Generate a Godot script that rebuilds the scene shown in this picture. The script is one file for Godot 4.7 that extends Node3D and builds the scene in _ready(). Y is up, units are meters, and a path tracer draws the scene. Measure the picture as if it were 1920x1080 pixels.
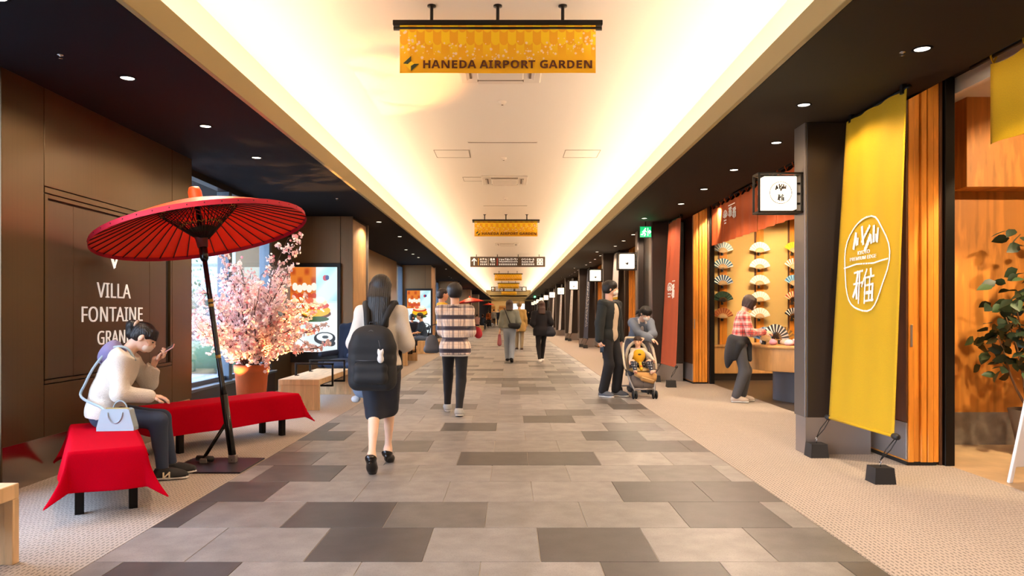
extends Node3D
# A shopping gallery: camera near the middle of the aisle at eye height 1.25 m, looking along -Z.
# X runs to the right, distance from the camera is -Z.

const SOFFIT := 2.95
const CEIL := 4.05
const FASCIA_L := -2.10
const FASCIA_R := 1.82
const END_Z := -88.0
const BACK_Z := 7.0

var rng := RandomNumberGenerator.new()
var mats := {}
var meshes := {}
var warp = null   # when set, pen strokes follow this surface


func _ready() -> void:
	rng.seed = 4711
	# camera ---------------------------------------------------------------
	var cam := Camera3D.new()
	cam.name = "camera"
	cam.position = Vector3(0, 1.25, 0)
	cam.near = 0.05
	cam.far = 400.0
	cam.projection = Camera3D.PROJECTION_FRUSTUM
	cam.size = 0.05 * 1080.0 / 1400.0
	cam.frustum_offset = Vector2(4.0, 48.5) * 0.05 / 1400.0
	add_child(cam)
	cam.current = true
	# sky and exposure -----------------------------------------------------
	var sky_m := ProceduralSkyMaterial.new()
	sky_m.sky_top_color = Color(0.70, 0.80, 0.95)
	sky_m.sky_horizon_color = Color(0.86, 0.92, 0.99)
	sky_m.ground_horizon_color = Color(0.75, 0.77, 0.78)
	sky_m.ground_bottom_color = Color(0.45, 0.45, 0.44)
	sky_m.sky_energy_multiplier = 1.0
	var sky := Sky.new()
	sky.sky_material = sky_m
	var env := Environment.new()
	env.background_mode = Environment.BG_SKY
	env.sky = sky
	env.background_energy_multiplier = 20.0
	env.tonemap_mode = Environment.TONE_MAPPER_LINEAR
	env.tonemap_exposure = 1.0
	env.sdfgi_enabled = true
	env.ssao_enabled = true
	env.ssil_enabled = true
	var we := WorldEnvironment.new()
	we.name = "environment"
	we.environment = env
	add_child(we)
	# large lights: the strips hidden in the two coves beside the raised ceiling
	cove_lights()
	make_materials()
	# the setting ----------------------------------------------------------
	build_floor()
	build_ceiling()
	build_side_walls()
	build_shop_fronts()
	build_outside()
	build_end()
	# things ---------------------------------------------------------------
	hanging_signs()
	downlights()
	ceiling_fittings()
	lanterns()
	street_banners()
	noren_curtains()
	shop_things()
	benches()
	umbrellas()
	cherry_tree()
	screens()
	people_near()
	people_far()


func cove_lights() -> void:
	var z := BACK_Z
	while z > END_Z + 1.0:
		var n := minf(12.0, z - END_Z)
		for side in [-1, 1]:
			var x := -2.42 if side < 0 else 2.10
			var a := AreaLight3D.new()
			a.name = "cove_strip_light"
			a.area_size = Vector2(0.14, n - 0.05)
			a.area_normalize_energy = false
			a.light_color = Color(1.0, 0.875, 0.74)
			a.light_energy = 10.0
			a.shadow_enabled = true
			a.set("area_range", 12.0)
			a.rotation.x = PI / 2
			a.position = Vector3(x, 3.045, z - n / 2)
			add_child(a, true)
		z -= n


# ---------------------------------------------------------------- helpers

func tag(o: Node, label: String, category: String, group := "") -> Node:
	o.set_meta("label", label)
	o.set_meta("category", category)
	if group:
		o.set_meta("group", group)
	return o


func nm(called: String, parent: Node) -> String:
	# chair, chair_001, chair_002 ...
	var key := "n:%d:%s" % [parent.get_instance_id(), called]
	var n: int = meshes.get(key, 0)
	meshes[key] = n + 1
	return called if n == 0 else "%s_%03d" % [called, n]


func thing(called: String, label: String, category: String, at := Vector3.ZERO, yaw := 0.0, group := "") -> Node3D:
	var o := Node3D.new()
	o.name = nm(called, self)
	add_child(o, true)
	o.position = at
	o.rotation.y = yaw
	tag(o, label, category, group)
	return o


func obj(called: String, m: Variant, mat_: Material, parent: Node = self, t := Transform3D()) -> MeshInstance3D:
	var o := MeshInstance3D.new()
	o.name = nm(called, parent)
	if m is SurfaceTool:
		o.mesh = done(m)
	else:
		o.mesh = m
	o.material_override = mat_
	o.transform = t
	parent.add_child(o, true)
	return o


func struct(called: String, m: Variant, mat_: Material, parent: Node = self, t := Transform3D()) -> MeshInstance3D:
	var o := obj(called, m, mat_, parent, t)
	o.set_meta("kind", "structure")
	return o


func struct_root(called: String) -> Node3D:
	var o := Node3D.new()
	o.name = nm(called, self)
	add_child(o, true)
	o.set_meta("kind", "structure")
	return o


func dup(src: Node3D, at: Vector3, yaw: float, label: String, group := "", called := "") -> Node3D:
	var o: Node3D = src.duplicate()
	o.name = nm(called if called else String(src.name).rstrip("0123456789").trim_suffix("_"), self)
	add_child(o, true)
	o.position = at
	o.rotation.y = yaw
	o.set_meta("label", label)
	if group:
		o.set_meta("group", group)
	return o


func st_new(smooth := false) -> SurfaceTool:
	var st := SurfaceTool.new()
	st.begin(Mesh.PRIMITIVE_TRIANGLES)
	st.set_smooth_group(0 if smooth else -1)
	return st


func done(st: SurfaceTool) -> ArrayMesh:
	st.generate_normals()
	return st.commit()


func tri(st: SurfaceTool, a: Vector3, b: Vector3, c: Vector3, out: Vector3) -> void:
	if (a - c).cross(a - b).dot(out) < 0.0:
		st.add_vertex(a); st.add_vertex(c); st.add_vertex(b)
	else:
		st.add_vertex(a); st.add_vertex(b); st.add_vertex(c)


func quad(st: SurfaceTool, a: Vector3, b: Vector3, c: Vector3, d: Vector3, out: Vector3) -> void:
	tri(st, a, b, c, out)
	tri(st, a, c, d, out)


# chamfered box, centre c, size s, chamfer e, turned by b
func box(st: SurfaceTool, c: Vector3, s: Vector3, e := 0.0, b := Basis()) -> void:
	var h := s * 0.5
	if e <= 0.0:
		for ax in 3:
			for sg in [-1.0, 1.0]:
				var n := Vector3.ZERO
				n[ax] = sg
				var u := Vector3.ZERO
				u[(ax + 1) % 3] = h[(ax + 1) % 3]
				var v := Vector3.ZERO
				v[(ax + 2) % 3] = h[(ax + 2) % 3]
				var o := n * h
				quad(st, c + b * (o - u - v), c + b * (o + u - v), c + b * (o + u + v), c + b * (o - u + v), b * n)
		return
	e = minf(e, minf(h.x, minf(h.y, h.z)) * 0.95)
	var pt := func(sx: float, sy: float, sz: float, ax: int) -> Vector3:
		var p := Vector3(sx * (h.x - e), sy * (h.y - e), sz * (h.z - e))
		p[ax] = [sx, sy, sz][ax] * h[ax]
		return c + b * p
	for ax in 3:
		for sg in [-1.0, 1.0]:
			var q := []
			for k in [[-1, -1], [1, -1], [1, 1], [-1, 1]]:
				var w := [0.0, 0.0, 0.0]
				w[ax] = sg
				w[(ax + 1) % 3] = k[0]
				w[(ax + 2) % 3] = k[1]
				q.append(pt.call(w[0], w[1], w[2], ax))
			var n := Vector3.ZERO
			n[ax] = sg
			quad(st, q[0], q[1], q[2], q[3], b * n)
	for ax in 3:
		var i := (ax + 1) % 3
		var j := (ax + 2) % 3
		for si in [-1.0, 1.0]:
			for sj in [-1.0, 1.0]:
				var w1 := [0.0, 0.0, 0.0]
				w1[ax] = -1.0; w1[i] = si; w1[j] = sj
				var w2 := w1.duplicate()
				w2[ax] = 1.0
				var n := Vector3.ZERO
				n[i] = si; n[j] = sj
				quad(st, pt.call(w1[0], w1[1], w1[2], i), pt.call(w2[0], w2[1], w2[2], i), pt.call(w2[0], w2[1], w2[2], j), pt.call(w1[0], w1[1], w1[2], j), b * n)
	for sx in [-1.0, 1.0]:
		for sy in [-1.0, 1.0]:
			for sz in [-1.0, 1.0]:
				tri(st, pt.call(sx, sy, sz, 0), pt.call(sx, sy, sz, 1), pt.call(sx, sy, sz, 2), b * Vector3(sx, sy, sz))


func bx(lo: Vector3, hi: Vector3, e := 0.0) -> SurfaceTool:
	var st := st_new()
	box(st, (lo + hi) * 0.5, (hi - lo).abs(), e)
	return st


# tube through points with radii; closed ends
func tube(st: SurfaceTool, p: Array, r: Variant, sides := 8) -> void:
	var rings := []
	var prev := Vector3.ZERO
	for i in p.size():
		var d: Vector3
		if i == 0:
			d = p[1] - p[0]
		elif i == p.size() - 1:
			d = p[i] - p[i - 1]
		else:
			d = (p[i + 1] - p[i]).normalized() + (p[i] - p[i - 1]).normalized()
		d = d.normalized()
		var u := Vector3.UP.cross(d) if prev == Vector3.ZERO else prev - d * prev.dot(d)
		if u.length() < 0.05:
			u = Vector3.RIGHT.cross(d)
		u = u.normalized()
		prev = u
		var v := d.cross(u)
		var rr: float = r[i] if r is Array else r
		var ring := []
		for k in sides:
			var a := TAU * k / sides
			ring.append(p[i] + (u * cos(a) + v * sin(a)) * rr)
		rings.append(ring)
	for i in p.size() - 1:
		for k in sides:
			var k2 := (k + 1) % sides
			var mid: Vector3 = (rings[i][k] + rings[i][k2]) * 0.5 - p[i]
			quad(st, rings[i][k], rings[i][k2], rings[i + 1][k2], rings[i + 1][k], mid)
	for e in [0, p.size() - 1]:
		var out: Vector3 = p[0] - p[1] if e == 0 else p[e] - p[e - 1]
		for k in range(1, sides - 1):
			tri(st, rings[e][0], rings[e][k], rings[e][k + 1], out)


# profile of Vector2(radius, height) turned round y
func lathe(st: SurfaceTool, prof: Array, sides := 24, t := Transform3D()) -> void:
	for i in prof.size() - 1:
		var p: Vector2 = prof[i]
		var q: Vector2 = prof[i + 1]
		var n := Vector2(q.y - p.y, p.x - q.x)
		for k in sides:
			var a := TAU * k / sides
			var b := TAU * (k + 1) / sides
			var ca := Vector3(cos(a), 0, sin(a))
			var cb := Vector3(cos(b), 0, sin(b))
			var up := Vector3.UP
			var out := t.basis * ((ca + cb) * 0.5 * n.x + up * n.y)
			var A := t * (ca * p.x + up * p.y)
			var B := t * (cb * p.x + up * p.y)
			var C := t * (cb * q.x + up * q.y)
			var D := t * (ca * q.x + up * q.y)
			if p.x > 1e-5:
				tri(st, A, B, C, out)
			if q.x > 1e-5:
				tri(st, A, C, D, out)


# Catmull-Rom subdivision of a list of points
func smooth(p: Array, n := 4) -> Array:
	var r := []
	for i in p.size() - 1:
		var a: Vector3 = p[maxi(i - 1, 0)]
		var d: Vector3 = p[mini(i + 2, p.size() - 1)]
		for j in n:
			r.append((p[i] as Vector3).cubic_interpolate(p[i + 1], a, d, float(j) / n))
	r.append(p[-1])
	return r


func ordinal(n: int) -> String:
	var low := ["nearest", "second", "third", "fourth", "fifth", "sixth", "seventh", "eighth", "ninth", "tenth", "eleventh", "twelfth", "thirteenth", "fourteenth", "fifteenth", "sixteenth", "seventeenth", "eighteenth", "nineteenth"]
	if n < 19:
		return low[n]
	var tens: String = ["twentieth", "thirtieth", "fortieth"][(n + 1) / 10 - 2]
	if (n + 1) % 10 == 0:
		return tens
	return tens.replace("ieth", "y") + "-" + (low[(n + 1) % 10 - 1] if (n + 1) % 10 > 1 else "first")


# flat polygon in the plane of t (local x, y), extruded by depth along local z
func prism(st: SurfaceTool, poly: PackedVector2Array, depth: float, t := Transform3D()) -> void:
	var idx := Geometry2D.triangulate_polygon(poly)
	var cen := Vector2.ZERO
	for p in poly:
		cen += p / poly.size()
	var nz := t.basis.z
	for i in range(0, idx.size(), 3):
		var a := poly[idx[i]]
		var b := poly[idx[i + 1]]
		var c := poly[idx[i + 2]]
		tri(st, t * Vector3(a.x, a.y, depth), t * Vector3(b.x, b.y, depth), t * Vector3(c.x, c.y, depth), nz)
		tri(st, t * Vector3(a.x, a.y, 0), t * Vector3(b.x, b.y, 0), t * Vector3(c.x, c.y, 0), -nz)
	var ccw := not Geometry2D.is_polygon_clockwise(poly)
	for i in poly.size():
		var a := poly[i]
		var b := poly[(i + 1) % poly.size()]
		var n := Vector2(b.y - a.y, a.x - b.x) * (1.0 if ccw else -1.0)
		quad(st, t * Vector3(a.x, a.y, 0), t * Vector3(b.x, b.y, 0), t * Vector3(b.x, b.y, depth), t * Vector3(a.x, a.y, depth), t.basis * Vector3(n.x, n.y, 0))


# a pen stroke of some width through 2D points, as thin solid ribbons in the plane of t
func stroke(st: SurfaceTool, pts: Array, w: float, t := Transform3D(), depth := 0.003, closed := false) -> void:
	var n := pts.size() if closed else pts.size() - 1
	for i in n:
		var a: Vector2 = pts[i]
		var b: Vector2 = pts[(i + 1) % pts.size()]
		if a.distance_to(b) < 1e-6:
			continue
		var d := (b - a).normalized()
		var s := Vector2(-d.y, d.x) * w * 0.5
		a -= d * w * 0.3
		b += d * w * 0.3
		if warp != null:
			# follow a rippled cloth in short steps
			var m := maxi(1, int(ceil(a.distance_to(b) / 0.03)))
			for j in m:
				var p := a.lerp(b, float(j) / m)
				var q := a.lerp(b, float(j + 1) / m)
				var zz: float = maxf(warp.call(p), warp.call(q))
				prism(st, PackedVector2Array([p - s, q - s, q + s, p + s]), depth, t * Transform3D(Basis(), Vector3(0, 0, zz)))
			continue
		prism(st, PackedVector2Array([a - s, b - s, b + s, a + s]), depth, t)


func text_mesh(s: String, height: float, bold := false, depth := 0.006) -> TextMesh:
	var f := SystemFont.new()
	f.font_names = PackedStringArray(["Droid Sans"])
	f.font_weight = 700 if bold else 400
	var m := TextMesh.new()
	m.text = s
	m.font = f
	m.font_size = 64
	m.pixel_size = height / 64.0
	m.depth = depth
	m.curve_step = 1.0
	return m


# lettering of a wanted cap height and width, centred on t
func lettering(called: String, s: String, cap: float, width: float, mat_: Material, parent: Node, t: Transform3D, bold := false, depth := 0.006) -> MeshInstance3D:
	var m := text_mesh(s, cap / 0.72, bold, depth)
	var a := m.get_aabb()
	var o := obj(called, m, mat_, parent)
	var k := Vector3(width / maxf(a.size.x, 0.001), cap / maxf(a.size.y, 0.001), 1.0)
	o.transform = t * Transform3D(Basis.from_scale(k), -(a.position + a.size * 0.5) * k)
	return o


# ---------------------------------------------------------------- materials

func mat(key: String, c: Variant = null, rough := 0.6, metal := 0.0) -> StandardMaterial3D:
	if mats.has(key):
		return mats[key]
	var m := StandardMaterial3D.new()
	m.resource_name = key
	m.albedo_color = Color(c) if c is String else c
	m.roughness = rough
	m.metallic = metal
	mats[key] = m
	return m


func tex_mat(key: String, c: Variant, rough: float, tex: Texture2D, scale: Variant, metal := 0.0, world := true) -> StandardMaterial3D:
	var m := mat(key, c, rough, metal)
	m.albedo_texture = tex
	m.uv1_triplanar = true
	m.uv1_world_triplanar = world
	m.uv1_scale = scale if scale is Vector3 else Vector3.ONE * scale
	return m


func glow(key: String, c: Variant, energy: float, base := Color(0.9, 0.9, 0.9)) -> StandardMaterial3D:
	if mats.has(key):
		return mats[key]
	var m := mat(key, base, 0.6)
	m.emission_enabled = true
	m.emission = Color(c) if c is String else c
	m.emission_energy_multiplier = energy
	return m


func noise(seed_: int, freq: float, oct := 3) -> FastNoiseLite:
	var n := FastNoiseLite.new()
	n.seed = seed_
	n.noise_type = FastNoiseLite.TYPE_SIMPLEX_SMOOTH
	n.frequency = freq
	n.fractal_octaves = oct
	return n


func noise_tex(seed_: int, freq: float, lo: float, hi: float, size := 256, normal := false, strength := 4.0) -> NoiseTexture2D:
	var t := NoiseTexture2D.new()
	t.width = size
	t.height = size
	t.seamless = true
	t.noise = noise(seed_, freq, 4)
	if normal:
		t.as_normal_map = true
		t.bump_strength = strength
	else:
		var g := Gradient.new()
		g.set_color(0, Color(lo, lo, lo))
		g.set_color(1, Color(hi, hi, hi))
		t.color_ramp = g
	return t


func image_tex(w: int, h: int, f: Callable) -> ImageTexture:
	var im := Image.create(w, h, false, Image.FORMAT_RGB8)
	for y in h:
		for x in w:
			im.set_pixel(x, y, f.call(x, y))
	return ImageTexture.create_from_image(im)


func wood_tex(seed_: int, dark: float) -> ImageTexture:
	var n := noise(seed_, 0.02, 4)
	var w := 192
	return image_tex(w, 384, func(x: int, y: int) -> Color:
		# wraps in both directions by blending two shifted reads
		var bl := absf(x - w / 2.0) / (w / 2.0)
		var yy := sin(y / 384.0 * TAU) * 26.0
		var v1 := n.get_noise_2d(x * 5.0, yy)
		var v2 := n.get_noise_2d((x + 97) % w * 5.0 + 4000.0, yy)
		var v := lerpf(v1, v2, bl * bl)
		var ring := sin((v * 9.0 + x * 0.12) * 1.0) * 0.25
		var g := 1.0 - dark * clampf(0.5 + v * 0.9 + ring * 0.5, 0.0, 1.0)
		return Color(g, g * (0.985 - 0.03 * dark), g * (0.96 - 0.12 * dark)))


func make_materials() -> void:
	var fine := noise_tex(3, 0.12, 0.80, 1.0)
	var blotch := noise_tex(5, 0.015, 0.82, 1.0)
	var speck := image_tex(256, 256, func(x: int, y: int) -> Color:
		var r := rng.randf()
		var g := 0.92 + 0.08 * rng.randf() - (0.16 if r < 0.03 else 0.0) + (0.10 if r > 0.988 else 0.0)
		return Color(g, g, g))
	# floor tiles: honed stone, three light tones and two dark ones
	var tones := {"tile_light": "8f8a85", "tile_pale": "98928c", "tile_grey": "86817c", "tile_dark": "4c4947", "tile_mid": "66625e"}
	for k in tones:
		var m := tex_mat(k, tones[k], 0.42, speck, 1.1)
		m.detail_enabled = true
		m.detail_albedo = blotch
		m.detail_blend_mode = BaseMaterial3D.BLEND_MODE_MUL
		m.uv2_triplanar = true
		m.uv2_scale = Vector3.ONE * 0.9
	mat("grout", "a89e92", 0.8)
	# loop-pile carpet with rows of short dark dashes
	var cw := 256
	var dash := image_tex(cw, cw, func(x: int, y: int) -> Color:
		var g := 0.86 + 0.14 * rng.randf()
		var row := x / 8
		var ph := (row * 37) % 17
		if x % 8 < 2 and ((y + ph * 5) / 5) % 3 != 0 and rng.randf() < 0.80:
			g *= 0.50
		if (y + row * 3) % 6 == 0 and rng.randf() < 0.6:
			g *= 0.90
		return Color(g, g, g))
	var carpet := tex_mat("carpet", "b2a496", 0.95, dash, 1.25)
	carpet.heightmap_enabled = true
	carpet.heightmap_texture = dash
	carpet.heightmap_scale = 0.4
	carpet.rim_enabled = true
	carpet.rim = 0.2
	var w1 := wood_tex(11, 0.16)
	var w2 := wood_tex(23, 0.22)
	tex_mat("wood_orange", "e8962f", 0.5, w1, 0.9)
	tex_mat("wood_wall", "d08a3a", 0.5, w2, 0.55)
	tex_mat("wood_bench", "dfbd92", 0.45, w1, 0.9)
	tex_mat("wood_counter", "cf9c60", 0.45, w1, 0.7)
	tex_mat("wood_pier", "c39a68", 0.5, w1, 0.6)
	tex_mat("wood_brown", "6b4326", 0.5, w2, 0.8)
	tex_mat("shop_floor", "c9ab84", 0.4, blotch, 0.6)
	tex_mat("shop_floor_dark", "4b4037", 0.45, speck, 0.8)
	# bronze-brown metal panels with faint vertical brushing
	var brush := image_tex(256, 64, func(x: int, y: int) -> Color:
		var g := 0.93 + 0.07 * rng.randf() if y == 0 else 0.0
		if y > 0:
			g = 0.95 + 0.05 * fmod(absf(sin(x * 12.9898) * 43758.5453), 1.0)
		return Color(g, g, g))
	tex_mat("bronze_panel", "57472f", 0.36, brush, 1.0, 0.55)
	tex_mat("bronze_door", "524436", 0.34, brush, 1.3, 0.55)
	tex_mat("bronze_pier", "8b7150", 0.45, brush, 1.0, 0.3)  # bronze copy for underlit walls, missing light put into a lighter colour
	mat("groove", "120d0a", 0.7)
	mat("steel", "b9aea4", 0.22, 1.0)
	mat("steel_grey", "a39c98", 0.42, 0.85)
	mat("soffit", "17181d", 0.8).metallic_specular = 0.2
	mat("soffit_right", "1f1814", 0.75).metallic_specular = 0.3
	mat("fascia", "a08f60", 0.6)
	mat("white_ceiling", "eee6da", 0.85)
	mat("ceiling_part", "e6ddd0", 0.7)
	mat("column", "2b211b", 0.42, 0.2)
	mat("column_grey", "77706c", 0.35, 0.6)
	mat("black_metal", "17130f", 0.4, 0.6)
	mat("black_plastic", "141414", 0.5)
	mat("frame_blue", "4b5a68", 0.4, 0.4)
	var glass := mat("glass", Color(0.9, 0.95, 0.98, 0.06), 0.02)
	glass.transparency = BaseMaterial3D.TRANSPARENCY_ALPHA
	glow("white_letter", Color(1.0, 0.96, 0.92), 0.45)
	mat("gilt", "c09a4a", 0.35, 0.7)
	mat("soil", "3a2a20", 0.95)
	mat("white_print", "f4efe4", 0.8)
	tex_mat("red_cloth", "c0001c", 0.95, fine, 6.0).metallic_specular = 0.15
	tex_mat("yellow_cloth", "dcae00", 0.85, fine, 5.0).backlight_enabled = true
	mats["yellow_cloth"].backlight = Color(0.35, 0.35, 0.35)
	tex_mat("orange_cloth", "d4633a", 0.85, fine, 5.0).backlight_enabled = true
	mats["orange_cloth"].backlight = Color(0.5, 0.5, 0.5)
	tex_mat("noren_orange", "dc6c32", 0.85, fine, 5.0).backlight_enabled = true
	mats["noren_orange"].backlight = Color(0.9, 0.9, 0.9)
	tex_mat("navy_cloth", "4a5064", 0.85, fine, 5.0)
	tex_mat("white_cloth", "e3dcd6", 0.85, fine, 5.0)
	tex_mat("terracotta", "c9612a", 0.7, fine, 4.0)
	tex_mat("concrete", "8c8071", 0.7, blotch, 1.5)
	tex_mat("fan_wall", "dcb870", 0.8, fine, 3.0)
	mats["fine"] = null
	meshes["fine_tex"] = fine
	meshes["blotch_tex"] = blotch
	meshes["fleece_n"] = noise_tex(8, 0.06, 0, 1, 256, true, 6.0)
	var strands := Image.create(128, 128, false, Image.FORMAT_RGB8)
	for x in 128:
		var hgt := 0.5 + 0.5 * sin(x * 0.49) * sin(x * 1.13 + 2.0) + 0.25 * (rng.randf() - 0.5)
		for y in 128:
			strands.set_pixel(x, y, Color(hgt, hgt, hgt))
	strands.bump_map_to_normal_map(3.0)
	meshes["hair_n"] = ImageTexture.create_from_image(strands)
	meshes["hair_tex"] = image_tex(128, 32, func(x: int, y: int) -> Color:
		var g := 0.55 + 0.45 * fmod(absf(sin(x * 78.233) * 43758.5453), 1.0)
		return Color(g, g, g))


# cloth / skin / hair for figures: object-space texture so that it moves with its figure
func cloth(key: String, c: Variant, rough := 0.85, tex: Texture2D = null, scale := 6.0) -> StandardMaterial3D:
	if mats.has(key):
		return mats[key]
	var m := tex_mat(key, c, rough, tex if tex else meshes["fine_tex"], scale, 0.0, false)
	m.rim_enabled = true
	m.rim = 0.25
	return m


func hair_mat(key: String, c: Variant) -> StandardMaterial3D:
	if mats.has(key):
		return mats[key]
	var m := tex_mat(key, c, 0.45, meshes["hair_tex"], 5.0, 0.0, false)
	m.normal_enabled = true
	m.normal_texture = meshes["hair_n"]
	m.normal_scale = 0.7
	return m


func skin(key: String, c: Variant) -> StandardMaterial3D:
	if mats.has(key):
		return mats[key]
	var m := mat(key, c, 0.55)
	m.subsurf_scatter_enabled = true
	m.subsurf_scatter_strength = 0.08
	return m


# ---------------------------------------------------------------- the setting

func build_floor() -> void:
	var fl := struct_root("floor")
	obj("subfloor", bx(Vector3(-4.6, -0.30, END_Z - 14.0), Vector3(7.2, -0.03, BACK_Z)), mat("grout"), fl)
	obj("carpet", bx(Vector3(-4.4, -0.03, END_Z), Vector3(FASCIA_L - 0.002, 0.0, BACK_Z)), mat("carpet"), fl)
	obj("carpet", bx(Vector3(FASCIA_R + 0.002, -0.03, END_Z), Vector3(3.62, 0.0, BACK_Z)), mat("carpet"), fl)
	obj("grout_bed", bx(Vector3(FASCIA_L, -0.03, END_Z - 14.0), Vector3(FASCIA_R, -0.004, BACK_Z)), mat("grout"), fl)
	obj("shop_paving", bx(Vector3(3.62, -0.03, -7.2), Vector3(7.0, 0.0, BACK_Z)), mat("shop_floor"), fl)
	obj("shop_paving", bx(Vector3(3.62, -0.03, -14.4), Vector3(7.0, 0.0, -7.2)), mat("shop_floor_dark"), fl)
	# tiles 0.6 x 0.6 in courses; even courses have a joint at -0.146, odd ones at 0.157
	var dark := {0: [1, 5, 7], 1: [2, 4], 2: [0, 2, 6], 3: [0, 5, 6], 4: [1], 5: [3, 4], 6: [6, 7], 7: [0, 5], 8: [0, 3], 9: [4]}
	var mid := {2: [3], 4: [6], 5: [0], 6: [2], 1: [6], 8: [6]}
	var shapes := {}
	var far := {"tile_light": st_new(), "tile_pale": st_new(), "tile_grey": st_new(), "tile_dark": st_new(), "tile_mid": st_new()}
	var count := 0
	var d := 3.166 - 0.6 * 16
	var k := -16
	while d < 88.0:
		var xs := [FASCIA_L]
		var x := -2.243 if posmod(k, 2) == 1 else -1.946
		while x < FASCIA_R:
			if x > FASCIA_L:
				xs.append(x)
			x += 0.6
		xs.append(FASCIA_R)
		for i in xs.size() - 1:
			var w: float = xs[i + 1] - xs[i] - 0.004
			var r := rng.randf()
			var m := "tile_light" if r < 0.45 else "tile_pale" if r < 0.72 else "tile_grey"
			if dark.has(k) or k >= 0 and k < 10:
				if dark.get(k, []).has(i):
					m = "tile_dark"
				elif mid.get(k, []).has(i):
					m = "tile_mid"
			elif rng.randf() < 0.25:
				m = "tile_dark" if rng.randf() < 0.6 else "tile_mid"
			var c := Vector3((xs[i] + xs[i + 1]) * 0.5, -0.0125, -(d + 0.3))
			if k >= -1 and count < 298:
				var key := "%.3f" % w
				if not shapes.has(key):
					var st := st_new()
					box(st, Vector3.ZERO, Vector3(w, 0.025, 0.596), 0.0015)
					shapes[key] = done(st)
				obj("tile", shapes[key], mat(m), fl, Transform3D(Basis(), c))
				count += 1
			else:
				box(far[m], c, Vector3(w, 0.025, 0.596))
		d += 0.6
		k += 1
	for m in far:
		obj("far_tiles", far[m], mat(m), fl).set_meta("kind", "stuff")


func build_ceiling() -> void:
	var ce := struct_root("ceiling")
	var z0 := END_Z - 0.5
	var z1 := BACK_Z
	obj("upper_ceiling", bx(Vector3(-3.0, CEIL, z0), Vector3(2.7, CEIL + 0.15, z1)), mat("white_ceiling"), ce)
	obj("cove_wall", bx(Vector3(-3.0, 3.0, z0), Vector3(-2.80, CEIL, z1)), mat("white_ceiling"), ce)
	obj("cove_wall", bx(Vector3(2.48, 3.0, z0), Vector3(2.7, CEIL, z1)), mat("white_ceiling"), ce)
	obj("soffit", bx(Vector3(-4.6, SOFFIT, z0), Vector3(FASCIA_L - 0.04, SOFFIT + 0.05, z1)), mat("soffit"), ce)
	obj("soffit", bx(Vector3(FASCIA_R + 0.04, SOFFIT, z0), Vector3(3.16, SOFFIT + 0.05, z1)), mat("soffit_right"), ce)
	obj("fascia", bx(Vector3(FASCIA_L - 0.04, SOFFIT, z0), Vector3(FASCIA_L, 3.14, z1), 0.004), mat("fascia"), ce)
	obj("fascia", bx(Vector3(FASCIA_R, SOFFIT, z0), Vector3(FASCIA_R + 0.04, 3.13, z1), 0.004), mat("fascia"), ce)
	obj("door_head_soffit", bx(Vector3(3.12, SOFFIT, z0), Vector3(3.16, 3.25, z1)), mat("soffit_right"), ce)
	obj("door_head_soffit", bx(Vector3(3.12, 3.20, z0), Vector3(3.72, 3.25, z1)), mat("soffit_right"), ce)
	obj("shop_ceiling", bx(Vector3(3.72, 3.25, -14.5), Vector3(7.2, 3.32, z1)), mat("white_ceiling"), ce)
	# hidden light strips lying in the coves
	for side in 2:
		var x := -2.42 if side == 0 else 2.10
		var st := bx(Vector3(x - 0.05, 3.005, z0 + 0.5), Vector3(x + 0.05, 3.03, z1 - 0.1))
		var o := obj("cove_light_strip", st, glow("strip_glow", Color(1.0, 0.84, 0.64), 2.0))
		tag(o, ["warm light strip lying in the cove above the window side", "warm light strip lying in the cove above the shop side"][side], "light strip")


func panel(parent: Node, called: String, x: float, d0: float, d1: float, y0: float, y1: float, m: String, t := 0.014) -> void:
	obj(called, bx(Vector3(x - 0.02, y0, -d1), Vector3(x + t, y1, -d0), 0.002), mat(m), parent)


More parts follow.
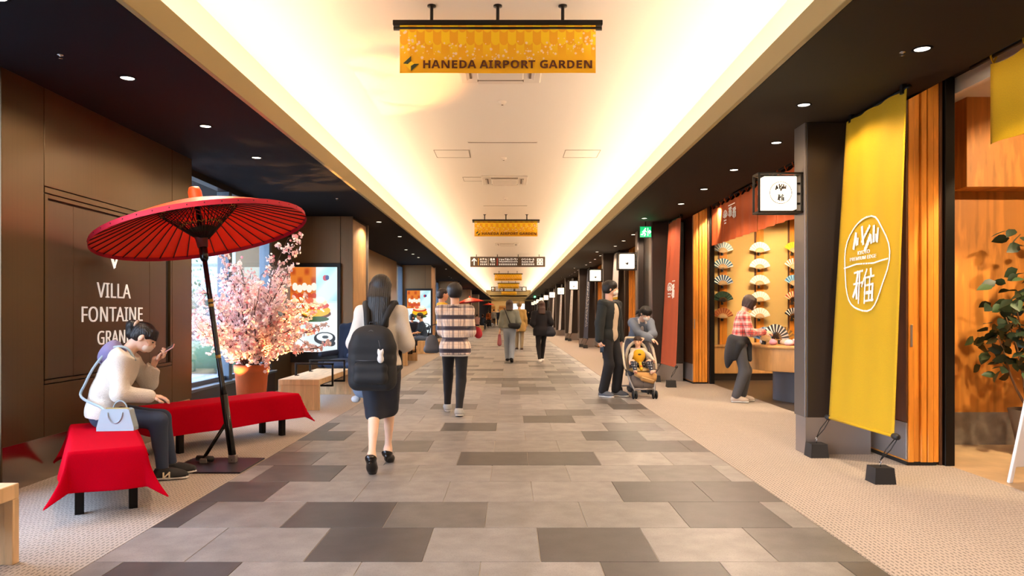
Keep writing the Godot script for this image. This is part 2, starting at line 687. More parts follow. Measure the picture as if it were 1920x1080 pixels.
func build_side_walls() -> void:
	# near bronze wall with the inset door panel
	var w := struct_root("wall_left")
	obj("backing", bx(Vector3(-4.3, 0.0, -8.20), Vector3(-3.525, SOFFIT, -5.15)), mat("groove"), w)
	var X := -3.514
	panel(w, "panel", X, 5.15, 5.607, 0.323, SOFFIT, "bronze_panel")
	panel(w, "panel", X, 5.615, 7.735, 2.215, SOFFIT, "bronze_panel")
	panel(w, "panel", X, 5.615, 7.735, 0.323, 0.715, "bronze_panel")
	panel(w, "panel", X, 7.743, 8.20, 0.323, SOFFIT, "bronze_panel")
	panel(w, "frame_strip", X, 5.622, 7.735, 2.165, 2.207, "bronze_panel")
	panel(w, "frame_strip", X - 0.004, 5.665, 7.735, 2.128, 2.157, "bronze_panel")
	panel(w, "frame_strip", X, 5.622, 5.660, 0.755, 2.157, "bronze_panel")
	panel(w, "frame_strip", X, 5.622, 7.735, 0.722, 0.748, "bronze_panel")
	panel(w, "frame_strip", X, 7.700, 7.735, 0.755, 2.120, "bronze_panel")
	panel(w, "door_leaf", X - 0.008, 5.668, 5.998, 0.755, 2.112, "bronze_door")
	panel(w, "door_leaf", X - 0.008, 6.001, 7.268, 0.755, 2.112, "bronze_door")
	panel(w, "door_leaf", X - 0.008, 7.271, 7.615, 0.755, 2.112, "bronze_door")
	obj("end_panel", bx(Vector3(-4.2, 0.323, -8.214), Vector3(-3.5, SOFFIT, -8.2)), mat("bronze_panel"), w)
	obj("end_panel", bx(Vector3(-4.2, 0.0, -5.15), Vector3(-3.5, SOFFIT, -5.136)), mat("bronze_panel"), w)
	var sk := struct("baseboard_left", bx(Vector3(-3.53, 0.0, -8.19), Vector3(-3.508, 0.321, -5.15)), mat("steel"))
	sk.set_meta("kind", "structure")
	# company lettering on the door panel
	var tt := Transform3D(Basis(Vector3.UP, PI / 2), Vector3(-3.505, 0, 0))
	var sign_ := thing("wall_lettering", "white hotel name VILLA FONTAINE GRAND on the bronze wall panel behind the seated woman", "sign", Vector3(-3.506, 1.25, -6.62))
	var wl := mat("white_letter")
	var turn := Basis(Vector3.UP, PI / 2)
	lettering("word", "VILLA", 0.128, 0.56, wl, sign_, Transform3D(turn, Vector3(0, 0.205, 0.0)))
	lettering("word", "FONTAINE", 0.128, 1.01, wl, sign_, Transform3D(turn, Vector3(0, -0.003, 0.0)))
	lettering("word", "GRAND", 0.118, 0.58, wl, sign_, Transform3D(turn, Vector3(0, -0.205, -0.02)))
	var vs := st_new()
	var vt := Transform3D(turn, Vector3(-0.003, 0.0, 0.0))
	stroke(vs, [Vector2(-0.135, 0.66), Vector2(0, 0.415)], 0.034, vt, 0.006)
	stroke(vs, [Vector2(0.135, 0.66), Vector2(0, 0.415)], 0.022, vt, 0.006)
	stroke(vs, [Vector2(-0.075, 0.66), Vector2(0, 0.50), Vector2(0.075, 0.66)], 0.014, vt, 0.006)
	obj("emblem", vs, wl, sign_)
	# windows: a near one beside the camera and one in each bay between the piers
	window_bay("window_1", -3.2, 5.14, [-0.5, 2.3])
	window_bay("window_2", 8.22, 11.70, [9.95])
	var n := 3
	for k in 5:
		var pd := 13.0 + 13.0 * k
		pier(pd, k)
		# wall beyond the pier up to the next window
		var a := pd + 1.4
		var b := pd + 11.4
		var wn := struct_root("wall_left")
		obj("backing", bx(Vector3(-4.3, 0.0, -b), Vector3(-3.725, SOFFIT, -a)), mat("groove"), wn)
		for i in 4:
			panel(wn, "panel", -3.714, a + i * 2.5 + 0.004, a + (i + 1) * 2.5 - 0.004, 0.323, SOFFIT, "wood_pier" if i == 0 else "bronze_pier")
		obj("steel_plinth", bx(Vector3(-3.73, 0.0, -b), Vector3(-3.71, 0.321, -a)), mat("steel"), wn)
		window_bay("window_%d" % n, b, pd + 13.0, [])
		n += 1
	struct("wall_left", bx(Vector3(-4.3, 0.0, -13.0), Vector3(-3.8, SOFFIT, -11.70)), mat("bronze_panel"))
	struct("wall_left", bx(Vector3(-4.3, 0.0, 3.2), Vector3(-3.5, SOFFIT, BACK_Z)), mat("bronze_panel"))
	struct("wall_left", bx(Vector3(-4.3, 0.0, END_Z), Vector3(-3.6, SOFFIT, -78.0)), mat("bronze_panel"))
	struct("wall_back", bx(Vector3(-4.6, 0.0, BACK_Z), Vector3(7.2, CEIL + 0.15, BACK_Z + 0.2)), mat("bronze_panel"))


func window_bay(called: String, d0: float, d1: float, mullions: Array) -> void:
	var w := struct_root(called)
	var X := -3.8
	obj("sill_wall", bx(Vector3(X - 0.15, 0.0, -d1), Vector3(X + 0.12, 0.34, -d0)), mat("column"), w)
	obj("window_sill", bx(Vector3(X - 0.17, 0.34, -d1), Vector3(X + 0.16, 0.376, -d0), 0.006), mat("frame_blue"), w)
	obj("head_frame", bx(Vector3(X - 0.06, 2.87, -d1), Vector3(X + 0.06, SOFFIT, -d0)), mat("black_metal"), w)
	for d in [d0 + 0.04, d1 - 0.09] + mullions:
		obj("mullion", bx(Vector3(X - 0.08, 0.376, -d - 0.055), Vector3(X + 0.08, 2.87, -d + 0.055), 0.004), mat("frame_blue"), w)
	obj("transom", bx(Vector3(X - 0.03, 0.376, -d1), Vector3(X + 0.03, 0.43, -d0)), mat("frame_blue"), w)
	obj("glass_pane", bx(Vector3(X - 0.004, 0.40, -d1), Vector3(X + 0.004, 2.88, -d0)), mat("glass"), w)


func pier(d: float, k: int) -> void:
	var w := struct_root("wall_pier")
	var x1 := -2.73
	obj("core", bx(Vector3(-4.3, 0.0, -d - 1.38), Vector3(x1 - 0.03, SOFFIT, -d - 0.02)), mat("groove"), w)
	var xs := [-4.15, -3.95, -2.95, x1]
	for i in 3:
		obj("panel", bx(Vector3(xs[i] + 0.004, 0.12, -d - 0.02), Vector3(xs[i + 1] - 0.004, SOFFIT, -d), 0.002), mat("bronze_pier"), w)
	obj("plinth", bx(Vector3(-4.15, 0.0, -d - 0.02), Vector3(x1, 0.12, -d - 0.005)), mat("steel_grey"), w)
	obj("wood_side", bx(Vector3(x1 - 0.03, 0.12, -d - 1.17), Vector3(x1, SOFFIT - 0.05, -d - 0.02), 0.003), mat("wood_pier"), w)
	obj("steel_edge", bx(Vector3(x1 - 0.03, 0.0, -d - 1.40), Vector3(x1 + 0.005, SOFFIT, -d - 1.33)), mat("steel_grey"), w)
	obj("plinth", bx(Vector3(x1 - 0.03, 0.0, -d - 1.33), Vector3(x1 - 0.008, 0.12, -d - 0.02)), mat("steel_grey"), w)
	obj("back_panel", bx(Vector3(-4.15, 0.0, -d - 1.40), Vector3(x1 - 0.03, SOFFIT, -d - 1.38)), mat("bronze_panel"), w)


func column_at(d: float) -> void:
	var c := struct_root("column")
	obj("shaft", bx(Vector3(2.64, 0.33, -d - 0.25), Vector3(3.22, SOFFIT, -d), 0.004), mat("column"), c)
	obj("face_plate", bx(Vector3(2.62, 0.33, -d - 0.25), Vector3(2.64, SOFFIT, -d - 0.004), 0.003), mat("column_grey"), c)
	obj("steel_base", bx(Vector3(2.63, 0.0, -d - 0.24), Vector3(3.21, 0.33, -d - 0.01)), mat("steel_grey"), c)


func build_shop_fronts() -> void:
	for d in [6.63, 13.83, 15.35, 21.03, 28.23, 35.43, 42.63, 49.83, 57.03, 64.23, 71.43, 78.63, 85.0]:
		column_at(d)
	struct("wall_right", bx(Vector3(2.75, 0.0, -15.35), Vector3(3.22, SOFFIT, -14.08)), mat("column"))
	# partition between the two near shops, clad in wood on the near side
	var p := struct_root("wall_partition")
	obj("cladding", bx(Vector3(3.72, 0.31, -7.20), Vector3(7.0, 3.25, -7.14)), mat("wood_wall"), p)
	obj("stone_base", bx(Vector3(3.72, 0.0, -7.20), Vector3(7.0, 0.31, -7.135)), mat("concrete"), p)
	obj("bulkhead", bx(Vector3(4.21, 2.42, -7.14), Vector3(7.0, 3.25, -6.88), 0.003), mat("wood_wall"), p)
	obj("rear_cladding", bx(Vector3(3.72, 0.0, -7.32), Vector3(7.0, 3.25, -7.20)), mat("fan_wall"), p)
	var q := struct_root("wall_partition")
	obj("plaster", bx(Vector3(3.66, 0.0, -14.5), Vector3(7.0, 3.25, -14.3)), mat("fan_wall"), q)
	struct("wall_right", bx(Vector3(7.0, 0.0, -14.5), Vector3(7.2, 3.32, BACK_Z)), mat("wood_wall"))
	struct("wall_right", bx(Vector3(3.66, 0.0, END_Z), Vector3(3.86, 3.3, -14.5)), mat("wood_wall"))
	struct("wall_right", bx(Vector3(3.66, 0.0, -0.6), Vector3(3.86, 3.3, BACK_Z)), mat("column"))
	# white head panel and dark frame posts of the openings
	struct("trim_1", bx(Vector3(3.68, 3.07, -7.14), Vector3(3.72, 3.25, -0.6)), mat("white_ceiling"))
	struct("trim_2", bx(Vector3(3.68, 3.10, -14.3), Vector3(3.72, 3.25, -7.2)), mat("soffit_right"))
	var stack := folding_stack()
	var spots := [6.13, 13.33, 20.53, 27.73, 34.93, 42.13, 49.33, 56.53, 63.73, 70.93, 78.13]
	var nth := ["nearest", "second", "third", "fourth", "fifth", "sixth", "seventh", "eighth", "ninth", "tenth", "eleventh"]
	for i in spots.size():
		var lab: String = ["folded timber shop doors parked beside the tall yellow banner", "folded timber shop doors parked between the coral banner and the fan shop"][i] if i < 2 else "folded timber shop doors in the %s doorway along the aisle" % nth[i]
		if i == 0:
			stack.position = Vector3(0, 0, -spots[0])
			stack.set_meta("label", lab)
		else:
			dup(stack, Vector3(0, 0, -spots[i]), 0.0, lab)
		var po := struct_root("trim_%d" % (i + 3))
		obj("door_post", bx(Vector3(3.575, 0.0, -spots[i] - 0.12), Vector3(3.655, 3.20, -spots[i]), 0.004), mat("black_metal"), po)
		obj("post_lining", bx(Vector3(3.545, 0.0, -spots[i] - 1.27), Vector3(3.57, 3.17, -spots[i] - 0.03), 0.003), mat("wood_brown"), po)


func folding_stack() -> Node3D:
	var t := thing("folding_door", "", "folding door", Vector3.ZERO, 0.0, "parked folding doors along the shop side")
	var st := st_new()
	box(st, Vector3(0, 1.595, -0.635), Vector3(0.046, 3.13, 1.27), 0.004)
	var m := done(st)
	for i in 5:
		var z := [0.0, -0.02, 0.0, 0.005, -0.01][i] as float
		obj("door_panel", m, mat("wood_orange"), t, Transform3D(Basis(), Vector3(3.297 + 0.052 * i, 0, z)))
	obj("side_board", bx(Vector3(3.258, 0.36, -1.27), Vector3(3.273, 3.14, -0.01), 0.002), mat("wood_brown"), t)
	obj("kick_plate", bx(Vector3(3.257, 0.05, -1.27), Vector3(3.273, 0.355, -0.01), 0.002), mat("steel_grey"), t)
	obj("pull_handle", bx(Vector3(3.287, 0.98, -0.002), Vector3(3.305, 1.16, 0.006), 0.002), mat("steel_grey"), t)
	obj("bottom_seal", bx(Vector3(3.275, 0.0, -1.25), Vector3(3.52, 0.03, -0.03)), mat("black_plastic"), t)
	return t


func build_outside() -> void:
	struct("ground", bx(Vector3(-70, -1.2, -75), Vector3(-4.6, -0.9, 25)), mat("asphalt", "585a5c", 0.9))
	var g := thing("office_building", "pale office building with banded cladding outside the window", "building", Vector3(-26, -0.9, -46))
	obj("facade", bx(Vector3(-22, 3.0, -8), Vector3(16, 22, 0)), mat("facade", "7f878c", 0.7), g)
	obj("ground_floor", bx(Vector3(-22, 0.0, -8), Vector3(16, 3.0, -0.8)), mat("facade_dark", "30363a", 0.5), g)
	for i in 9:
		obj("cladding_joint", bx(Vector3(-22, 3.2 + i * 1.9, -0.05), Vector3(16, 3.34 + i * 1.9, 0.03)), mat("facade_joint", "5f676c", 0.7), g)
	for i in 7:
		for j in 3:
			obj("window", bx(Vector3(-20 + i * 5.0, 5.6 + j * 5.7, -0.05), Vector3(-17.6 + i * 5.0, 6.8 + j * 5.7, 0.04)), mat("facade_glass", "4a565e", 0.15, 0.3), g)
	for i in 8:
		obj("pillar", bx(Vector3(-20 + i * 5.0, 0.0, -0.7), Vector3(-19.2 + i * 5.0, 3.0, 0.0)), mat("facade"), g)
	var hs := st_new()
	var hp := []
	for i in 52:
		var x := -26.0 + i * 0.38
		hp.append([0, Vector3(x, 0.5 + 0.1 * rng.randf(), -0.3 * rng.randf()), Vector3(0.45, 0.55, 0.5), Basis()])
	var hedge := obj("hedge", sdf_mesh(hp, 0.16, 9.0), mat("hedge_green", "22401e", 0.9))
	hedge.position = Vector3(0, -0.9, -27)
	tag(hedge, "clipped green hedge along the street outside the window", "hedge")
	var tr := thing("street_tree", "small leafy street tree standing in front of the pale office building", "tree", Vector3(-14.6, -0.9, -34))
	var ts := st_new(true)
	tube(ts, [Vector3.ZERO, Vector3(0.05, 1.2, 0), Vector3(0, 2.4, 0.05)], [0.09, 0.07, 0.04], 8)
	obj("trunk", ts, mat("bark", "5a4636", 0.9), tr)
	var lm := leaf_mesh(0.16, 0.10, 0.3)
	var mm := MultiMesh.new()
	mm.transform_format = MultiMesh.TRANSFORM_3D
	mm.mesh = lm
	mm.instance_count = 900
	for i in 900:
		var v := Vector3(rng.randfn() * 0.45, 2.5 + rng.randfn() * 0.75, rng.randfn() * 0.45)
		mm.set_instance_transform(i, Transform3D(Basis.from_euler(Vector3(rng.randf() * TAU, rng.randf() * TAU, 0)), v))
	var mi := MultiMeshInstance3D.new()
	mi.name = "foliage"
	mi.multimesh = mm
	mi.material_override = mat("street_leaf", "3c5a38", 0.8)
	mi.set_meta("kind", "stuff")
	tr.add_child(mi, true)


func leaf_mesh(len_: float, wid: float, fold: float) -> ArrayMesh:
	var st := st_new(true)
	var n := 4
	for s in [-1.0, 1.0]:
		for i in n:
			var a := float(i) / n
			var b := float(i + 1) / n
			var wa := sin(PI * pow(a, 0.8)) * wid * 0.5
			var wb := sin(PI * pow(b, 0.8)) * wid * 0.5
			var A := Vector3(0, -a * a * fold * len_ * 0.4, a * len_)
			var B := Vector3(0, -b * b * fold * len_ * 0.4, b * len_)
			quad(st, A, B, B + Vector3(s * wb, wb * fold, 0), A + Vector3(s * wa, wa * fold, 0), Vector3.UP)
	return done(st)


func build_end() -> void:
	# the far end: a header beam, then a bright shop across the aisle
	struct("wall_end", bx(Vector3(-4.6, 2.75, END_Z - 0.7), Vector3(4.0, CEIL + 0.15, END_Z - 0.5)), mat("fascia"))
	struct("wall_end", bx(Vector3(-4.6, 0.0, END_Z - 0.7), Vector3(-2.2, 2.75, END_Z - 0.5)), mat("column"))
	struct("wall_end", bx(Vector3(1.75, 0.0, END_Z - 0.7), Vector3(4.0, 2.75, END_Z - 0.5)), mat("column"))
	struct("wall_end", bx(Vector3(-4.6, 0.0, END_Z - 9.2), Vector3(4.0, 3.3, END_Z - 9.0)), mat("end_plaster", "e0c79a", 0.8))
	struct("wall_end", bx(Vector3(-4.8, 0.0, END_Z - 9.2), Vector3(-4.6, 3.3, END_Z - 0.5)), mat("end_plaster"))
	struct("wall_end", bx(Vector3(4.0, 0.0, END_Z - 9.2), Vector3(4.2, 3.3, END_Z - 0.5)), mat("end_plaster"))
	struct("ceiling", bx(Vector3(-4.8, 3.3, END_Z - 9.2), Vector3(4.2, 3.45, END_Z - 0.5)), mat("white_ceiling"))
	for i in 3:
		var x := -2.6 + i * 1.9
		var t := thing("display_shelf", ["tall lit shelf at the far end, window side", "tall lit shelf at the far end, middle one", "tall lit shelf at the far end, shop side"][i], "shelf", Vector3(x, 0, END_Z - 8.6), 0.0, "lit shelves at the far end")
		obj("case", bx(Vector3(-0.7, 0, -0.3), Vector3(0.7, 2.3, -0.25)), mat("wood_counter"), t)
		for j in 4:
			obj("shelf", bx(Vector3(-0.7, 0.3 + j * 0.6, -0.25), Vector3(0.7, 0.34 + j * 0.6, 0.1)), mat("wood_counter"), t)
	var sc := thing("light_panel", "white luminous panel at the far end of the aisle", "light panel", Vector3(1.3, 1.9, END_Z - 8.4))
	obj("frame", bx(Vector3(-1.1, -0.7, -0.06), Vector3(1.1, 0.7, 0.0), 0.01), mat("steel_grey"), sc)
	obj("luminous_face", bx(Vector3(-1.05, -0.65, 0.0), Vector3(1.05, 0.65, 0.012)), glow("panel_glow", Color(0.95, 0.97, 1.0), 1.4), sc)
	area_light("light_panel_light", Vector3(1.3, 1.9, END_Z - 8.3), Vector2(2.0, 1.2), Basis(Vector3.UP, PI), Color(0.95, 0.97, 1.0), 1.0)
	area_light("end_shop_light", Vector3(-0.2, 3.25, END_Z - 5.0), Vector2(6.0, 5.0), Basis(Vector3.RIGHT, -PI / 2), Color(1.0, 0.85, 0.62), 0.5)
	var pan := obj("ceiling_light_panel", bx(Vector3(-3.2, 3.27, END_Z - 7.5), Vector3(2.8, 3.3, END_Z - 2.5)), glow("end_glow", Color(1.0, 0.88, 0.68), 1.0))
	tag(pan, "broad warm ceiling light over the shop at the far end", "ceiling light")


func area_light(called: String, at: Vector3, size: Vector2, b: Basis, c: Color, e: float) -> void:
	var a := AreaLight3D.new()
	a.name = called
	a.area_size = size
	a.area_normalize_energy = false
	a.light_color = c
	a.light_energy = e
	a.shadow_enabled = true
	a.set("area_range", 14.0)
	a.transform = Transform3D(b, at)
	add_child(a, true)


func spot(called: String, at: Vector3, to: Vector3, angle: float, e: float, c: Color, soft := 0.05) -> void:
	var s := SpotLight3D.new()
	s.name = called
	s.light_color = c
	s.light_energy = e
	s.spot_angle = angle
	s.spot_range = 14.0
	s.spot_attenuation = 2.0
	s.spot_angle_attenuation = 0.35
	s.light_size = soft
	s.shadow_enabled = true
	add_child(s, true)
	var up := Vector3.UP if absf((to - at).normalized().y) < 0.95 else Vector3.FORWARD
	s.look_at_from_position(at, to, up)


func omni(called: String, at: Vector3, e: float, c: Color, size := 0.08) -> void:
	var s := OmniLight3D.new()
	s.name = called
	s.light_color = c
	s.light_energy = e
	s.light_size = size
	s.omni_range = 12.0
	s.omni_attenuation = 2.0
	s.shadow_enabled = true
	s.position = at
	add_child(s, true)


# ---------------------------------------------------------------- implicit surfaces
# primitives: [0, centre, radii, basis] ellipsoid; [1, a, b, ra, rb] tapered capsule;
# [2, centre, radii, basis] ellipsoid carved away. Joined by an exponential smooth minimum.

func sdf(pr: Array, cell: float, k: float, clips: Array = []) -> Array:
	var lo := Vector3.ONE * 1e9
	var hi := Vector3.ONE * -1e9
	for p in pr:
		if p[0] == 2:
			continue
		var r := Vector3.ONE * cell * 3.0
		if p[0] == 0:
			var b: Basis = p[3]
			var q: Vector3 = p[2]
			r += Vector3(absf(b.x.x) * q.x + absf(b.y.x) * q.y + absf(b.z.x) * q.z, absf(b.x.y) * q.x + absf(b.y.y) * q.y + absf(b.z.y) * q.z, absf(b.x.z) * q.x + absf(b.y.z) * q.y + absf(b.z.z) * q.z)
			r += Vector3.ONE * 0.7 / k
			lo = lo.min(p[1] - r); hi = hi.max(p[1] + r)
		else:
			r += Vector3.ONE * (maxf(p[3], p[4]) + 0.7 / k)
			lo = lo.min(p[1] - r).min(p[2] - r); hi = hi.max(p[1] + r).max(p[2] + r)
	var nx := int(ceil((hi.x - lo.x) / cell)) + 1
	var ny := int(ceil((hi.y - lo.y) / cell)) + 1
	var nz := int(ceil((hi.z - lo.z) / cell)) + 1
	var sxy := nx * ny
	var S := PackedFloat32Array()
	S.resize(sxy * nz)
	var m := 4.0 / k + cell
	for p in pr:
		var a: Vector3
		var b: Vector3
		var ra := 0.0
		var rb := 0.0
		var bi := Basis()
		var rad := Vector3.ONE
		var plo: Vector3
		var phi: Vector3
		var kind: int = p[0]
		a = p[1]
		if kind == 1:
			b = p[2]
			ra = p[3]
			rb = p[4]
			var mr := Vector3.ONE * (maxf(ra, rb) + m)
			plo = a.min(b) - mr
			phi = a.max(b) + mr
		else:
			rad = p[2]
			var bb: Basis = p[3]
			bi = bb.transposed()
			var e := Vector3(absf(bb.x.x) * rad.x + absf(bb.y.x) * rad.y + absf(bb.z.x) * rad.z, absf(bb.x.y) * rad.x + absf(bb.y.y) * rad.y + absf(bb.z.y) * rad.z, absf(bb.x.z) * rad.x + absf(bb.y.z) * rad.y + absf(bb.z.z) * rad.z) + Vector3.ONE * m
			plo = a - e
			phi = a + e
		var ba := b - a
		var bl := maxf(ba.length_squared(), 1e-9)
		var x0 := clampi(int((plo.x - lo.x) / cell), 0, nx - 1)
		var x1 := clampi(int((phi.x - lo.x) / cell) + 1, 0, nx - 1)
		var y0 := clampi(int((plo.y - lo.y) / cell), 0, ny - 1)
		var y1 := clampi(int((phi.y - lo.y) / cell) + 1, 0, ny - 1)
		var z0 := clampi(int((plo.z - lo.z) / cell), 0, nz - 1)
		var z1 := clampi(int((phi.z - lo.z) / cell) + 1, 0, nz - 1)
		var ir := Vector3.ONE / rad
		var ir2 := ir * ir
		for z in range(z0, z1 + 1):
			for y in range(y0, y1 + 1):
				var i := z * sxy + y * nx + x0
				var v := Vector3(lo.x + x0 * cell, lo.y + y * cell, lo.z + z * cell) - a
				for x in range(x0, x1 + 1):
					var d: float
					if kind == 1:
						var h := clampf(v.dot(ba) / bl, 0.0, 1.0)
						d = (v - ba * h).length() - ra - (rb - ra) * h
					else:
						var q := bi * v
						var k0 := (q * ir).length()
						d = k0 * (k0 - 1.0) / maxf((q * ir2).length(), 1e-6)
					if kind == 2:
						if d < m:
							S[i] = minf(S[i], exp(k * d))
					elif d < m:
						S[i] += exp(-k * d)
					i += 1
					v.x += cell
	for c in clips:
		# keeps what lies below the plane: n . p < w
		var n: Vector3 = c[0]
		var w: float = c[1]
		for z in nz:
			for y in ny:
				var i := z * sxy + y * nx
				var d := n.dot(Vector3(lo.x, lo.y + y * cell, lo.z + z * cell)) - w
				var dx := n.x * cell
				for x in nx:
					if S[i] > 0.0 and d > -m:
						S[i] = minf(S[i], exp(-k * d))
					i += 1
					d += dx
	# surface nets
	var V := PackedVector3Array()
	var N := PackedVector3Array()
	var I := PackedInt32Array()
	var ids := {}
	var inv := -1.0 / k
	var offs := [0, 1, nx, nx + 1, sxy, sxy + 1, sxy + nx, sxy + nx + 1]
	var edges := [[0, 1], [2, 3], [4, 5], [6, 7], [0, 2], [1, 3], [4, 6], [5, 7], [0, 4], [1, 5], [2, 6], [3, 7]]
	for z in range(1, nz - 1):
		for y in range(1, ny - 1):
			var i := z * sxy + y * nx + 1
			for x in range(1, nx - 1):
				var s := S[i]
				var ins := s > 1.0
				for ax in 3:
					var st: int = 1 if ax == 0 else nx if ax == 1 else sxy
					if ins == (S[i + st] > 1.0):
						continue
					var u: int = nx if ax == 0 else sxy if ax == 1 else 1
					var w: int = sxy if ax == 0 else 1 if ax == 1 else nx
					var q := [i - u - w, i - w, i, i - u]
					for j in 4:
						var ci: int = q[j]
						if not ids.has(ci):
							var D := []
							for o in offs:
								D.append(log(maxf(S[ci + o], 1e-5)) * inv)
							var acc := Vector3.ZERO
							var cnt := 0
							for e in edges:
								var da: float = D[e[0]]
								var db: float = D[e[1]]
								if (da < 0.0) != (db < 0.0):
									var t := da / (da - db)
									var pa := Vector3(e[0] & 1, (e[0] >> 1) & 1, e[0] >> 2)
									var pb := Vector3(e[1] & 1, (e[1] >> 1) & 1, e[1] >> 2)
									acc += pa.lerp(pb, t)
									cnt += 1
							var cz := ci / sxy
							var cy := (ci - cz * sxy) / nx
							var cx := ci - cz * sxy - cy * nx
							ids[ci] = V.size()
							V.append(lo + (Vector3(cx, cy, cz) + acc / maxi(cnt, 1)) * cell)
							N.append(Vector3(D[1] + D[3] + D[5] + D[7] - D[0] - D[2] - D[4] - D[6], D[2] + D[3] + D[6] + D[7] - D[0] - D[1] - D[4] - D[5], D[4] + D[5] + D[6] + D[7] - D[0] - D[1] - D[2] - D[3]).normalized())
						q[j] = ids[ci]
					if ins:
						I.append_array(PackedInt32Array([q[0], q[2], q[1], q[0], q[3], q[2]]))
					else:
						I.append_array(PackedInt32Array([q[0], q[1], q[2], q[0], q[2], q[3]]))
				i += 1
	return [V, N, I]


func joined(parts: Array) -> ArrayMesh:
	var V := PackedVector3Array()
	var N := PackedVector3Array()
	var I := PackedInt32Array()
	for p in parts:
		var at := V.size()
		V.append_array(p[0])
		N.append_array(p[1])
		var q: PackedInt32Array = p[2]
		for i in q.size():
			q[i] += at
		I.append_array(q)
	var arr := []
	arr.resize(Mesh.ARRAY_MAX)
	arr[Mesh.ARRAY_VERTEX] = V
	arr[Mesh.ARRAY_NORMAL] = N
	arr[Mesh.ARRAY_INDEX] = I
	var am := ArrayMesh.new()
	if I.size():
		am.add_surface_from_arrays(Mesh.PRIMITIVE_TRIANGLES, arr)
	return am


func sdf_mesh(pr: Array, cell: float, k: float, clips: Array = []) -> ArrayMesh:
	return joined([sdf(pr, cell, k, clips)])


func cap(a: Vector3, b: Vector3, ra: float, rb: float) -> Array:
	return [1, a, b, ra, rb]


func ell(c: Vector3, r: Vector3, b := Basis()) -> Array:
	return [0, c, r, b]


# ---------------------------------------------------------------- figures
# local frame of a figure: feet on y = 0, facing +z, its own left hand at +x

func ik(a: Vector3, c: Vector3, l1: float, l2: float, hint: Vector3) -> Array:
	var d := c - a
	var n := clampf(d.length(), absf(l1 - l2) + 0.01, (l1 + l2) * 0.998)
	d = d.normalized()
	var x := (l1 * l1 - l2 * l2 + n * n) / (2.0 * n)
	var h := sqrt(maxf(l1 * l1 - x * x, 0.0))
	var o := (hint - d * hint.dot(d)).normalized()
	return [a + d * x + o * h, a + d * n]


func pose(o: Dictionary) -> Dictionary:
	var H: float = o.get("H", 1.65)
	var s := H / 1.7
	var J := {"H": H, "s": s, "male": o.get("male", false), "hs": o.get("hs", 1.0)}
	var lean: float = o.get("lean", 0.03)
	var side: float = o.get("side", 0.0)
	var twist: float = o.get("twist", 0.0)
	var pel: Vector3 = o.get("pelvis", Vector3(0, 0.535 * H, 0))
	var tb := Basis(Vector3.RIGHT, lean) * Basis(Vector3.BACK, side)
	J.pb = tb
	var cb := Basis(Vector3.UP, twist) * Basis(Vector3.RIGHT, lean + o.get("hunch", 0.0)) * Basis(Vector3.BACK, side)
	J.tb = cb
	J.pelvis = pel
	J.waist = pel + tb.y * 0.165 * s
	J.chest = J.waist + cb.y * 0.165 * s + cb.z * 0.005
	J.neck = J.waist + cb.y * 0.345 * s - cb.z * 0.012 * s
	var hb := Basis(Vector3.UP, o.get("head_yaw", 0.0)) * Basis(Vector3.RIGHT, o.get("head_pitch", 0.0)) * Basis(Vector3.BACK, o.get("head_tilt", 0.0))
	J.hb = hb
	J.hh = H * 0.0665 * J.hs
	var nd: Vector3 = (cb.y * 0.6 + hb.y * 0.5 + hb.z * o.get("chin_out", 0.12)).normalized()
	J.head = J.neck + nd * (0.09 * s + J.hh * 0.78)
	var sw: float = (0.175 if J.male else 0.155) * s * o.get("wide", 1.0)
	J.sw = sw
	var up: float = o.get("shrug", 0.0)
	for k in [["L", 1.0], ["R", -1.0]]:
		var n: String = k[0]
		var g: float = k[1]
		var sh: Vector3 = J.waist + cb.y * 0.285 * s + cb.x * sw * g + cb.y * up
		J["sh" + n] = sh
		var wr: Vector3 = o.get("wrist" + n, sh + Vector3(0.07 * g * s, -0.50 * s, 0.06))
		var el: Array = ik(sh, wr, 0.275 * s, 0.245 * s, o.get("elbow" + n, Vector3(0.35 * g, -0.2, -1.0)))
		J["el" + n] = el[0]
		J["wr" + n] = el[1]
		var hip: Vector3 = pel + tb.x * 0.085 * s * g - tb.y * 0.03 * s
		J["hip" + n] = hip
		var an: Vector3 = o.get("ankle" + n, Vector3(0.09 * g * s, 0.08 * s, 0.0))
		var kn: Array = ik(hip, an, 0.415 * s, 0.405 * s, o.get("knee" + n, Vector3(0.05 * g, 0, 1.0)))
		J["kn" + n] = kn[0]
		J["an" + n] = kn[1]
		var ty: float = o.get("toe" + n, 0.12 * g)
		var tp: float = o.get("foot" + n, 0.0)
		J["fb" + n] = Basis(Vector3.UP, ty) * Basis(Vector3.RIGHT, tp)
		var hd: Vector3 = o.get("hand" + n, (J["wr" + n] - J["el" + n]).normalized())
		var pn: Vector3 = o.get("palm" + n, Vector3(-g, 0, 0.2))
		J["hd" + n] = hd.normalized()
		J["pn" + n] = (pn - J["hd" + n] * pn.dot(J["hd" + n])).normalized()
		J["curl" + n] = o.get("curl" + n, 0.35)
		J["g" + n] = g
	return J


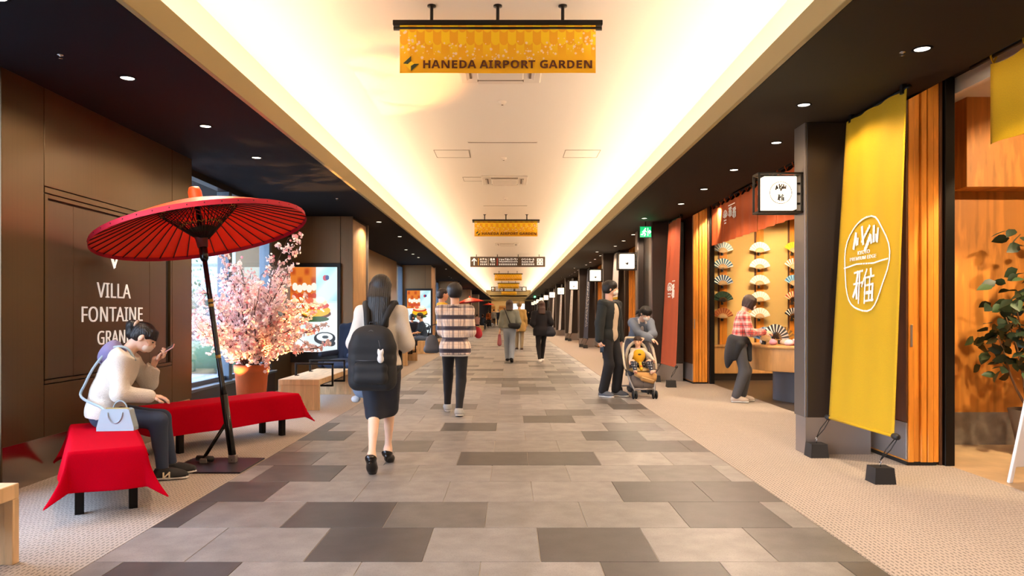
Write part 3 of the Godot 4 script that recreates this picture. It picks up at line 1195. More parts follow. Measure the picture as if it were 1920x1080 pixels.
func p_torso(J: Dictionary, e := 0.0, low := true) -> Array:
	var s: float = J.s
	var w: float = J.sw / (0.155 * s)
	var mk := 1.12 if J.male else 1.0
	var E := Vector3.ONE * e
	var r := [
		ell(J.chest, Vector3(0.135 * s * w, 0.165 * s, 0.098 * s * mk) + E, J.tb),
		ell(J.waist, Vector3(0.118 * s * mk, 0.13 * s, 0.088 * s * mk) + E, J.tb),
		cap(J.shL - J.tb.x * 0.02 * s, J.shR + J.tb.x * 0.02 * s, 0.048 * s + e, 0.048 * s + e),
		cap(J.neck - J.tb.y * 0.05 * s, J.shL + J.tb.y * 0.012 * s, 0.045 * s + e, 0.040 * s + e),
		cap(J.neck - J.tb.y * 0.05 * s, J.shR + J.tb.y * 0.012 * s, 0.045 * s + e, 0.040 * s + e),
	]
	if low:
		r.append_array(p_hips(J, e))
	return r


func p_hips(J: Dictionary, e := 0.0) -> Array:
	var s: float = J.s
	return [ell(J.pelvis, Vector3(0.148 * s, 0.125 * s, 0.108 * s) + Vector3.ONE * e, J.pb)]


func p_arm(J: Dictionary, n: String, e := 0.0, to := 1.0) -> Array:
	var s: float = J.s
	var f := 1.1 if J.male else 0.95
	var w: Vector3 = J["el" + n].lerp(J["wr" + n], to)
	return [
		cap(J["sh" + n], J["el" + n], 0.047 * s * f + e, 0.037 * s * f + e),
		cap(J["el" + n], w, 0.037 * s * f + e, lerpf(0.037, 0.025, to) * s * f + e),
	]


func p_leg(J: Dictionary, n: String, e := 0.0, to := 1.0) -> Array:
	var s: float = J.s
	var h: Vector3 = J["hip" + n]
	var kn: Vector3 = J["kn" + n]
	var an: Vector3 = J["an" + n]
	var back: Vector3 = -J["fb" + n].z
	var end := kn.lerp(an, to)
	var r := [
		cap(h, kn, 0.080 * s + e, 0.050 * s + e),
		cap(kn, end, 0.048 * s + e, lerpf(0.048, 0.032, to) * s + e),
	]
	if to > 0.6:
		r.append(cap(kn.lerp(an, 0.15) + back * 0.012 * s, kn.lerp(an, 0.5) + back * 0.012 * s, 0.044 * s + e * 0.7, 0.034 * s + e * 0.7))
	return r


func p_foot(J: Dictionary, n: String, e := 0.0) -> Array:
	var s: float = J.s
	var b: Basis = J["fb" + n]
	var a: Vector3 = J["an" + n]
	return [
		cap(a, a - b.y * 0.038 * s - b.z * 0.025 * s, 0.034 * s + e, 0.034 * s + e),
		cap(a - b.y * 0.042 * s - b.z * 0.025 * s, a - b.y * 0.050 * s + b.z * 0.13 * s, 0.034 * s + e, 0.027 * s + e),
		cap(a - b.y * 0.050 * s + b.z * 0.10 * s, a - b.y * 0.054 * s + b.z * 0.165 * s, 0.034 * s + e, 0.022 * s + e),
		cap(a, a - b.y * 0.045 * s + b.z * 0.09 * s, 0.034 * s + e, 0.028 * s + e),
	]


func p_head(J: Dictionary) -> Array:
	var h: float = J.hh
	var c: Vector3 = J.head
	var b: Basis = J.hb
	var r := [
		ell(c + b.y * 0.17 * h - b.z * 0.12 * h, Vector3(0.70, 0.80, 0.86) * h, b),
		ell(c - b.y * 0.36 * h + b.z * 0.18 * h, Vector3(0.52, 0.60, 0.60) * h, b),
		cap(c - b.y * 0.78 * h + b.z * 0.50 * h, c - b.y * 0.76 * h + b.z * 0.58 * h, 0.16 * h, 0.14 * h),
		cap(c + b.y * 0.10 * h + b.z * 0.72 * h, c - b.y * 0.20 * h + b.z * 0.90 * h, 0.07 * h, 0.10 * h),
		cap(c - b.y * 0.24 * h + b.z * 0.80 * h - b.x * 0.09 * h, c - b.y * 0.24 * h + b.z * 0.80 * h + b.x * 0.09 * h, 0.075 * h, 0.075 * h),
		cap(c - b.y * 0.46 * h + b.z * 0.74 * h - b.x * 0.13 * h, c - b.y * 0.46 * h + b.z * 0.74 * h + b.x * 0.13 * h, 0.06 * h, 0.06 * h),
		cap(c - b.y * 0.30 * h - b.z * 0.25 * h, J.neck - J.tb.y * 0.06 * J.s, 0.46 * h, 0.50 * h),
	]
	for g in [-1.0, 1.0]:
		r.append(ell(c + b.x * 0.72 * h * g - b.y * 0.06 * h - b.z * 0.10 * h, Vector3(0.09, 0.25, 0.15) * h, b * Basis(Vector3.UP, 0.35 * g)))
		r.append(ell(c + b.x * 0.30 * h * g - b.y * 0.22 * h + b.z * 0.52 * h, Vector3(0.20, 0.20, 0.18) * h, b))
	return r


# palm, four fingers of unequal length with two bends each, thumb from the side of the palm
func p_hand(J: Dictionary, n: String) -> Array:
	var s: float = J.s * J.get("hand_scale", 1.0)
	var w: Vector3 = J["wr" + n]
	var d: Vector3 = J["hd" + n]
	var p: Vector3 = J["pn" + n]
	var t: Vector3 = d.cross(p).normalized() * (1.0 if n == "L" else -1.0)   # towards the thumb
	var c: float = J["curl" + n]
	var r := [
		cap(J["el" + n].lerp(w, 0.85), w, 0.026 * s, 0.024 * s),
		cap(w, w + d * 0.075 * s + t * 0.022 * s, 0.021 * s, 0.013 * s),
		cap(w, w + d * 0.080 * s, 0.021 * s, 0.013 * s),
		cap(w, w + d * 0.072 * s - t * 0.024 * s, 0.020 * s, 0.012 * s),
	]
	var L := [0.072, 0.082, 0.076, 0.060]
	for i in 4:
		var k := w + d * (0.080 - 0.004 * absf(i - 1.2)) * s + t * (0.028 - 0.0185 * i) * s
		var spread := t * (0.10 - 0.07 * i)
		var a := c * 0.8
		for j in 3:
			var dir := ((d + spread * 0.6) * cos(a) + p * sin(a)).normalized()
			var k2: Vector3 = k + dir * L[i] * s * [0.45, 0.31, 0.24][j]
			r.append(cap(k, k2, (0.0092 - 0.0007 * j) * s, (0.0085 - 0.0007 * j) * s))
			k = k2
			a += c * 0.9
	var q := w + d * 0.022 * s + t * 0.022 * s
	var q1 := q + (d * 0.55 + t * 0.75 + p * 0.35).normalized() * 0.036 * s
	var q2 := q1 + (d * 0.85 + t * (0.35 - 0.5 * c) + p * (0.3 + 0.4 * c)).normalized() * 0.030 * s
	var q3 := q2 + (d * 0.95 + t * (0.1 - 0.5 * c) + p * (0.2 + 0.4 * c)).normalized() * 0.024 * s
	r.append(cap(q, q1, 0.014 * s, 0.0105 * s))
	r.append(cap(q1, q2, 0.0100 * s, 0.0092 * s))
	r.append(cap(q2, q3, 0.0090 * s, 0.0078 * s))
	return r


# one continuous body: trunk and limbs on a coarse grid, head and hands on fine grids
func body_mesh(J: Dictionary, cb: float, ch: float, cf: float, legs := true, feet := true) -> ArrayMesh:
	var pr := p_torso(J, -0.012)
	for n in ["L", "R"]:
		pr.append_array(p_arm(J, n, -0.002))
		if legs:
			pr.append_array(p_leg(J, n, -0.002))
		if feet:
			pr.append_array(p_foot(J, n, -0.004))
	pr.append(cap(J.neck - J.tb.y * 0.07 * J.s, J.neck + (J.head - J.neck) * 0.4, 0.05 * J.s, 0.048 * J.s))
	var parts := [sdf(pr, cb, 95.0), sdf(p_head(J), ch, 14.0 / J.hh)]
	for n in ["L", "R"]:
		if cf > 0.0:
			parts.append(sdf(p_hand(J, n), cf, 260.0))
		else:
			var w: Vector3 = J["wr" + n]
			parts.append(sdf([cap(w, w + J["hd" + n] * 0.13 * J.s, 0.030 * J.s, 0.022 * J.s)], 0.015, 80.0))
	return joined(parts)


func p_haircap(J: Dictionary, vol := 1.0) -> Array:
	var h: float = J.hh
	var c: Vector3 = J.head
	var b: Basis = J.hb
	return [
		ell(c + b.y * 0.26 * h - b.z * 0.20 * h, Vector3(0.79, 0.80, 0.87) * h * vol, b),
		ell(c - b.y * 0.15 * h - b.z * 0.45 * h, Vector3(0.70, 0.62, 0.58) * h * vol, b),
	]


# locks of hair falling over the forehead from temple to temple
func p_fringe(J: Dictionary, n: int, drop: float) -> Array:
	var h: float = J.hh
	var c: Vector3 = J.head
	var b: Basis = J.hb
	var r := []
	for i in n:
		var a := lerpf(-1.15, 1.15, float(i) / (n - 1))
		var d := b.x * sin(a) + b.z * cos(a)
		var top := c + b.y * 0.72 * h + d * 0.52 * h
		var end: Vector3 = c + b.y * (0.40 - drop + 0.1 * absf(a)) * h + (b.x * sin(a) * 0.72 + b.z * cos(a) * 0.80) * h
		r.append(cap(top, end, 0.13 * h, 0.06 * h))
	return r


func face_bits(t: Node3D, J: Dictionary) -> void:
	var h: float = J.hh
	var c: Vector3 = J.head
	var b: Basis = J.hb
	for g in [-1.0, 1.0]:
		obj("eye", sdf_mesh([ell(c + b.x * 0.28 * h * g + b.y * 0.04 * h + b.z * 0.70 * h, Vector3(0.13, 0.06, 0.07) * h, b)], h * 0.035, 40.0 / h), mat("eye_dark", "1c1410", 0.25), t)
		obj("eyebrow", sdf_mesh([cap(c + b.x * 0.16 * h * g + b.y * 0.22 * h + b.z * 0.72 * h, c + b.x * 0.44 * h * g + b.y * 0.22 * h + b.z * 0.62 * h, 0.035 * h, 0.02 * h)], h * 0.04, 40.0 / h), mat("brow_dark", "20160f", 0.7), t)


func mask_on(t: Node3D, J: Dictionary, c_: String) -> void:
	var h: float = J.hh
	var c: Vector3 = J.head
	var b: Basis = J.hb
	var pr := [
		ell(c - b.y * 0.40 * h + b.z * 0.42 * h, Vector3(0.52, 0.50, 0.52) * h, b),
		cap(c - b.y * 0.12 * h + b.z * 0.90 * h, c - b.y * 0.60 * h + b.z * 0.80 * h, 0.10 * h, 0.14 * h),
	]
	obj("face_mask", sdf_mesh(pr, h * 0.07, 22.0 / h, [[b.y, b.y.dot(c - b.y * 0.02 * h)], [-b.z, -b.z.dot(c + b.z * 0.22 * h)]]), mat("mask_" + c_, c_, 0.8), t)
	var st := st_new(true)
	for g in [-1.0, 1.0]:
		tube(st, [c - b.y * 0.16 * h + b.z * 0.50 * h + b.x * 0.56 * h * g, c + b.y * 0.06 * h + b.z * 0.05 * h + b.x * 0.79 * h * g, c - b.y * 0.10 * h - b.z * 0.18 * h + b.x * 0.80 * h * g], 0.014 * h, 5)
	obj("ear_loop", st, mat("mask_" + c_), t)


func shoe(t: Node3D, J: Dictionary, n: String, upper: Material, sole: Material, cell := 0.008, trim: Material = null) -> void:
	var s: float = J.s
	var b: Basis = J["fb" + n]
	var a: Vector3 = J["an" + n]
	var base := a - b.y * 0.080 * s
	var o := obj("shoe", sdf_mesh(p_foot(J, n, 0.010), cell, 90.0, [[-b.y, -b.y.dot(base + b.y * 0.018 * s)], [b.y, b.y.dot(a + b.y * 0.015 * s)]]), upper, t)
	var pr := [
		cap(base - b.z * 0.028 * s, base + b.z * 0.05 * s, 0.044 * s, 0.042 * s),
		cap(base + b.z * 0.05 * s, base + b.z * 0.162 * s, 0.042 * s, 0.040 * s),
	]
	obj("sole", sdf_mesh(pr, cell, 120.0, [[-b.y, -b.y.dot(base)], [b.y, b.y.dot(base + b.y * 0.026 * s)]]), sole, o)
	if trim:
		var st := st_new(true)
		for i in 4:
			var q := a + b.z * (0.035 + 0.022 * i) * s + b.y * (0.012 - 0.012 * i) * s
			tube(st, [q - b.x * 0.026 * s, q + b.y * 0.012 * s, q + b.x * 0.026 * s], 0.004 * s, 5)
		obj("laces", st, trim, o)


# ---------------------------------------------------------------- things on the ceiling

func banner_tex() -> ImageTexture:
	var w := 448
	var h := 116
	var spots := []
	var r2 := RandomNumberGenerator.new()
	r2.seed = 77
	for i in 190:
		var u := r2.randf()
		var mid := 0.36 + 0.28 * sin(u * PI * 1.0) + 0.05 * r2.randfn()
		var v := mid + r2.randfn() * 0.11
		if v > 0.08 and v < 0.72:
			spots.append([u * w, v * h, r2.randf_range(0.8, 3.4)])
	var im := Image.create(w, h, false, Image.FORMAT_RGB8)
	for y in h:
		for x in w:
			var cw := 19.0
			var rowh := 30.0
			var row := int((y + 18) / rowh)
			var fx := fmod(x, cw) / cw - 0.5
			var edge := (y + 18) - row * rowh - 8.0 * (1.0 - 4.0 * fx * fx)
			if edge < 0.0:
				row -= 1
			var on := (int(x / cw) + row) % 2 == 0
			var c := Color("f7d21c") if on else Color("efb01c")
			c = c.lerp(Color("f3bb18"), clampf((y - 45.0) / 35.0, 0.0, 1.0))
			im.set_pixel(x, y, c)
	for s in spots:
		var rr: float = s[2]
		for y in range(int(s[1] - rr - 1), int(s[1] + rr + 2)):
			for x in range(int(s[0] - rr - 1), int(s[0] + rr + 2)):
				if x < 0 or y < 0 or x >= w or y >= h:
					continue
				var dd := Vector2(x - s[0], y - s[1]).length() / rr
				if dd < 1.15:
					im.set_pixel(x, y, im.get_pixel(x, y).lerp(Color("fbe0d0"), clampf((1.15 - dd) * 3.0, 0.0, 0.92)))
	return ImageTexture.create_from_image(im)


# a cloth panel in the local xy plane, centred, with uv, slight ripple and real thickness
func cloth_panel(w: float, h: float, nx: int, ny: int, ripple: Callable, thick := 0.003) -> ArrayMesh:
	var st := st_new(true)
	for face in [1.0, -1.0]:
		for j in ny:
			for i in nx:
				var q := []
				for k in [[0, 0], [1, 0], [1, 1], [0, 1]]:
					var u: float = float(i + k[0]) / nx
					var v: float = float(j + k[1]) / ny
					var p: Vector3 = Vector3((u - 0.5) * w, (0.5 - v) * h, 0) + ripple.call(u, v)
					p.z += face * thick * 0.5
					q.append([p, Vector2(u, v)])
				var order := [0, 1, 2, 0, 2, 3] if face > 0 else [0, 2, 1, 0, 3, 2]
				for k in order:
					st.set_uv(q[k][1])
					st.add_vertex(q[k][0])
	for e in 2:
		for j in ny:
			var u := float(e)
			var a: Vector3 = Vector3((u - 0.5) * w, (0.5 - float(j) / ny) * h, 0) + ripple.call(u, float(j) / ny)
			var b: Vector3 = Vector3((u - 0.5) * w, (0.5 - float(j + 1) / ny) * h, 0) + ripple.call(u, float(j + 1) / ny)
			var z := Vector3(0, 0, thick * 0.5)
			quad(st, a - z, a + z, b + z, b - z, Vector3(u - 0.5, 0, 0))
	return done(st)


func hanging_signs() -> void:
	var tex := banner_tex()
	var bm := mat("banner_print", Color.WHITE, 0.8)
	bm.albedo_texture = tex
	bm.backlight_enabled = true
	bm.backlight = Color(0.5, 0.5, 0.5)
	var dark := mat("banner_text", "5a2d12", 0.8)
	var z0 := 6.78
	var labs := ["nearest yellow HANEDA AIRPORT GARDEN banner, hung just ahead of the viewer", "second yellow HANEDA AIRPORT GARDEN banner, before the dark direction sign", "third yellow hanging banner, behind the large dark direction sign", "fourth yellow hanging banner, above the small distant direction sign", "farthest yellow hanging banner, beneath the small distant direction sign"]
	var zs := [6.78, 21.05, 49.0, 64.0, 86.0]
	for i in 5:
		var t := thing("hanging_banner", labs[i], "banner", Vector3(-0.11, 3.855, -zs[i]), 0.0, "yellow banners hanging along the aisle ceiling")
		obj("top_rail", bx(Vector3(-0.95, 0.01, -0.03), Vector3(0.95, 0.055, 0.03), 0.004), mat("black_metal"), t)
		for x in [-0.60, 0.0, 0.59]:
			var st := st_new(true)
			lathe(st, [Vector2(0, 0.195), Vector2(0.04, 0.195), Vector2(0.04, 0.183), Vector2(0.015, 0.178), Vector2(0.015, 0.05)], 14)
			obj("drop_rod", st, mat("black_metal"), t, Transform3D(Basis(), Vector3(x, 0, 0)))
		var rod := st_new(true)
		tube(rod, [Vector3(-0.945, -0.015, 0), Vector3(0.945, -0.015, 0)], 0.018, 10)
		obj("roller", rod, mat("black_metal"), t)
		obj("cloth", cloth_panel(1.775, 0.445, 16, 4, func(u: float, v: float) -> Vector3: return Vector3(0, 0, 0.006 * sin(u * 9.0) * v)), bm, t, Transform3D(Basis(), Vector3(0, -0.200, 0.012)))
		lettering("word", "HANEDA AIRPORT GARDEN", 0.072, 1.53, dark, t, Transform3D(Basis(), Vector3(0.09, -0.345, 0.022)), true)
		var e1 := st_new()
		prism(e1, PackedVector2Array([Vector2(-0.855, -0.365), Vector2(-0.785, -0.30), Vector2(-0.785, -0.345), Vector2(-0.815, -0.372)]), 0.006, Transform3D(Basis(), Vector3(0, 0.028, 0.018)))
		prism(e1, PackedVector2Array([Vector2(-0.715, -0.37), Vector2(-0.785, -0.435), Vector2(-0.785, -0.39), Vector2(-0.755, -0.37)]), 0.006, Transform3D(Basis(), Vector3(0, 0.028, 0.018)))
		obj("emblem", e1, mat("emblem_green", "3f4a35", 0.8), t)
		var e2 := st_new()
		prism(e2, PackedVector2Array([Vector2(-0.845, -0.374), Vector2(-0.785, -0.345), Vector2(-0.755, -0.37), Vector2(-0.785, -0.39), Vector2(-0.787, -0.432)]), 0.004, Transform3D(Basis(), Vector3(0, 0.028, 0.018)))
		obj("emblem", e2, mat("emblem_yellow", "ffd92a", 0.8), t)
	direction_sign(Vector3(-0.10, 3.70, -35.2), "dark overhead direction sign with white lettering and up arrow, beyond the second banner")
	direction_sign(Vector3(-0.10, 3.70, -74.0), "small distant dark direction sign overlapping the far yellow banners")


func direction_sign(at: Vector3, label: String) -> void:
	var t := thing("direction_sign", label, "sign", at, 0.0, "overhead direction signs")
	obj("case", bx(Vector3(-1.76, -0.24, -0.06), Vector3(1.76, 0.24, 0.06), 0.008), mat("sign_brown", "4a3a2b", 0.5), t)
	for x in [-1.48, -0.49, 0.49, 1.48]:
		obj("drop_rod", bx(Vector3(x - 0.015, 0.24, -0.015), Vector3(x + 0.015, 0.35, 0.015)), mat("black_metal"), t)
	var w := glow("sign_white", Color(1, 0.97, 0.90), 0.55)
	var f := Transform3D(Basis(), Vector3(0, 0, 0.062))
	var a := st_new()
	stroke(a, [Vector2(-1.58, -0.15), Vector2(-1.58, 0.15)], 0.045, f)
	stroke(a, [Vector2(-1.68, 0.04), Vector2(-1.58, 0.15), Vector2(-1.48, 0.04)], 0.045, f)
	obj("arrow", a, w, t)
	obj("divider", bx(Vector3(-1.395, -0.17, 0.06), Vector3(-1.37, 0.17, 0.066)), mat("sign_yellow", "e8b020", 0.6), t)
	obj("divider", bx(Vector3(-0.93, -0.17, 0.06), Vector3(-0.905, 0.17, 0.066)), mat("sign_pale", "d8d4c4", 0.6), t)
	obj("divider", bx(Vector3(-0.51, -0.17, 0.06), Vector3(-0.475, 0.17, 0.066)), mat("sign_red", "b5332b", 0.6), t)
	var kana := {
		"ホ": [[[0.1, 0.75], [0.9, 0.75]], [[0.5, 1], [0.5, 0]], [[0.25, 0.5], [0.1, 0.2]], [[0.75, 0.5], [0.9, 0.2]]],
		"テ": [[[0.2, 0.95], [0.8, 0.95]], [[0.05, 0.65], [0.95, 0.65]], [[0.55, 0.65], [0.5, 0.3], [0.25, 0]]],
		"ル": [[[0.3, 0.9], [0.3, 0.4], [0.05, 0.05]], [[0.6, 0.95], [0.6, 0.05], [0.95, 0.4]]],
		"シ": [[[0.1, 0.9], [0.3, 0.8]], [[0.05, 0.6], [0.25, 0.5]], [[0.1, 0.05], [0.5, 0.2], [0.9, 0.75]]],
		"ョ": [[[0.2, 0.65], [0.8, 0.65], [0.8, 0]], [[0.25, 0.35], [0.8, 0.35]], [[0.2, 0.03], [0.8, 0.03]]],
		"ッ": [[[0.2, 0.65], [0.25, 0.4]], [[0.45, 0.65], [0.5, 0.4]], [[0.85, 0.65], [0.7, 0.2], [0.4, 0]]],
		"プ": [[[0.1, 0.8], [0.75, 0.8], [0.65, 0.35], [0.25, 0]], [[0.85, 0.95], [0.95, 0.95]]],
		"レ": [[[0.25, 0.95], [0.25, 0.05], [0.9, 0.5]]],
		"ス": [[[0.15, 0.9], [0.75, 0.9], [0.5, 0.45], [0.1, 0]], [[0.5, 0.45], [0.9, 0.05]]],
		"ト": [[[0.35, 1], [0.35, 0]], [[0.35, 0.65], [0.8, 0.4]]],
		"ラ": [[[0.2, 0.95], [0.8, 0.95]], [[0.1, 0.65], [0.88, 0.65], [0.75, 0.3], [0.35, 0]]],
		"ン": [[[0.1, 0.85], [0.35, 0.7]], [[0.1, 0.05], [0.55, 0.2], [0.9, 0.75]]],
		"イ": [[[0.85, 0.95], [0.1, 0.45]], [[0.55, 0.7], [0.55, 0]]],
		"ベ": [[[0.05, 0.35], [0.35, 0.7], [0.95, 0.15]], [[0.65, 0.85], [0.7, 0.75]], [[0.82, 0.9], [0.87, 0.8]]],
		"ー": [[[0.05, 0.5], [0.95, 0.5]]],
		"&": [[[0.9, 0.05], [0.35, 0.8], [0.5, 0.95], [0.6, 0.8], [0.15, 0.3], [0.35, 0.05], [0.85, 0.45]]],
		"温": [[[0.1, 0.9], [0.25, 0.8]], [[0.05, 0.6], [0.2, 0.5]], [[0.08, 0.05], [0.25, 0.3]], [[0.4, 0.95], [0.85, 0.95], [0.85, 0.55], [0.4, 0.55], [0.4, 0.95]], [[0.4, 0.75], [0.85, 0.75]], [[0.35, 0.4], [0.9, 0.4]], [[0.4, 0.4], [0.4, 0.05]], [[0.62, 0.4], [0.62, 0.05]], [[0.85, 0.4], [0.85, 0.05]], [[0.28, 0.03], [1, 0.03]]],
		"泉": [[[0.5, 1], [0.4, 0.9]], [[0.25, 0.88], [0.75, 0.88], [0.75, 0.55], [0.25, 0.55], [0.25, 0.88]], [[0.25, 0.72], [0.75, 0.72]], [[0.5, 0.55], [0.5, 0]], [[0.1, 0.4], [0.4, 0.35], [0.1, 0.08]], [[0.85, 0.45], [0.6, 0.35], [0.95, 0.05]]],
	}
	for row in [["ホテル", -1.32, 0.36], ["温泉", -0.84, 0.26], ["ショップ&レストラン", -0.42, 0.90], ["イベントホール", 0.64, 0.62]]:
		var s: String = row[0]
		var cw: float = row[2] / s.length()
		var st := st_new()
		for i in s.length():
			for line in kana[s[i]]:
				var pts := []
				for p in line:
					pts.append(Vector2(row[1] + i * cw + p[0] * cw * 0.85, 0.065 + p[1] * 0.10))
				stroke(st, pts, 0.016, f, 0.002)
		obj("word", st, w, t)
	for row in [["Hotel", -1.14, 0.30], ["Spa", -0.70, 0.20], ["Shops&Restaurants", 0.03, 0.88], ["Event Hall", 0.94, 0.55]]:
		lettering("word", row[0], 0.07, row[2], w, t, Transform3D(Basis(), Vector3(row[1], 0.0, 0.063)), true, 0.004)
	# third line in other scripts, too small to read: rows of square characters
	for row in [[-1.30, 4], [-0.84, 3], [-0.42, 10], [0.66, 7]]:
		var st := st_new()
		for i in row[1]:
			var x: float = row[0] + i * 0.088
			for k in 3:
				stroke(st, [Vector2(x, -0.15 + k * 0.03), Vector2(x + 0.06, -0.15 + k * 0.03)], 0.011, f, 0.002)
			stroke(st, [Vector2(x + 0.03, -0.155), Vector2(x + 0.03, -0.085)], 0.012, f, 0.002)
		obj("word", st, w, t)
	for k in 2:
		for j in 2:
			var x := 1.44 + k * 0.15
			var y := 0.085 - j * 0.165
			obj("pictogram", bx(Vector3(x - 0.068, y - 0.075, 0.058), Vector3(x + 0.068, y + 0.075, 0.066), 0.002), w, t)
			var st := st_new()
			stroke(st, [Vector2(x, y + 0.045), Vector2(x, y - 0.05)], 0.022, Transform3D(Basis(), Vector3(0, 0, 0.066)), 0.002)
			stroke(st, [Vector2(x - 0.03, y + 0.01), Vector2(x + 0.03, y + 0.01)], 0.018, Transform3D(Basis(), Vector3(0, 0, 0.066)), 0.002)
			obj("symbol", st, mat("sign_brown"), t)


func downlights() -> void:
	var trim := st_new(true)
	lathe(trim, [Vector2(0.058, 0.004), Vector2(0.062, -0.004), Vector2(0.052, -0.006), Vector2(0.046, 0.004)], 20)
	var trim_m := done(trim)
	var lens := st_new(true)
	lathe(lens, [Vector2(0.0, -0.003), Vector2(0.046, -0.002), Vector2(0.046, 0.004)], 20)
	var lens_m := done(lens)
	var rows := []
	for d in [1.27, 2.64, 4.01, 5.38, 6.76, 8.12, 19.8, 21.2, 22.5, 33.9, 35.2, 36.5, 48.0, 49.3, 50.6, 62.0, 63.3]:
		rows.append([-2.755, d, "window side"])
	for d in [13.8, 16.4, 28.3, 41.5]:
		rows.append([-2.42, d, "window side"])
	for k in range(-1, 8):
		for d in [7.41, 8.81, 10.17, 11.53]:
			var dd: float = d + 7.2 * k
			rows.append([2.645, 4.79 if k == -1 and d > 11.0 else dd, "shop side"])
		rows.append([2.39, 13.27 + 7.2 * k, "shop side over a column"])
	rows.sort_custom(func(a: Array, b: Array) -> bool: return a[1] < b[1])
	var tally := {}
	for r in rows:
		if r[1] < 3.5:
			tally[r[2]] = tally.get(r[2], -1)
		else:
			tally[r[2]] = tally.get(r[2], -1) + 1
		var where: String = ordinal(maxi(tally[r[2]], 0)) + " one in view along" if r[1] >= 3.5 else "out of view in"
		var t := thing("downlight", "small round recessed downlight, %s the %s soffit" % [where, r[2]], "ceiling light", Vector3(r[0], SOFFIT, -r[1]), 0.0, "recessed downlights along the %s soffit" % r[2])
		obj("trim_ring", trim_m, mat("soffit"), t)
		obj("light_lens", lens_m, glow("downlight_glow", Color(1.0, 0.93, 0.84), 6.0), t)
		if r[1] < 52.0:
			spot("downlight_beam", Vector3(r[0], SOFFIT - 0.012, -r[1]), Vector3(r[0] + (0.05 if r[0] > 0 else 0.0), 0.0, -r[1]), 74.0 if r[0] < 0 else 76.5, (1.2 if r[0] < 0 and r[1] < 4.5 else 3.2 if r[0] < 0 else 1.6 if r[0] < 2.5 else 4.6), Color(1.0, 0.88, 0.76), 0.04)


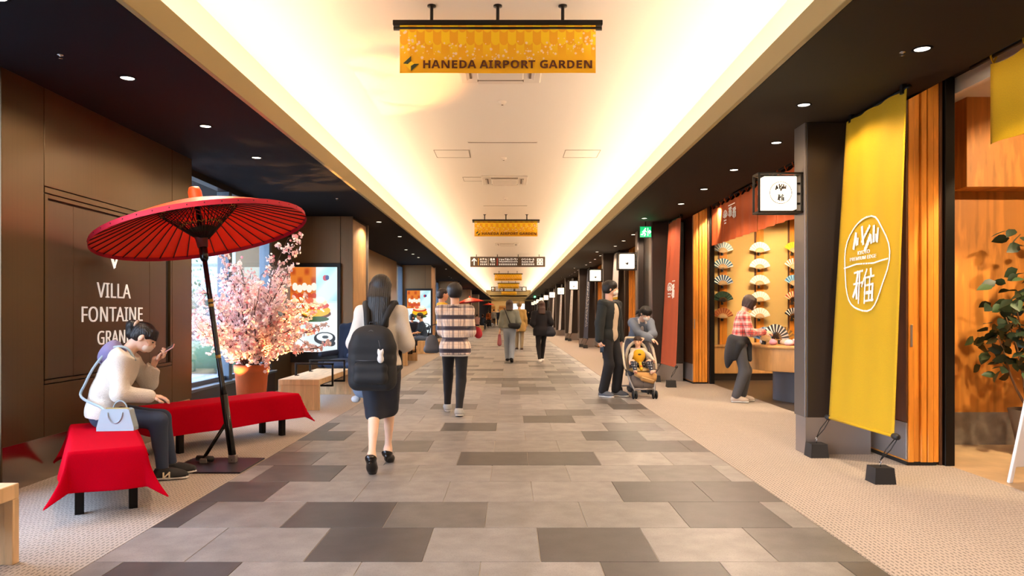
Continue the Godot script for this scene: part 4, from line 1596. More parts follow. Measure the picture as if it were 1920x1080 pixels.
func ceiling_fittings() -> void:
	# recessed air-conditioning cassettes with a raised centre grille
	var cm := mat("ceiling_part")
	for r in [[8.5, "behind the nearest banner"], [15.6, "in mid ceiling before the second banner"], [29.9, "between the second banner and the direction sign"]]:
		var t := thing("air_cassette", "white ceiling air conditioner cassette " + r[1], "air conditioner", Vector3(-0.11, CEIL, -r[0]), 0.0, "air conditioner cassettes in the raised ceiling")
		obj("fascia_panel", bx(Vector3(-0.475, -0.03, -0.475), Vector3(0.475, 0.0, 0.475), 0.012), cm, t)
		obj("grille", bx(Vector3(-0.27, -0.06, -0.27), Vector3(0.27, -0.028, 0.27), 0.02), cm, t)
		for k in 4:
			var b := Basis(Vector3.UP, k * PI / 2)
			var st := st_new()
			box(st, b * Vector3(0, -0.034, 0.365), Vector3(0.55, 0.01, 0.06), 0.003, b)
			obj("air_slot", st, mat("slot_dark", "7a6a58", 0.7), t)
			var st2 := st_new()
			box(st2, b * Vector3(0, -0.045, 0.375), Vector3(0.53, 0.008, 0.055), 0.002, b * Basis(Vector3.RIGHT, 0.6))
			obj("flap", st2, cm, t)
	for r in [[12.17, "ahead of the first air cassette"], [19.3, "just before the second banner"]]:
		var t := thing("slot_diffuser", "long thin slot diffuser across the raised ceiling " + r[1], "air vent", Vector3(-0.12, CEIL, -r[0]))
		obj("frame", bx(Vector3(-0.57, -0.008, -0.035), Vector3(0.57, 0.0, 0.035)), cm, t)
		obj("slot", bx(Vector3(-0.56, -0.011, -0.012), Vector3(0.56, -0.007, 0.012)), mat("slot_dark"), t)
	for r in [[-1.0, 13.05, 0.6, "square access hatch beside the first slot diffuser"], [-0.74, 15.5, 0.45, "small access hatch beside the air conditioner cassette"], [1.25, 13.05, 0.6, "square access hatch in the raised ceiling nearer the shops"]]:
		var h: float = r[2] * 0.5
		var t := thing("access_hatch", r[3], "hatch", Vector3(r[0], CEIL, -r[1]))
		obj("lid", bx(Vector3(-h + 0.01, -0.004, -h + 0.01), Vector3(h - 0.01, 0.0, h - 0.01)), mat("white_ceiling"), t)
		var st := st_new()
		for k in 4:
			var b := Basis(Vector3.UP, k * PI / 2)
			box(st, b * Vector3(0, -0.004, h), Vector3(h * 2, 0.006, 0.008), 0.0, b)
		obj("edge_frame", st, mat("hatch_edge", "9c8d7a", 0.6), t)
	for r in [[-0.10, 9.85, "just past the nearest air cassette"], [-0.11, 13.4, "past the first slot diffuser"], [-0.11, 18.0, "just before the second slot diffuser"]]:
		var t := thing("smoke_detector", "small round white smoke detector " + r[2], "smoke detector", Vector3(r[0], CEIL, -r[1]), 0.0, "smoke detectors on the raised ceiling")
		var st := st_new(true)
		lathe(st, [Vector2(0.0, -0.045), Vector2(0.03, -0.04), Vector2(0.052, -0.015), Vector2(0.055, 0.0)], 18)
		obj("housing", st, cm, t)
		var st2 := st_new(true)
		lathe(st2, [Vector2(0.0, -0.05), Vector2(0.014, -0.048), Vector2(0.014, -0.040)], 12)
		obj("sensor", st2, mat("slot_dark"), t)
	for r in [[-2.95, 4.9, "window side soffit"], [2.55, 4.85, "shop side soffit"], [-2.55, 11.0, "window side soffit by the cherry branches"]]:
		var t := thing("sprinkler", "tiny sprinkler head under the " + r[2], "sprinkler", Vector3(r[0], SOFFIT, -r[1]))
		var st := st_new(true)
		lathe(st, [Vector2(0.02, 0.0), Vector2(0.02, -0.004), Vector2(0.006, -0.008), Vector2(0.006, -0.02), Vector2(0.015, -0.024), Vector2(0.0, -0.026)], 12)
		obj("head", st, mat("steel"), t)
	# green running-man exit signs
	for r in [[2.50, 13.75, "on the shop side beside the coral banner"], [2.2, 66.0, "far along the shop side above the lanterns"]]:
		var t := thing("exit_sign", "lit green emergency exit sign hanging " + r[2], "exit sign", Vector3(r[0], 2.76, -r[1]))
		obj("case", bx(Vector3(-0.11, -0.105, -0.03), Vector3(0.11, 0.105, 0.0), 0.004), mat("exit_case", "0c6b45", 0.5), t)
		obj("lit_face", bx(Vector3(-0.10, -0.095, 0.0), Vector3(0.10, 0.095, 0.004)), glow("exit_green", Color(0.02, 0.75, 0.42), 1.3, Color(0.05, 0.5, 0.3)), t)
		var st := st_new()
		var f := Transform3D(Basis(), Vector3(0, 0, 0.0045))
		var wht := glow("exit_white", Color(0.9, 1, 0.95), 1.5)
		stroke(st, [Vector2(-0.02, 0.03), Vector2(-0.035, -0.02)], 0.03, f)
		stroke(st, [Vector2(-0.035, -0.02), Vector2(-0.005, -0.04), Vector2(-0.02, -0.075)], 0.016, f)
		stroke(st, [Vector2(-0.035, -0.02), Vector2(-0.06, -0.05), Vector2(-0.085, -0.05)], 0.016, f)
		stroke(st, [Vector2(-0.06, 0.0), Vector2(-0.02, 0.03), Vector2(0.015, 0.0)], 0.013, f)
		stroke(st, [Vector2(-0.008, 0.058), Vector2(-0.003, 0.058)], 0.026, f)
		stroke(st, [Vector2(0.04, 0.07), Vector2(0.04, -0.07)], 0.012, f)
		stroke(st, [Vector2(0.055, 0.0), Vector2(0.09, 0.0)], 0.02, f)
		stroke(st, [Vector2(0.07, 0.03), Vector2(0.092, 0.0), Vector2(0.07, -0.03)], 0.014, f)
		obj("running_figure", st, wht, t)
		obj("hanger", bx(Vector3(-0.01, 0.105, -0.02), Vector3(0.01, 0.19, -0.01)), mat("black_metal"), t)
		area_light("exit_sign_light", Vector3(r[0], 2.76, -r[1] + 0.012), Vector2(0.2, 0.19), Basis(Vector3.UP, PI), Color(0.05, 0.9, 0.5), 1.2)


func lanterns() -> void:
	var ds := [6.75, 15.47, 21.15, 28.35, 35.55, 42.75, 49.95, 57.15, 64.35, 71.55, 78.75]
	var nth := ["nearest square paper lantern sign, on the column before the coral noren", "second square lantern sign, beside the exit sign column", "third", "fourth", "fifth", "sixth", "seventh", "eighth", "ninth", "tenth", "farthest"]
	for i in ds.size():
		var lab: String = nth[i] if i < 2 else "%s square lantern sign counted along the shop columns" % nth[i]
		var t := thing("lantern_sign", lab, "lantern", Vector3(2.62, 2.335, -ds[i]), 0.0, "square lantern signs on the shop columns")
		var fr := st_new()
		for z in [-0.075, 0.075]:
			box(fr, Vector3(-0.195, 0.172, z), Vector3(0.41, 0.018, 0.018), 0.002)
			box(fr, Vector3(-0.195, -0.172, z), Vector3(0.41, 0.018, 0.018), 0.002)
			box(fr, Vector3(-0.392, 0, z), Vector3(0.018, 0.36, 0.018), 0.002)
			box(fr, Vector3(-0.012, 0, z), Vector3(0.018, 0.36, 0.018), 0.002)
		for y in [0.172, -0.172]:
			for x in [-0.392, -0.012]:
				box(fr, Vector3(x, y, 0), Vector3(0.018, 0.018, 0.15), 0.002)
		obj("frame", fr, mat("black_metal"), t)
		for y in [0.09, 0.0, -0.09]:
			obj("bracket", bx(Vector3(-0.05, y - 0.008, -0.02), Vector3(0.0, y + 0.008, 0.02)), mat("black_metal"), t)
		obj("paper_light_box", bx(Vector3(-0.345, -0.148, -0.07), Vector3(-0.05, 0.148, 0.065), 0.006), glow("lantern_glow", Color(1.0, 0.93, 0.80), 1.5), t)
		var f := Transform3D(Basis(), Vector3(-0.195, 0.0, 0.0655))
		var st := st_new()
		if i == 0:
			var ring := []
			for k in 28:
				ring.append(Vector2(cos(TAU * k / 28.0), sin(TAU * k / 28.0)) * 0.098)
			stroke(st, ring, 0.005, f, 0.0015, true)
			mountain_mark(st, Vector2(0, 0.05), 0.09, 0.05, f, 0.008)
			miyabi_mark(st, Vector2(0, -0.045), 0.055, 0.06, f, 0.006)
		else:
			stroke(st, [Vector2(-0.03, -0.04), Vector2(0.0, -0.06), Vector2(0.01, -0.03)], 0.03, f, 0.0015)
		obj("printed_mark", st, mat("lantern_print", "4a3f36", 0.8), t)
		omni("lantern_light", Vector3(2.62 - 0.195, 2.335, -ds[i]), 0.55, Color(1.0, 0.86, 0.66), 0.1)


# brushed mountain-like crest of short strokes
func mountain_mark(st: SurfaceTool, c: Vector2, w: float, h: float, f: Transform3D, pen: float) -> void:
	var q := [[[-0.5, -0.45], [-0.40, 0.25]], [[-0.40, 0.25], [-0.34, -0.3]], [[-0.28, -0.3], [-0.28, 0.0]], [[-0.15, 0.5], [-0.08, -0.3]], [[-0.12, -0.2], [0.12, 0.5]], [[0.0, -0.6], [0.16, 0.05]], [[0.16, 0.05], [0.2, -0.3]], [[0.28, 0.45], [0.3, -0.25]], [[0.4, 0.05], [0.42, -0.25]], [[0.5, 0.3], [0.47, -0.3]]]
	for i in q.size():
		var pts := []
		for p in q[i]:
			pts.append(c + Vector2(p[0] * w, p[1] * h))
		stroke(st, pts, pen * [1.6, 1.2, 0.8, 1.5, 1.2, 1.8, 1.2, 1.5, 0.8, 1.1][i], f)


# the single large character under the crest
func miyabi_mark(st: SurfaceTool, c: Vector2, w: float, h: float, f: Transform3D, pen: float) -> void:
	var q := [[[-0.5, 0.42], [-0.05, 0.47]], [[-0.28, 0.45], [-0.34, 0.1], [-0.3, -0.35]], [[-0.5, 0.08], [-0.05, 0.12]], [[-0.2, 0.45], [-0.2, -0.5]], [[-0.3, 0.05], [-0.5, -0.3]], [[0.12, 0.5], [-0.08, 0.0]], [[0.06, 0.25], [0.06, -0.5]], [[0.30, 0.5], [0.34, 0.3]], [[0.06, 0.25], [0.5, 0.3]], [[0.06, 0.02], [0.46, 0.06]], [[0.06, -0.2], [0.46, -0.17]], [[0.06, -0.44], [0.52, -0.4]], [[0.28, 0.28], [0.27, -0.42]], [[0.46, 0.06], [0.45, -0.42]]]
	for i in q.size():
		var pts := []
		for p in q[i]:
			pts.append(c + Vector2(p[0] * w, p[1] * h))
		stroke(st, pts, pen * (1.5 if i % 3 == 1 else 0.9), f)


# ---------------------------------------------------------------- hanging cloths

func street_banners() -> void:
	var nth := ["yellow_cloth", "orange_cloth", "", "navy_cloth", "white_cloth", "white_cloth", "white_cloth", "navy_cloth", "white_cloth", "white_cloth", "white_cloth"]
	var labs := ["tall yellow shop banner with a white oval crest, tied down to two black weights", "tall coral orange shop banner with white fan emblem, left of the fan shop", "tall banner, white above and yellow below, behind the standing man", "tall slate blue shop banner with a column of white writing", "tall white shop banner just past the slate blue one", "tall white shop banner, second past the slate blue one", "tall white shop banner, third past the slate blue one", "distant blue grey shop banner among white ones", "distant white shop banner, first past the blue grey one", "distant white shop banner, second past the blue grey one", "farthest white shop banner along the aisle"]
	for i in 11:
		var d := 5.48 + 7.2 * i
		var t := thing("shop_banner", labs[i].replace(", left of the fan shop", ", before the fan shop"), "banner", Vector3(2.84, 0, -d), 0.0, "tall banners along the shop fronts")
		# the cloth hangs from a rod under the soffit and slants out towards the aisle at the foot
		var rod := st_new(true)
		tube(rod, [Vector3(0.085, 2.915, 0.02), Vector3(0.085, 2.915, -1.0)], 0.016, 8)
		obj("top_rod", rod, mat("black_metal"), t)
		for z in [-0.06, -0.90]:
			obj("clip", bx(Vector3(0.06, 2.88, z - 0.02), Vector3(0.10, 2.95, z + 0.02), 0.003), mat("black_metal"), t)
		var hgt := 2.56
		var rip := func(u: float, v: float) -> Vector3: return Vector3(0, 0, 0.009 * sin(u * 19.0 + i + v) * (0.4 + 0.6 * (1.0 - v)) + 0.014 * sin(PI * v) * sin(u * 6.0) + 0.06 * v * (1.0 - u) + 0.09 * v)
		var cm := cloth_panel(0.98, hgt, 20, 24, rip)
		warp = func(p: Vector2) -> float: return rip.call(p.x / 0.98 + 0.5, 0.5 - p.y / hgt).z
		# local x of the panel -> +z of the aisle, so that it reads from the aisle
		var b := Basis(Vector3(0, 0, 1), Vector3(0, 1, 0), Vector3(-1, 0, 0))
		var tr := Transform3D(b, Vector3(0.073, 2.905 - hgt * 0.5, -0.49))
		if i == 2:
			obj("cloth", cloth_panel(0.98, 1.36, 20, 12, func(u: float, v: float) -> Vector3: return Vector3(0, 0, 0.05 * v + 0.03 * v * (1.0 - u) + 0.03 * (1.0 - u))), mat("yellow_cloth"), t, Transform3D(b, Vector3(0.031, 1.025, -0.49)))
			obj("cloth", cloth_panel(0.98, 1.2, 20, 12, func(u: float, v: float) -> Vector3: return Vector3(0, 0, 0.042 * v + 0.03 * v * (1.0 - u))), mat("white_cloth"), t, Transform3D(b, Vector3(0.073, 2.305, -0.49)))
		else:
			obj("cloth", cm, mat(nth[i]), t, tr)
		var rod2 := st_new(true)
		tube(rod2, [Vector3(-0.019, 0.352, 0.01), Vector3(-0.077, 0.352, -0.99)], 0.013, 8)
		obj("bottom_rod", rod2, mat(nth[i]) if nth[i] else mat("yellow_cloth"), t)
		for k in 2:
			var z: float = [0.02, -1.0][k]
			var x: float = [-0.019, -0.077][k]
			var st := st_new(true)
			lathe(st, [Vector2(0, 0.035), Vector2(0.022, 0.03), Vector2(0.026, 0.0), Vector2(0.022, -0.03), Vector2(0, -0.035)], 10, Transform3D(Basis(Vector3.RIGHT, PI / 2), Vector3(x, 0.352, z)))
			obj("end_cap", st, mat("black_plastic"), t)
		banner_print(i, t, tr, hgt)
		warp = null
		if i < 5:
			for k in 2:
				banner_weight(Vector3(2.84 + [-0.09, -0.155][k], 0, -d + [-0.06, -1.06][k]), Vector3(2.84 + [-0.019, -0.077][k], 0.33, -d + [0.02, -1.0][k]), i, k)


func banner_weight(at: Vector3, tie: Vector3, i: int, k: int) -> void:
	var which: String = ["yellow", "coral", "white and yellow", "slate blue", "first white"][i]
	var w := thing("banner_weight", "black block weight tied to the %s foot corner of the %s banner" % [["nearer", "farther"][k], which], "weight", at, 0.0, "black weights holding the banners")
	var blk := st_new()
	var p := []
	for y in [0.0, 0.118]:
		var q: float = 0.078 - y * 0.08
		for c in [[-1, -1], [1, -1], [1, 1], [-1, 1]]:
			p.append(Vector3(c[0] * q, y, c[1] * q))
	for j in 4:
		var j2 := (j + 1) % 4
		quad(blk, p[j], p[j2], p[j2 + 4], p[j + 4], (p[j] + p[j2]) * Vector3(1, 0, 1))
	quad(blk, p[0], p[1], p[2], p[3], Vector3.DOWN)
	quad(blk, p[4], p[5], p[6], p[7], Vector3.UP)
	obj("block", blk, mat("weight_black", "1b1a1a", 0.6), w)
	var ey := st_new(true)
	tube(ey, [Vector3(0, 0.11, 0), Vector3(0, 0.14, 0), Vector3(0.008, 0.155, 0), Vector3(0, 0.168, 0), Vector3(-0.008, 0.155, 0), Vector3(0, 0.142, 0)], 0.004, 6)
	obj("eye_bolt", ey, mat("steel"), w)
	var rope := st_new(true)
	var e := tie - at
	for s in [-1.0, 1.0]:
		tube(rope, [Vector3(0, 0.165, 0), Vector3(0, 0.165, 0).lerp(e, 0.5) + Vector3(0.012 * s, 0, 0.01 * s), e + Vector3(0.0, 0, 0.016 * s)], 0.004, 6)
	obj("cord", rope, mat("black_plastic"), w)


func banner_print(i: int, t: Node3D, tr: Transform3D, hgt: float) -> void:
	var f := tr * Transform3D(Basis(), Vector3(0, 0, 0.003))
	var w := mat("white_print")
	var st := st_new()
	if i == 0:
		f = tr * Transform3D(Basis(), Vector3(0, 0, 0.007))
		var c := Vector2(-0.015, 0.03)
		var ring := []
		for k in 36:
			var a := TAU * k / 36.0
			var wob := 1.0 + 0.035 * sin(a * 5.0 + 1.0) + 0.03 * sin(a * 3.0)
			ring.append(c + Vector2(cos(a) * 0.325 * wob, sin(a) * 0.375 * wob))
		stroke(st, ring, 0.013, f, 0.003, true)
		stroke(st, [c + Vector2(-0.325, -0.02), c + Vector2(-0.1, 0.0), c + Vector2(0.12, -0.005), c + Vector2(0.32, 0.015)], 0.012, f)
		mountain_mark(st, c + Vector2(0.0, 0.21), 0.34, 0.17, f, 0.020)
		miyabi_mark(st, c + Vector2(0.0, -0.185), 0.26, 0.27, f, 0.018)
		obj("printed_crest", st, w, t)
		lettering("word", "KYOTO", 0.030, 0.20, w, t, f * Transform3D(Basis(), Vector3(c.x, c.y + 0.09, warp.call(c + Vector2(0, 0.09)) + 0.014)), false, 0.004)
		lettering("word", "PREMIUM EDGE", 0.028, 0.44, w, t, f * Transform3D(Basis(), Vector3(c.x, c.y + 0.045, warp.call(c + Vector2(0, 0.045)) + 0.020)), false, 0.004)
	elif i == 1:
		fan_mark(st, Vector2(-0.10, 0.02), 0.15, f)
		miyabi_mark(st, Vector2(0.10, 0.02), 0.16, 0.24, f, 0.022)
		stroke(st, [Vector2(0.0, 0.20), Vector2(0.2, 0.20)], 0.015, f)
		obj("printed_crest", st, w, t)
	elif i == 3 or i == 7:
		for k in 13:
			var y := 0.75 - k * 0.13
			for j in 4:
				var a := float((k * 7 + j * 5) % 11) / 11.0 * PI
				var p := Vector2(-0.1 + 0.08 * ((j * 3 + k) % 4), y + 0.03 * (j % 3) - 0.03)
				stroke(st, [p, p + Vector2(cos(a), sin(a)) * 0.08], 0.018, f)
		obj("printed_writing", st, w, t)
	elif i > 3:
		for k in 6:
			var y := 0.6 - k * 0.2
			stroke(st, [Vector2(-0.08, y), Vector2(0.08, y + 0.02)], 0.02, f)
			stroke(st, [Vector2(0.0, y + 0.07), Vector2(-0.02, y - 0.07)], 0.02, f)
		obj("printed_writing", st, mat("banner_ink", "8d857c", 0.8), t)


# round emblem of an open fan
func fan_mark(st: SurfaceTool, c: Vector2, r: float, f: Transform3D) -> void:
	for k in 7:
		var a := lerpf(0.35, PI - 0.35, k / 6.0)
		stroke(st, [c + Vector2(cos(a), sin(a)) * r * 0.2, c + Vector2(cos(a), sin(a)) * r], r * 0.10, f)
	for q in [0.55, 1.0]:
		var arc := []
		for k in 11:
			var a := lerpf(0.3, PI - 0.3, k / 10.0)
			arc.append(c + Vector2(cos(a), sin(a)) * r * q)
		stroke(st, arc, r * 0.13, f)
	stroke(st, [c + Vector2(-0.5 * r, -0.25 * r), c + Vector2(0.5 * r, -0.25 * r)], r * 0.16, f)
	stroke(st, [c + Vector2(-0.3 * r, -0.6 * r), c + Vector2(0.35 * r, -0.6 * r)], r * 0.16, f)


func noren_curtains() -> void:
	# yellow noren of the near shop and orange noren of the fan shop: cloths looped on a rod
	var b := Basis(Vector3(0, 0, 1), Vector3(0, 1, 0), Vector3(-1, 0, 0))
	for r in [[3.60, 5.58, 1.2, 4, 0.60, "yellow_cloth", "yellow noren curtain over the doorway of the wood-lined shop"], [3.60, 13.28, 7.55, 7, 0.66, "noren_orange", "long burnt orange noren curtain over the fan shop front"]]:
		var len_: float = r[1] - r[2]
		var t := thing("noren_curtain", r[6], "curtain", Vector3(r[0], 3.17, -r[1]))
		var rod := st_new(true)
		tube(rod, [Vector3(0, 0, -0.25), Vector3(0, 0, len_ + 0.1)], 0.016, 8)
		obj("rod", rod, mat("black_metal"), t)
		var bracket := st_new()
		for q in [0.05, len_ * 0.5, len_ - 0.05]:
			box(bracket, Vector3(0, 0.016, q), Vector3(0.02, 0.032, 0.02))
		obj("rod_bracket", bracket, mat("black_metal"), t)
		var n: int = r[3]
		var pw := len_ / n
		for i in n:
			obj("cloth", cloth_panel(pw - 0.008, r[4], 22, 6, func(u: float, v: float) -> Vector3: return Vector3(0, -0.025 * absf(sin(u * PI * 3.0)) * (1.0 - v), 0.014 * sin(u * 15.0 + i * 2.0) * (0.3 + v))), mat(r[5]), t, Transform3D(b, Vector3(-0.01, -0.055 - r[4] * 0.5, (i + 0.5) * pw)))
			for k in 4:
				var st := st_new(true)
				var z := (i + 0.02 + k * 0.32) * pw
				var ring := []
				for a in 9:
					ring.append(Vector3(cos(TAU * a / 8.0) * 0.021, sin(TAU * a / 8.0) * 0.021 - 0.004 - (0.035 if a == 6 else 0.0), z))
				tube(st, ring, 0.008, 5)
				obj("loop", st, mat(r[5]), t)
		if r[5] == "noren_orange":
			var st := st_new()
			var f := Transform3D(b, Vector3(-0.035, -0.36, 1.08))
			fan_mark(st, Vector2(-0.16, 0.02), 0.13, f)
			miyabi_mark(st, Vector2(0.12, 0.09), 0.16, 0.15, f, 0.018)
			miyabi_mark(st, Vector2(0.34, 0.05), 0.16, 0.16, f, 0.018)
			stroke(st, [Vector2(0.02, 0.2), Vector2(0.36, 0.2)], 0.014, f)
			obj("printed_emblem", st, mat("white_print"), t)


# ---------------------------------------------------------------- benches

func benches() -> void:
	# red-draped benches in a V beside the umbrella
	red_bench(Vector3(-2.80, 0, -5.16), 0.52, 1.30, "low black-legged bench under a red cloth, the seated woman's", "bright red cloth draped over the bench the woman sits on")
	red_bench(Vector3(-2.78, 0, -7.27), -0.56, 1.50, "low black-legged bench under a red cloth, in front of the cherry pot", "bright red cloth draped over the bench in front of the cherry pot")
	red_bench(Vector3(-2.7, 0, -47.0), 0.5, 1.4, "distant low bench under a red cloth below the second red umbrella", "distant red cloth over the bench below the second red umbrella")
	# blond wood benches with black hoop armrests
	wood_bench(Vector3(-2.735, 0, -2.46), 1.30, [], "blond wood bench cut by the frame edge in the near foreground")
	wood_bench(Vector3(-2.735, 0, -9.67), 1.95, [0.62, 1.35], "blond wood bench with black hoop armrests beyond the terracotta pot")
	wood_bench(Vector3(-2.735, 0, -18.0), 1.95, [0.62, 1.35], "blond wood bench with black hoop armrests behind the backpack woman")
	wood_bench(Vector3(-2.62, 0, -23.3), 1.95, [], "blond wood bench with the seated man in blue")
	# high-backed navy seat beyond the second wooden bench
	var c := thing("armchair", "navy blue upholstered high-backed chair behind the wooden bench", "armchair", Vector3(-2.76, 0, -12.35), -0.5)
	var st := st_new(true)
	var navy := cloth("navy_seat", "26344e", 0.8)
	obj("backrest", sdf_mesh([cap(Vector3(-0.24, 0.5, -0.22), Vector3(-0.24, 1.02, -0.28), 0.06, 0.06), cap(Vector3(0.24, 0.5, -0.22), Vector3(0.24, 1.02, -0.28), 0.06, 0.06), ell(Vector3(0, 0.75, -0.26), Vector3(0.28, 0.36, 0.06)), cap(Vector3(-0.24, 1.03, -0.28), Vector3(0.24, 1.03, -0.28), 0.055, 0.055)], 0.02, 60.0), navy, c)
	obj("seat", sdf_mesh([ell(Vector3(0, 0.42, 0.02), Vector3(0.32, 0.10, 0.30))], 0.02, 60.0), navy, c)
	for s in [-1.0, 1.0]:
		obj("arm", sdf_mesh([cap(Vector3(0.29 * s, 0.60, -0.22), Vector3(0.30 * s, 0.58, 0.2), 0.05, 0.045), cap(Vector3(0.29 * s, 0.42, -0.2), Vector3(0.30 * s, 0.42, 0.2), 0.06, 0.06)], 0.02, 60.0), navy, c)
		for z in [-0.2, 0.2]:
			var l := st_new(true)
			tube(l, [Vector3(0.22 * s, 0.36, z), Vector3(0.25 * s, 0.0, z * 1.15)], [0.022, 0.014], 8)
			obj("leg", l, mat("black_metal"), c)


func red_bench(at: Vector3, yaw: float, len_: float, l1: String, l2: String) -> void:
	var t := thing("bench", l1, "bench", at, yaw)
	obj("seat", bx(Vector3(-0.20, 0.35, -len_ / 2), Vector3(0.20, 0.41, len_ / 2), 0.004), mat("black_metal"), t)
	for x in [-0.15, 0.15]:
		for z in [-len_ / 2 + 0.17, len_ / 2 - 0.17]:
			obj("leg", bx(Vector3(x - 0.026, 0.0, z - 0.026), Vector3(x + 0.026, 0.35, z + 0.026), 0.003), mat("black_metal"), t)
	obj("stretcher", bx(Vector3(-0.02, 0.29, -len_ / 2 + 0.17), Vector3(0.02, 0.33, len_ / 2 - 0.17)), mat("black_metal"), t)
	# cloth: flat on top, hanging folds at the sides, the four corners falling as cones
	var ov := 0.25
	var hw := 0.205
	var hl := len_ / 2 + 0.005
	var pos := func(u: float, v: float, off: float) -> Vector3:
		var X := (u - 0.5) * 2.0 * (hw + ov)
		var Z := (v - 0.5) * 2.0 * (hl + ov)
		var cx := clampf(X, -hw, hw)
		var cz := clampf(Z, -hl, hl)
		var o := Vector2(X - cx, Z - cz)
		var s := o.length()
		if s < 1e-5:
			return Vector3(X, 0.416 + off + 0.0015 * sin(Z * 9.0 + X * 7.0), Z)
		var d := o / s
		var corner := minf(absf(o.x), absf(o.y)) / ov
		var turn := 1.0 - exp(-s * 40.0)
		var wave := 0.022 * sin((Z * 6.5 if absf(o.x) > absf(o.y) else X * 11.0) + 0.7) * (s / ov) * (1.0 - corner)
		var out := 0.014 * turn + s * (0.13 + 0.34 * corner) + wave
		var down := s * (0.97 - 0.10 * corner)
		var res := Vector3(cx + d.x * (out + off), maxf(0.416 + off - down, 0.012 + off), cz + d.y * (out + off))
		var wx := at + Basis(Vector3.UP, yaw) * res
		if wx.x < -3.46 - off:   # pressed against the wall
			res = Basis(Vector3.UP, -yaw) * (Vector3(-3.46 - off, wx.y, wx.z) - at)
		return res
	var st := st_new(true)
	var nx := 44
	var nz := 80
	for face in 2:
		for j in nz:
			for i in nx:
				var q := []
				for k in [[0, 0], [1, 0], [1, 1], [0, 1]]:
					q.append(pos.call(float(i + k[0]) / nx, float(j + k[1]) / nz, 0.004 if face == 0 else 0.0))
				if face == 0:
					for k in [0, 1, 2, 0, 2, 3]:
						st.add_vertex(q[k])
				else:
					for k in [0, 2, 1, 0, 3, 2]:
						st.add_vertex(q[k])
	var o := obj("red_cloth", st, mat("red_cloth"), self, Transform3D(Basis(Vector3.UP, yaw), at))
	tag(o, l2, "cloth")


func wood_bench(at: Vector3, len_: float, hoops: Array, label: String) -> void:
	var t := thing("bench", label, "bench", at)
	var m := mat("wood_bench")
	var hw := 0.265
	obj("seat_board", bx(Vector3(-hw, 0.325, -len_), Vector3(hw, 0.40, 0), 0.004), m, t)
	for z in [0.0, -len_ + 0.05]:
		obj("end_leg", bx(Vector3(hw - 0.045, 0.0, z - 0.05), Vector3(hw, 0.325, z), 0.003), m, t)
		obj("end_leg", bx(Vector3(-hw, 0.0, z - 0.05), Vector3(-hw + 0.045, 0.325, z), 0.003), m, t)
		obj("end_panel", bx(Vector3(-hw + 0.045, 0.0, z - 0.045), Vector3(hw - 0.045, 0.325, z - 0.006), 0.002), m, t)
	obj("rail", bx(Vector3(-0.15, 0.27, -len_ + 0.05), Vector3(-0.10, 0.325, -0.05)), mat("black_metal"), t)
	obj("rail", bx(Vector3(0.10, 0.27, -len_ + 0.05), Vector3(0.15, 0.325, -0.05)), mat("black_metal"), t)
	for z in hoops:
		var st := st_new()
		var w := 0.026
		box(st, Vector3(0.04, 0.56, -z), Vector3(0.53, w, w), 0.003)
		box(st, Vector3(-0.21, 0.478, -z), Vector3(w, 0.15, w), 0.003)
		box(st, Vector3(-0.20, 0.405, -z), Vector3(0.05, 0.012, 0.06), 0.002)
		box(st, Vector3(0.292, 0.41, -z), Vector3(w, 0.32, w), 0.003)
		box(st, Vector3(0.21, 0.262, -z), Vector3(0.17, w, w), 0.003)
		box(st, Vector3(0.137, 0.29, -z), Vector3(w, 0.07, w), 0.003)
		obj("armrest", st, mat("black_metal"), t)


# ---------------------------------------------------------------- red paper umbrellas

func umbrellas() -> void:
	umbrella(Vector3(-2.31, 0, -6.23), Vector3(-0.385, 2.24, -0.17), 1.0, "large red paper umbrella leaning over the seated woman, on a black base plate")
	umbrella(Vector3(-2.45, 0, -48.0), Vector3(-0.12, 2.30, 0.0), 1.0, "distant red paper umbrella beside the plaid shirt man's shoulder")
	umbrella(Vector3(-2.0, 0, -68.0), Vector3(0.05, 2.25, 0.0), 0.62, "farthest small red paper umbrella down the aisle")


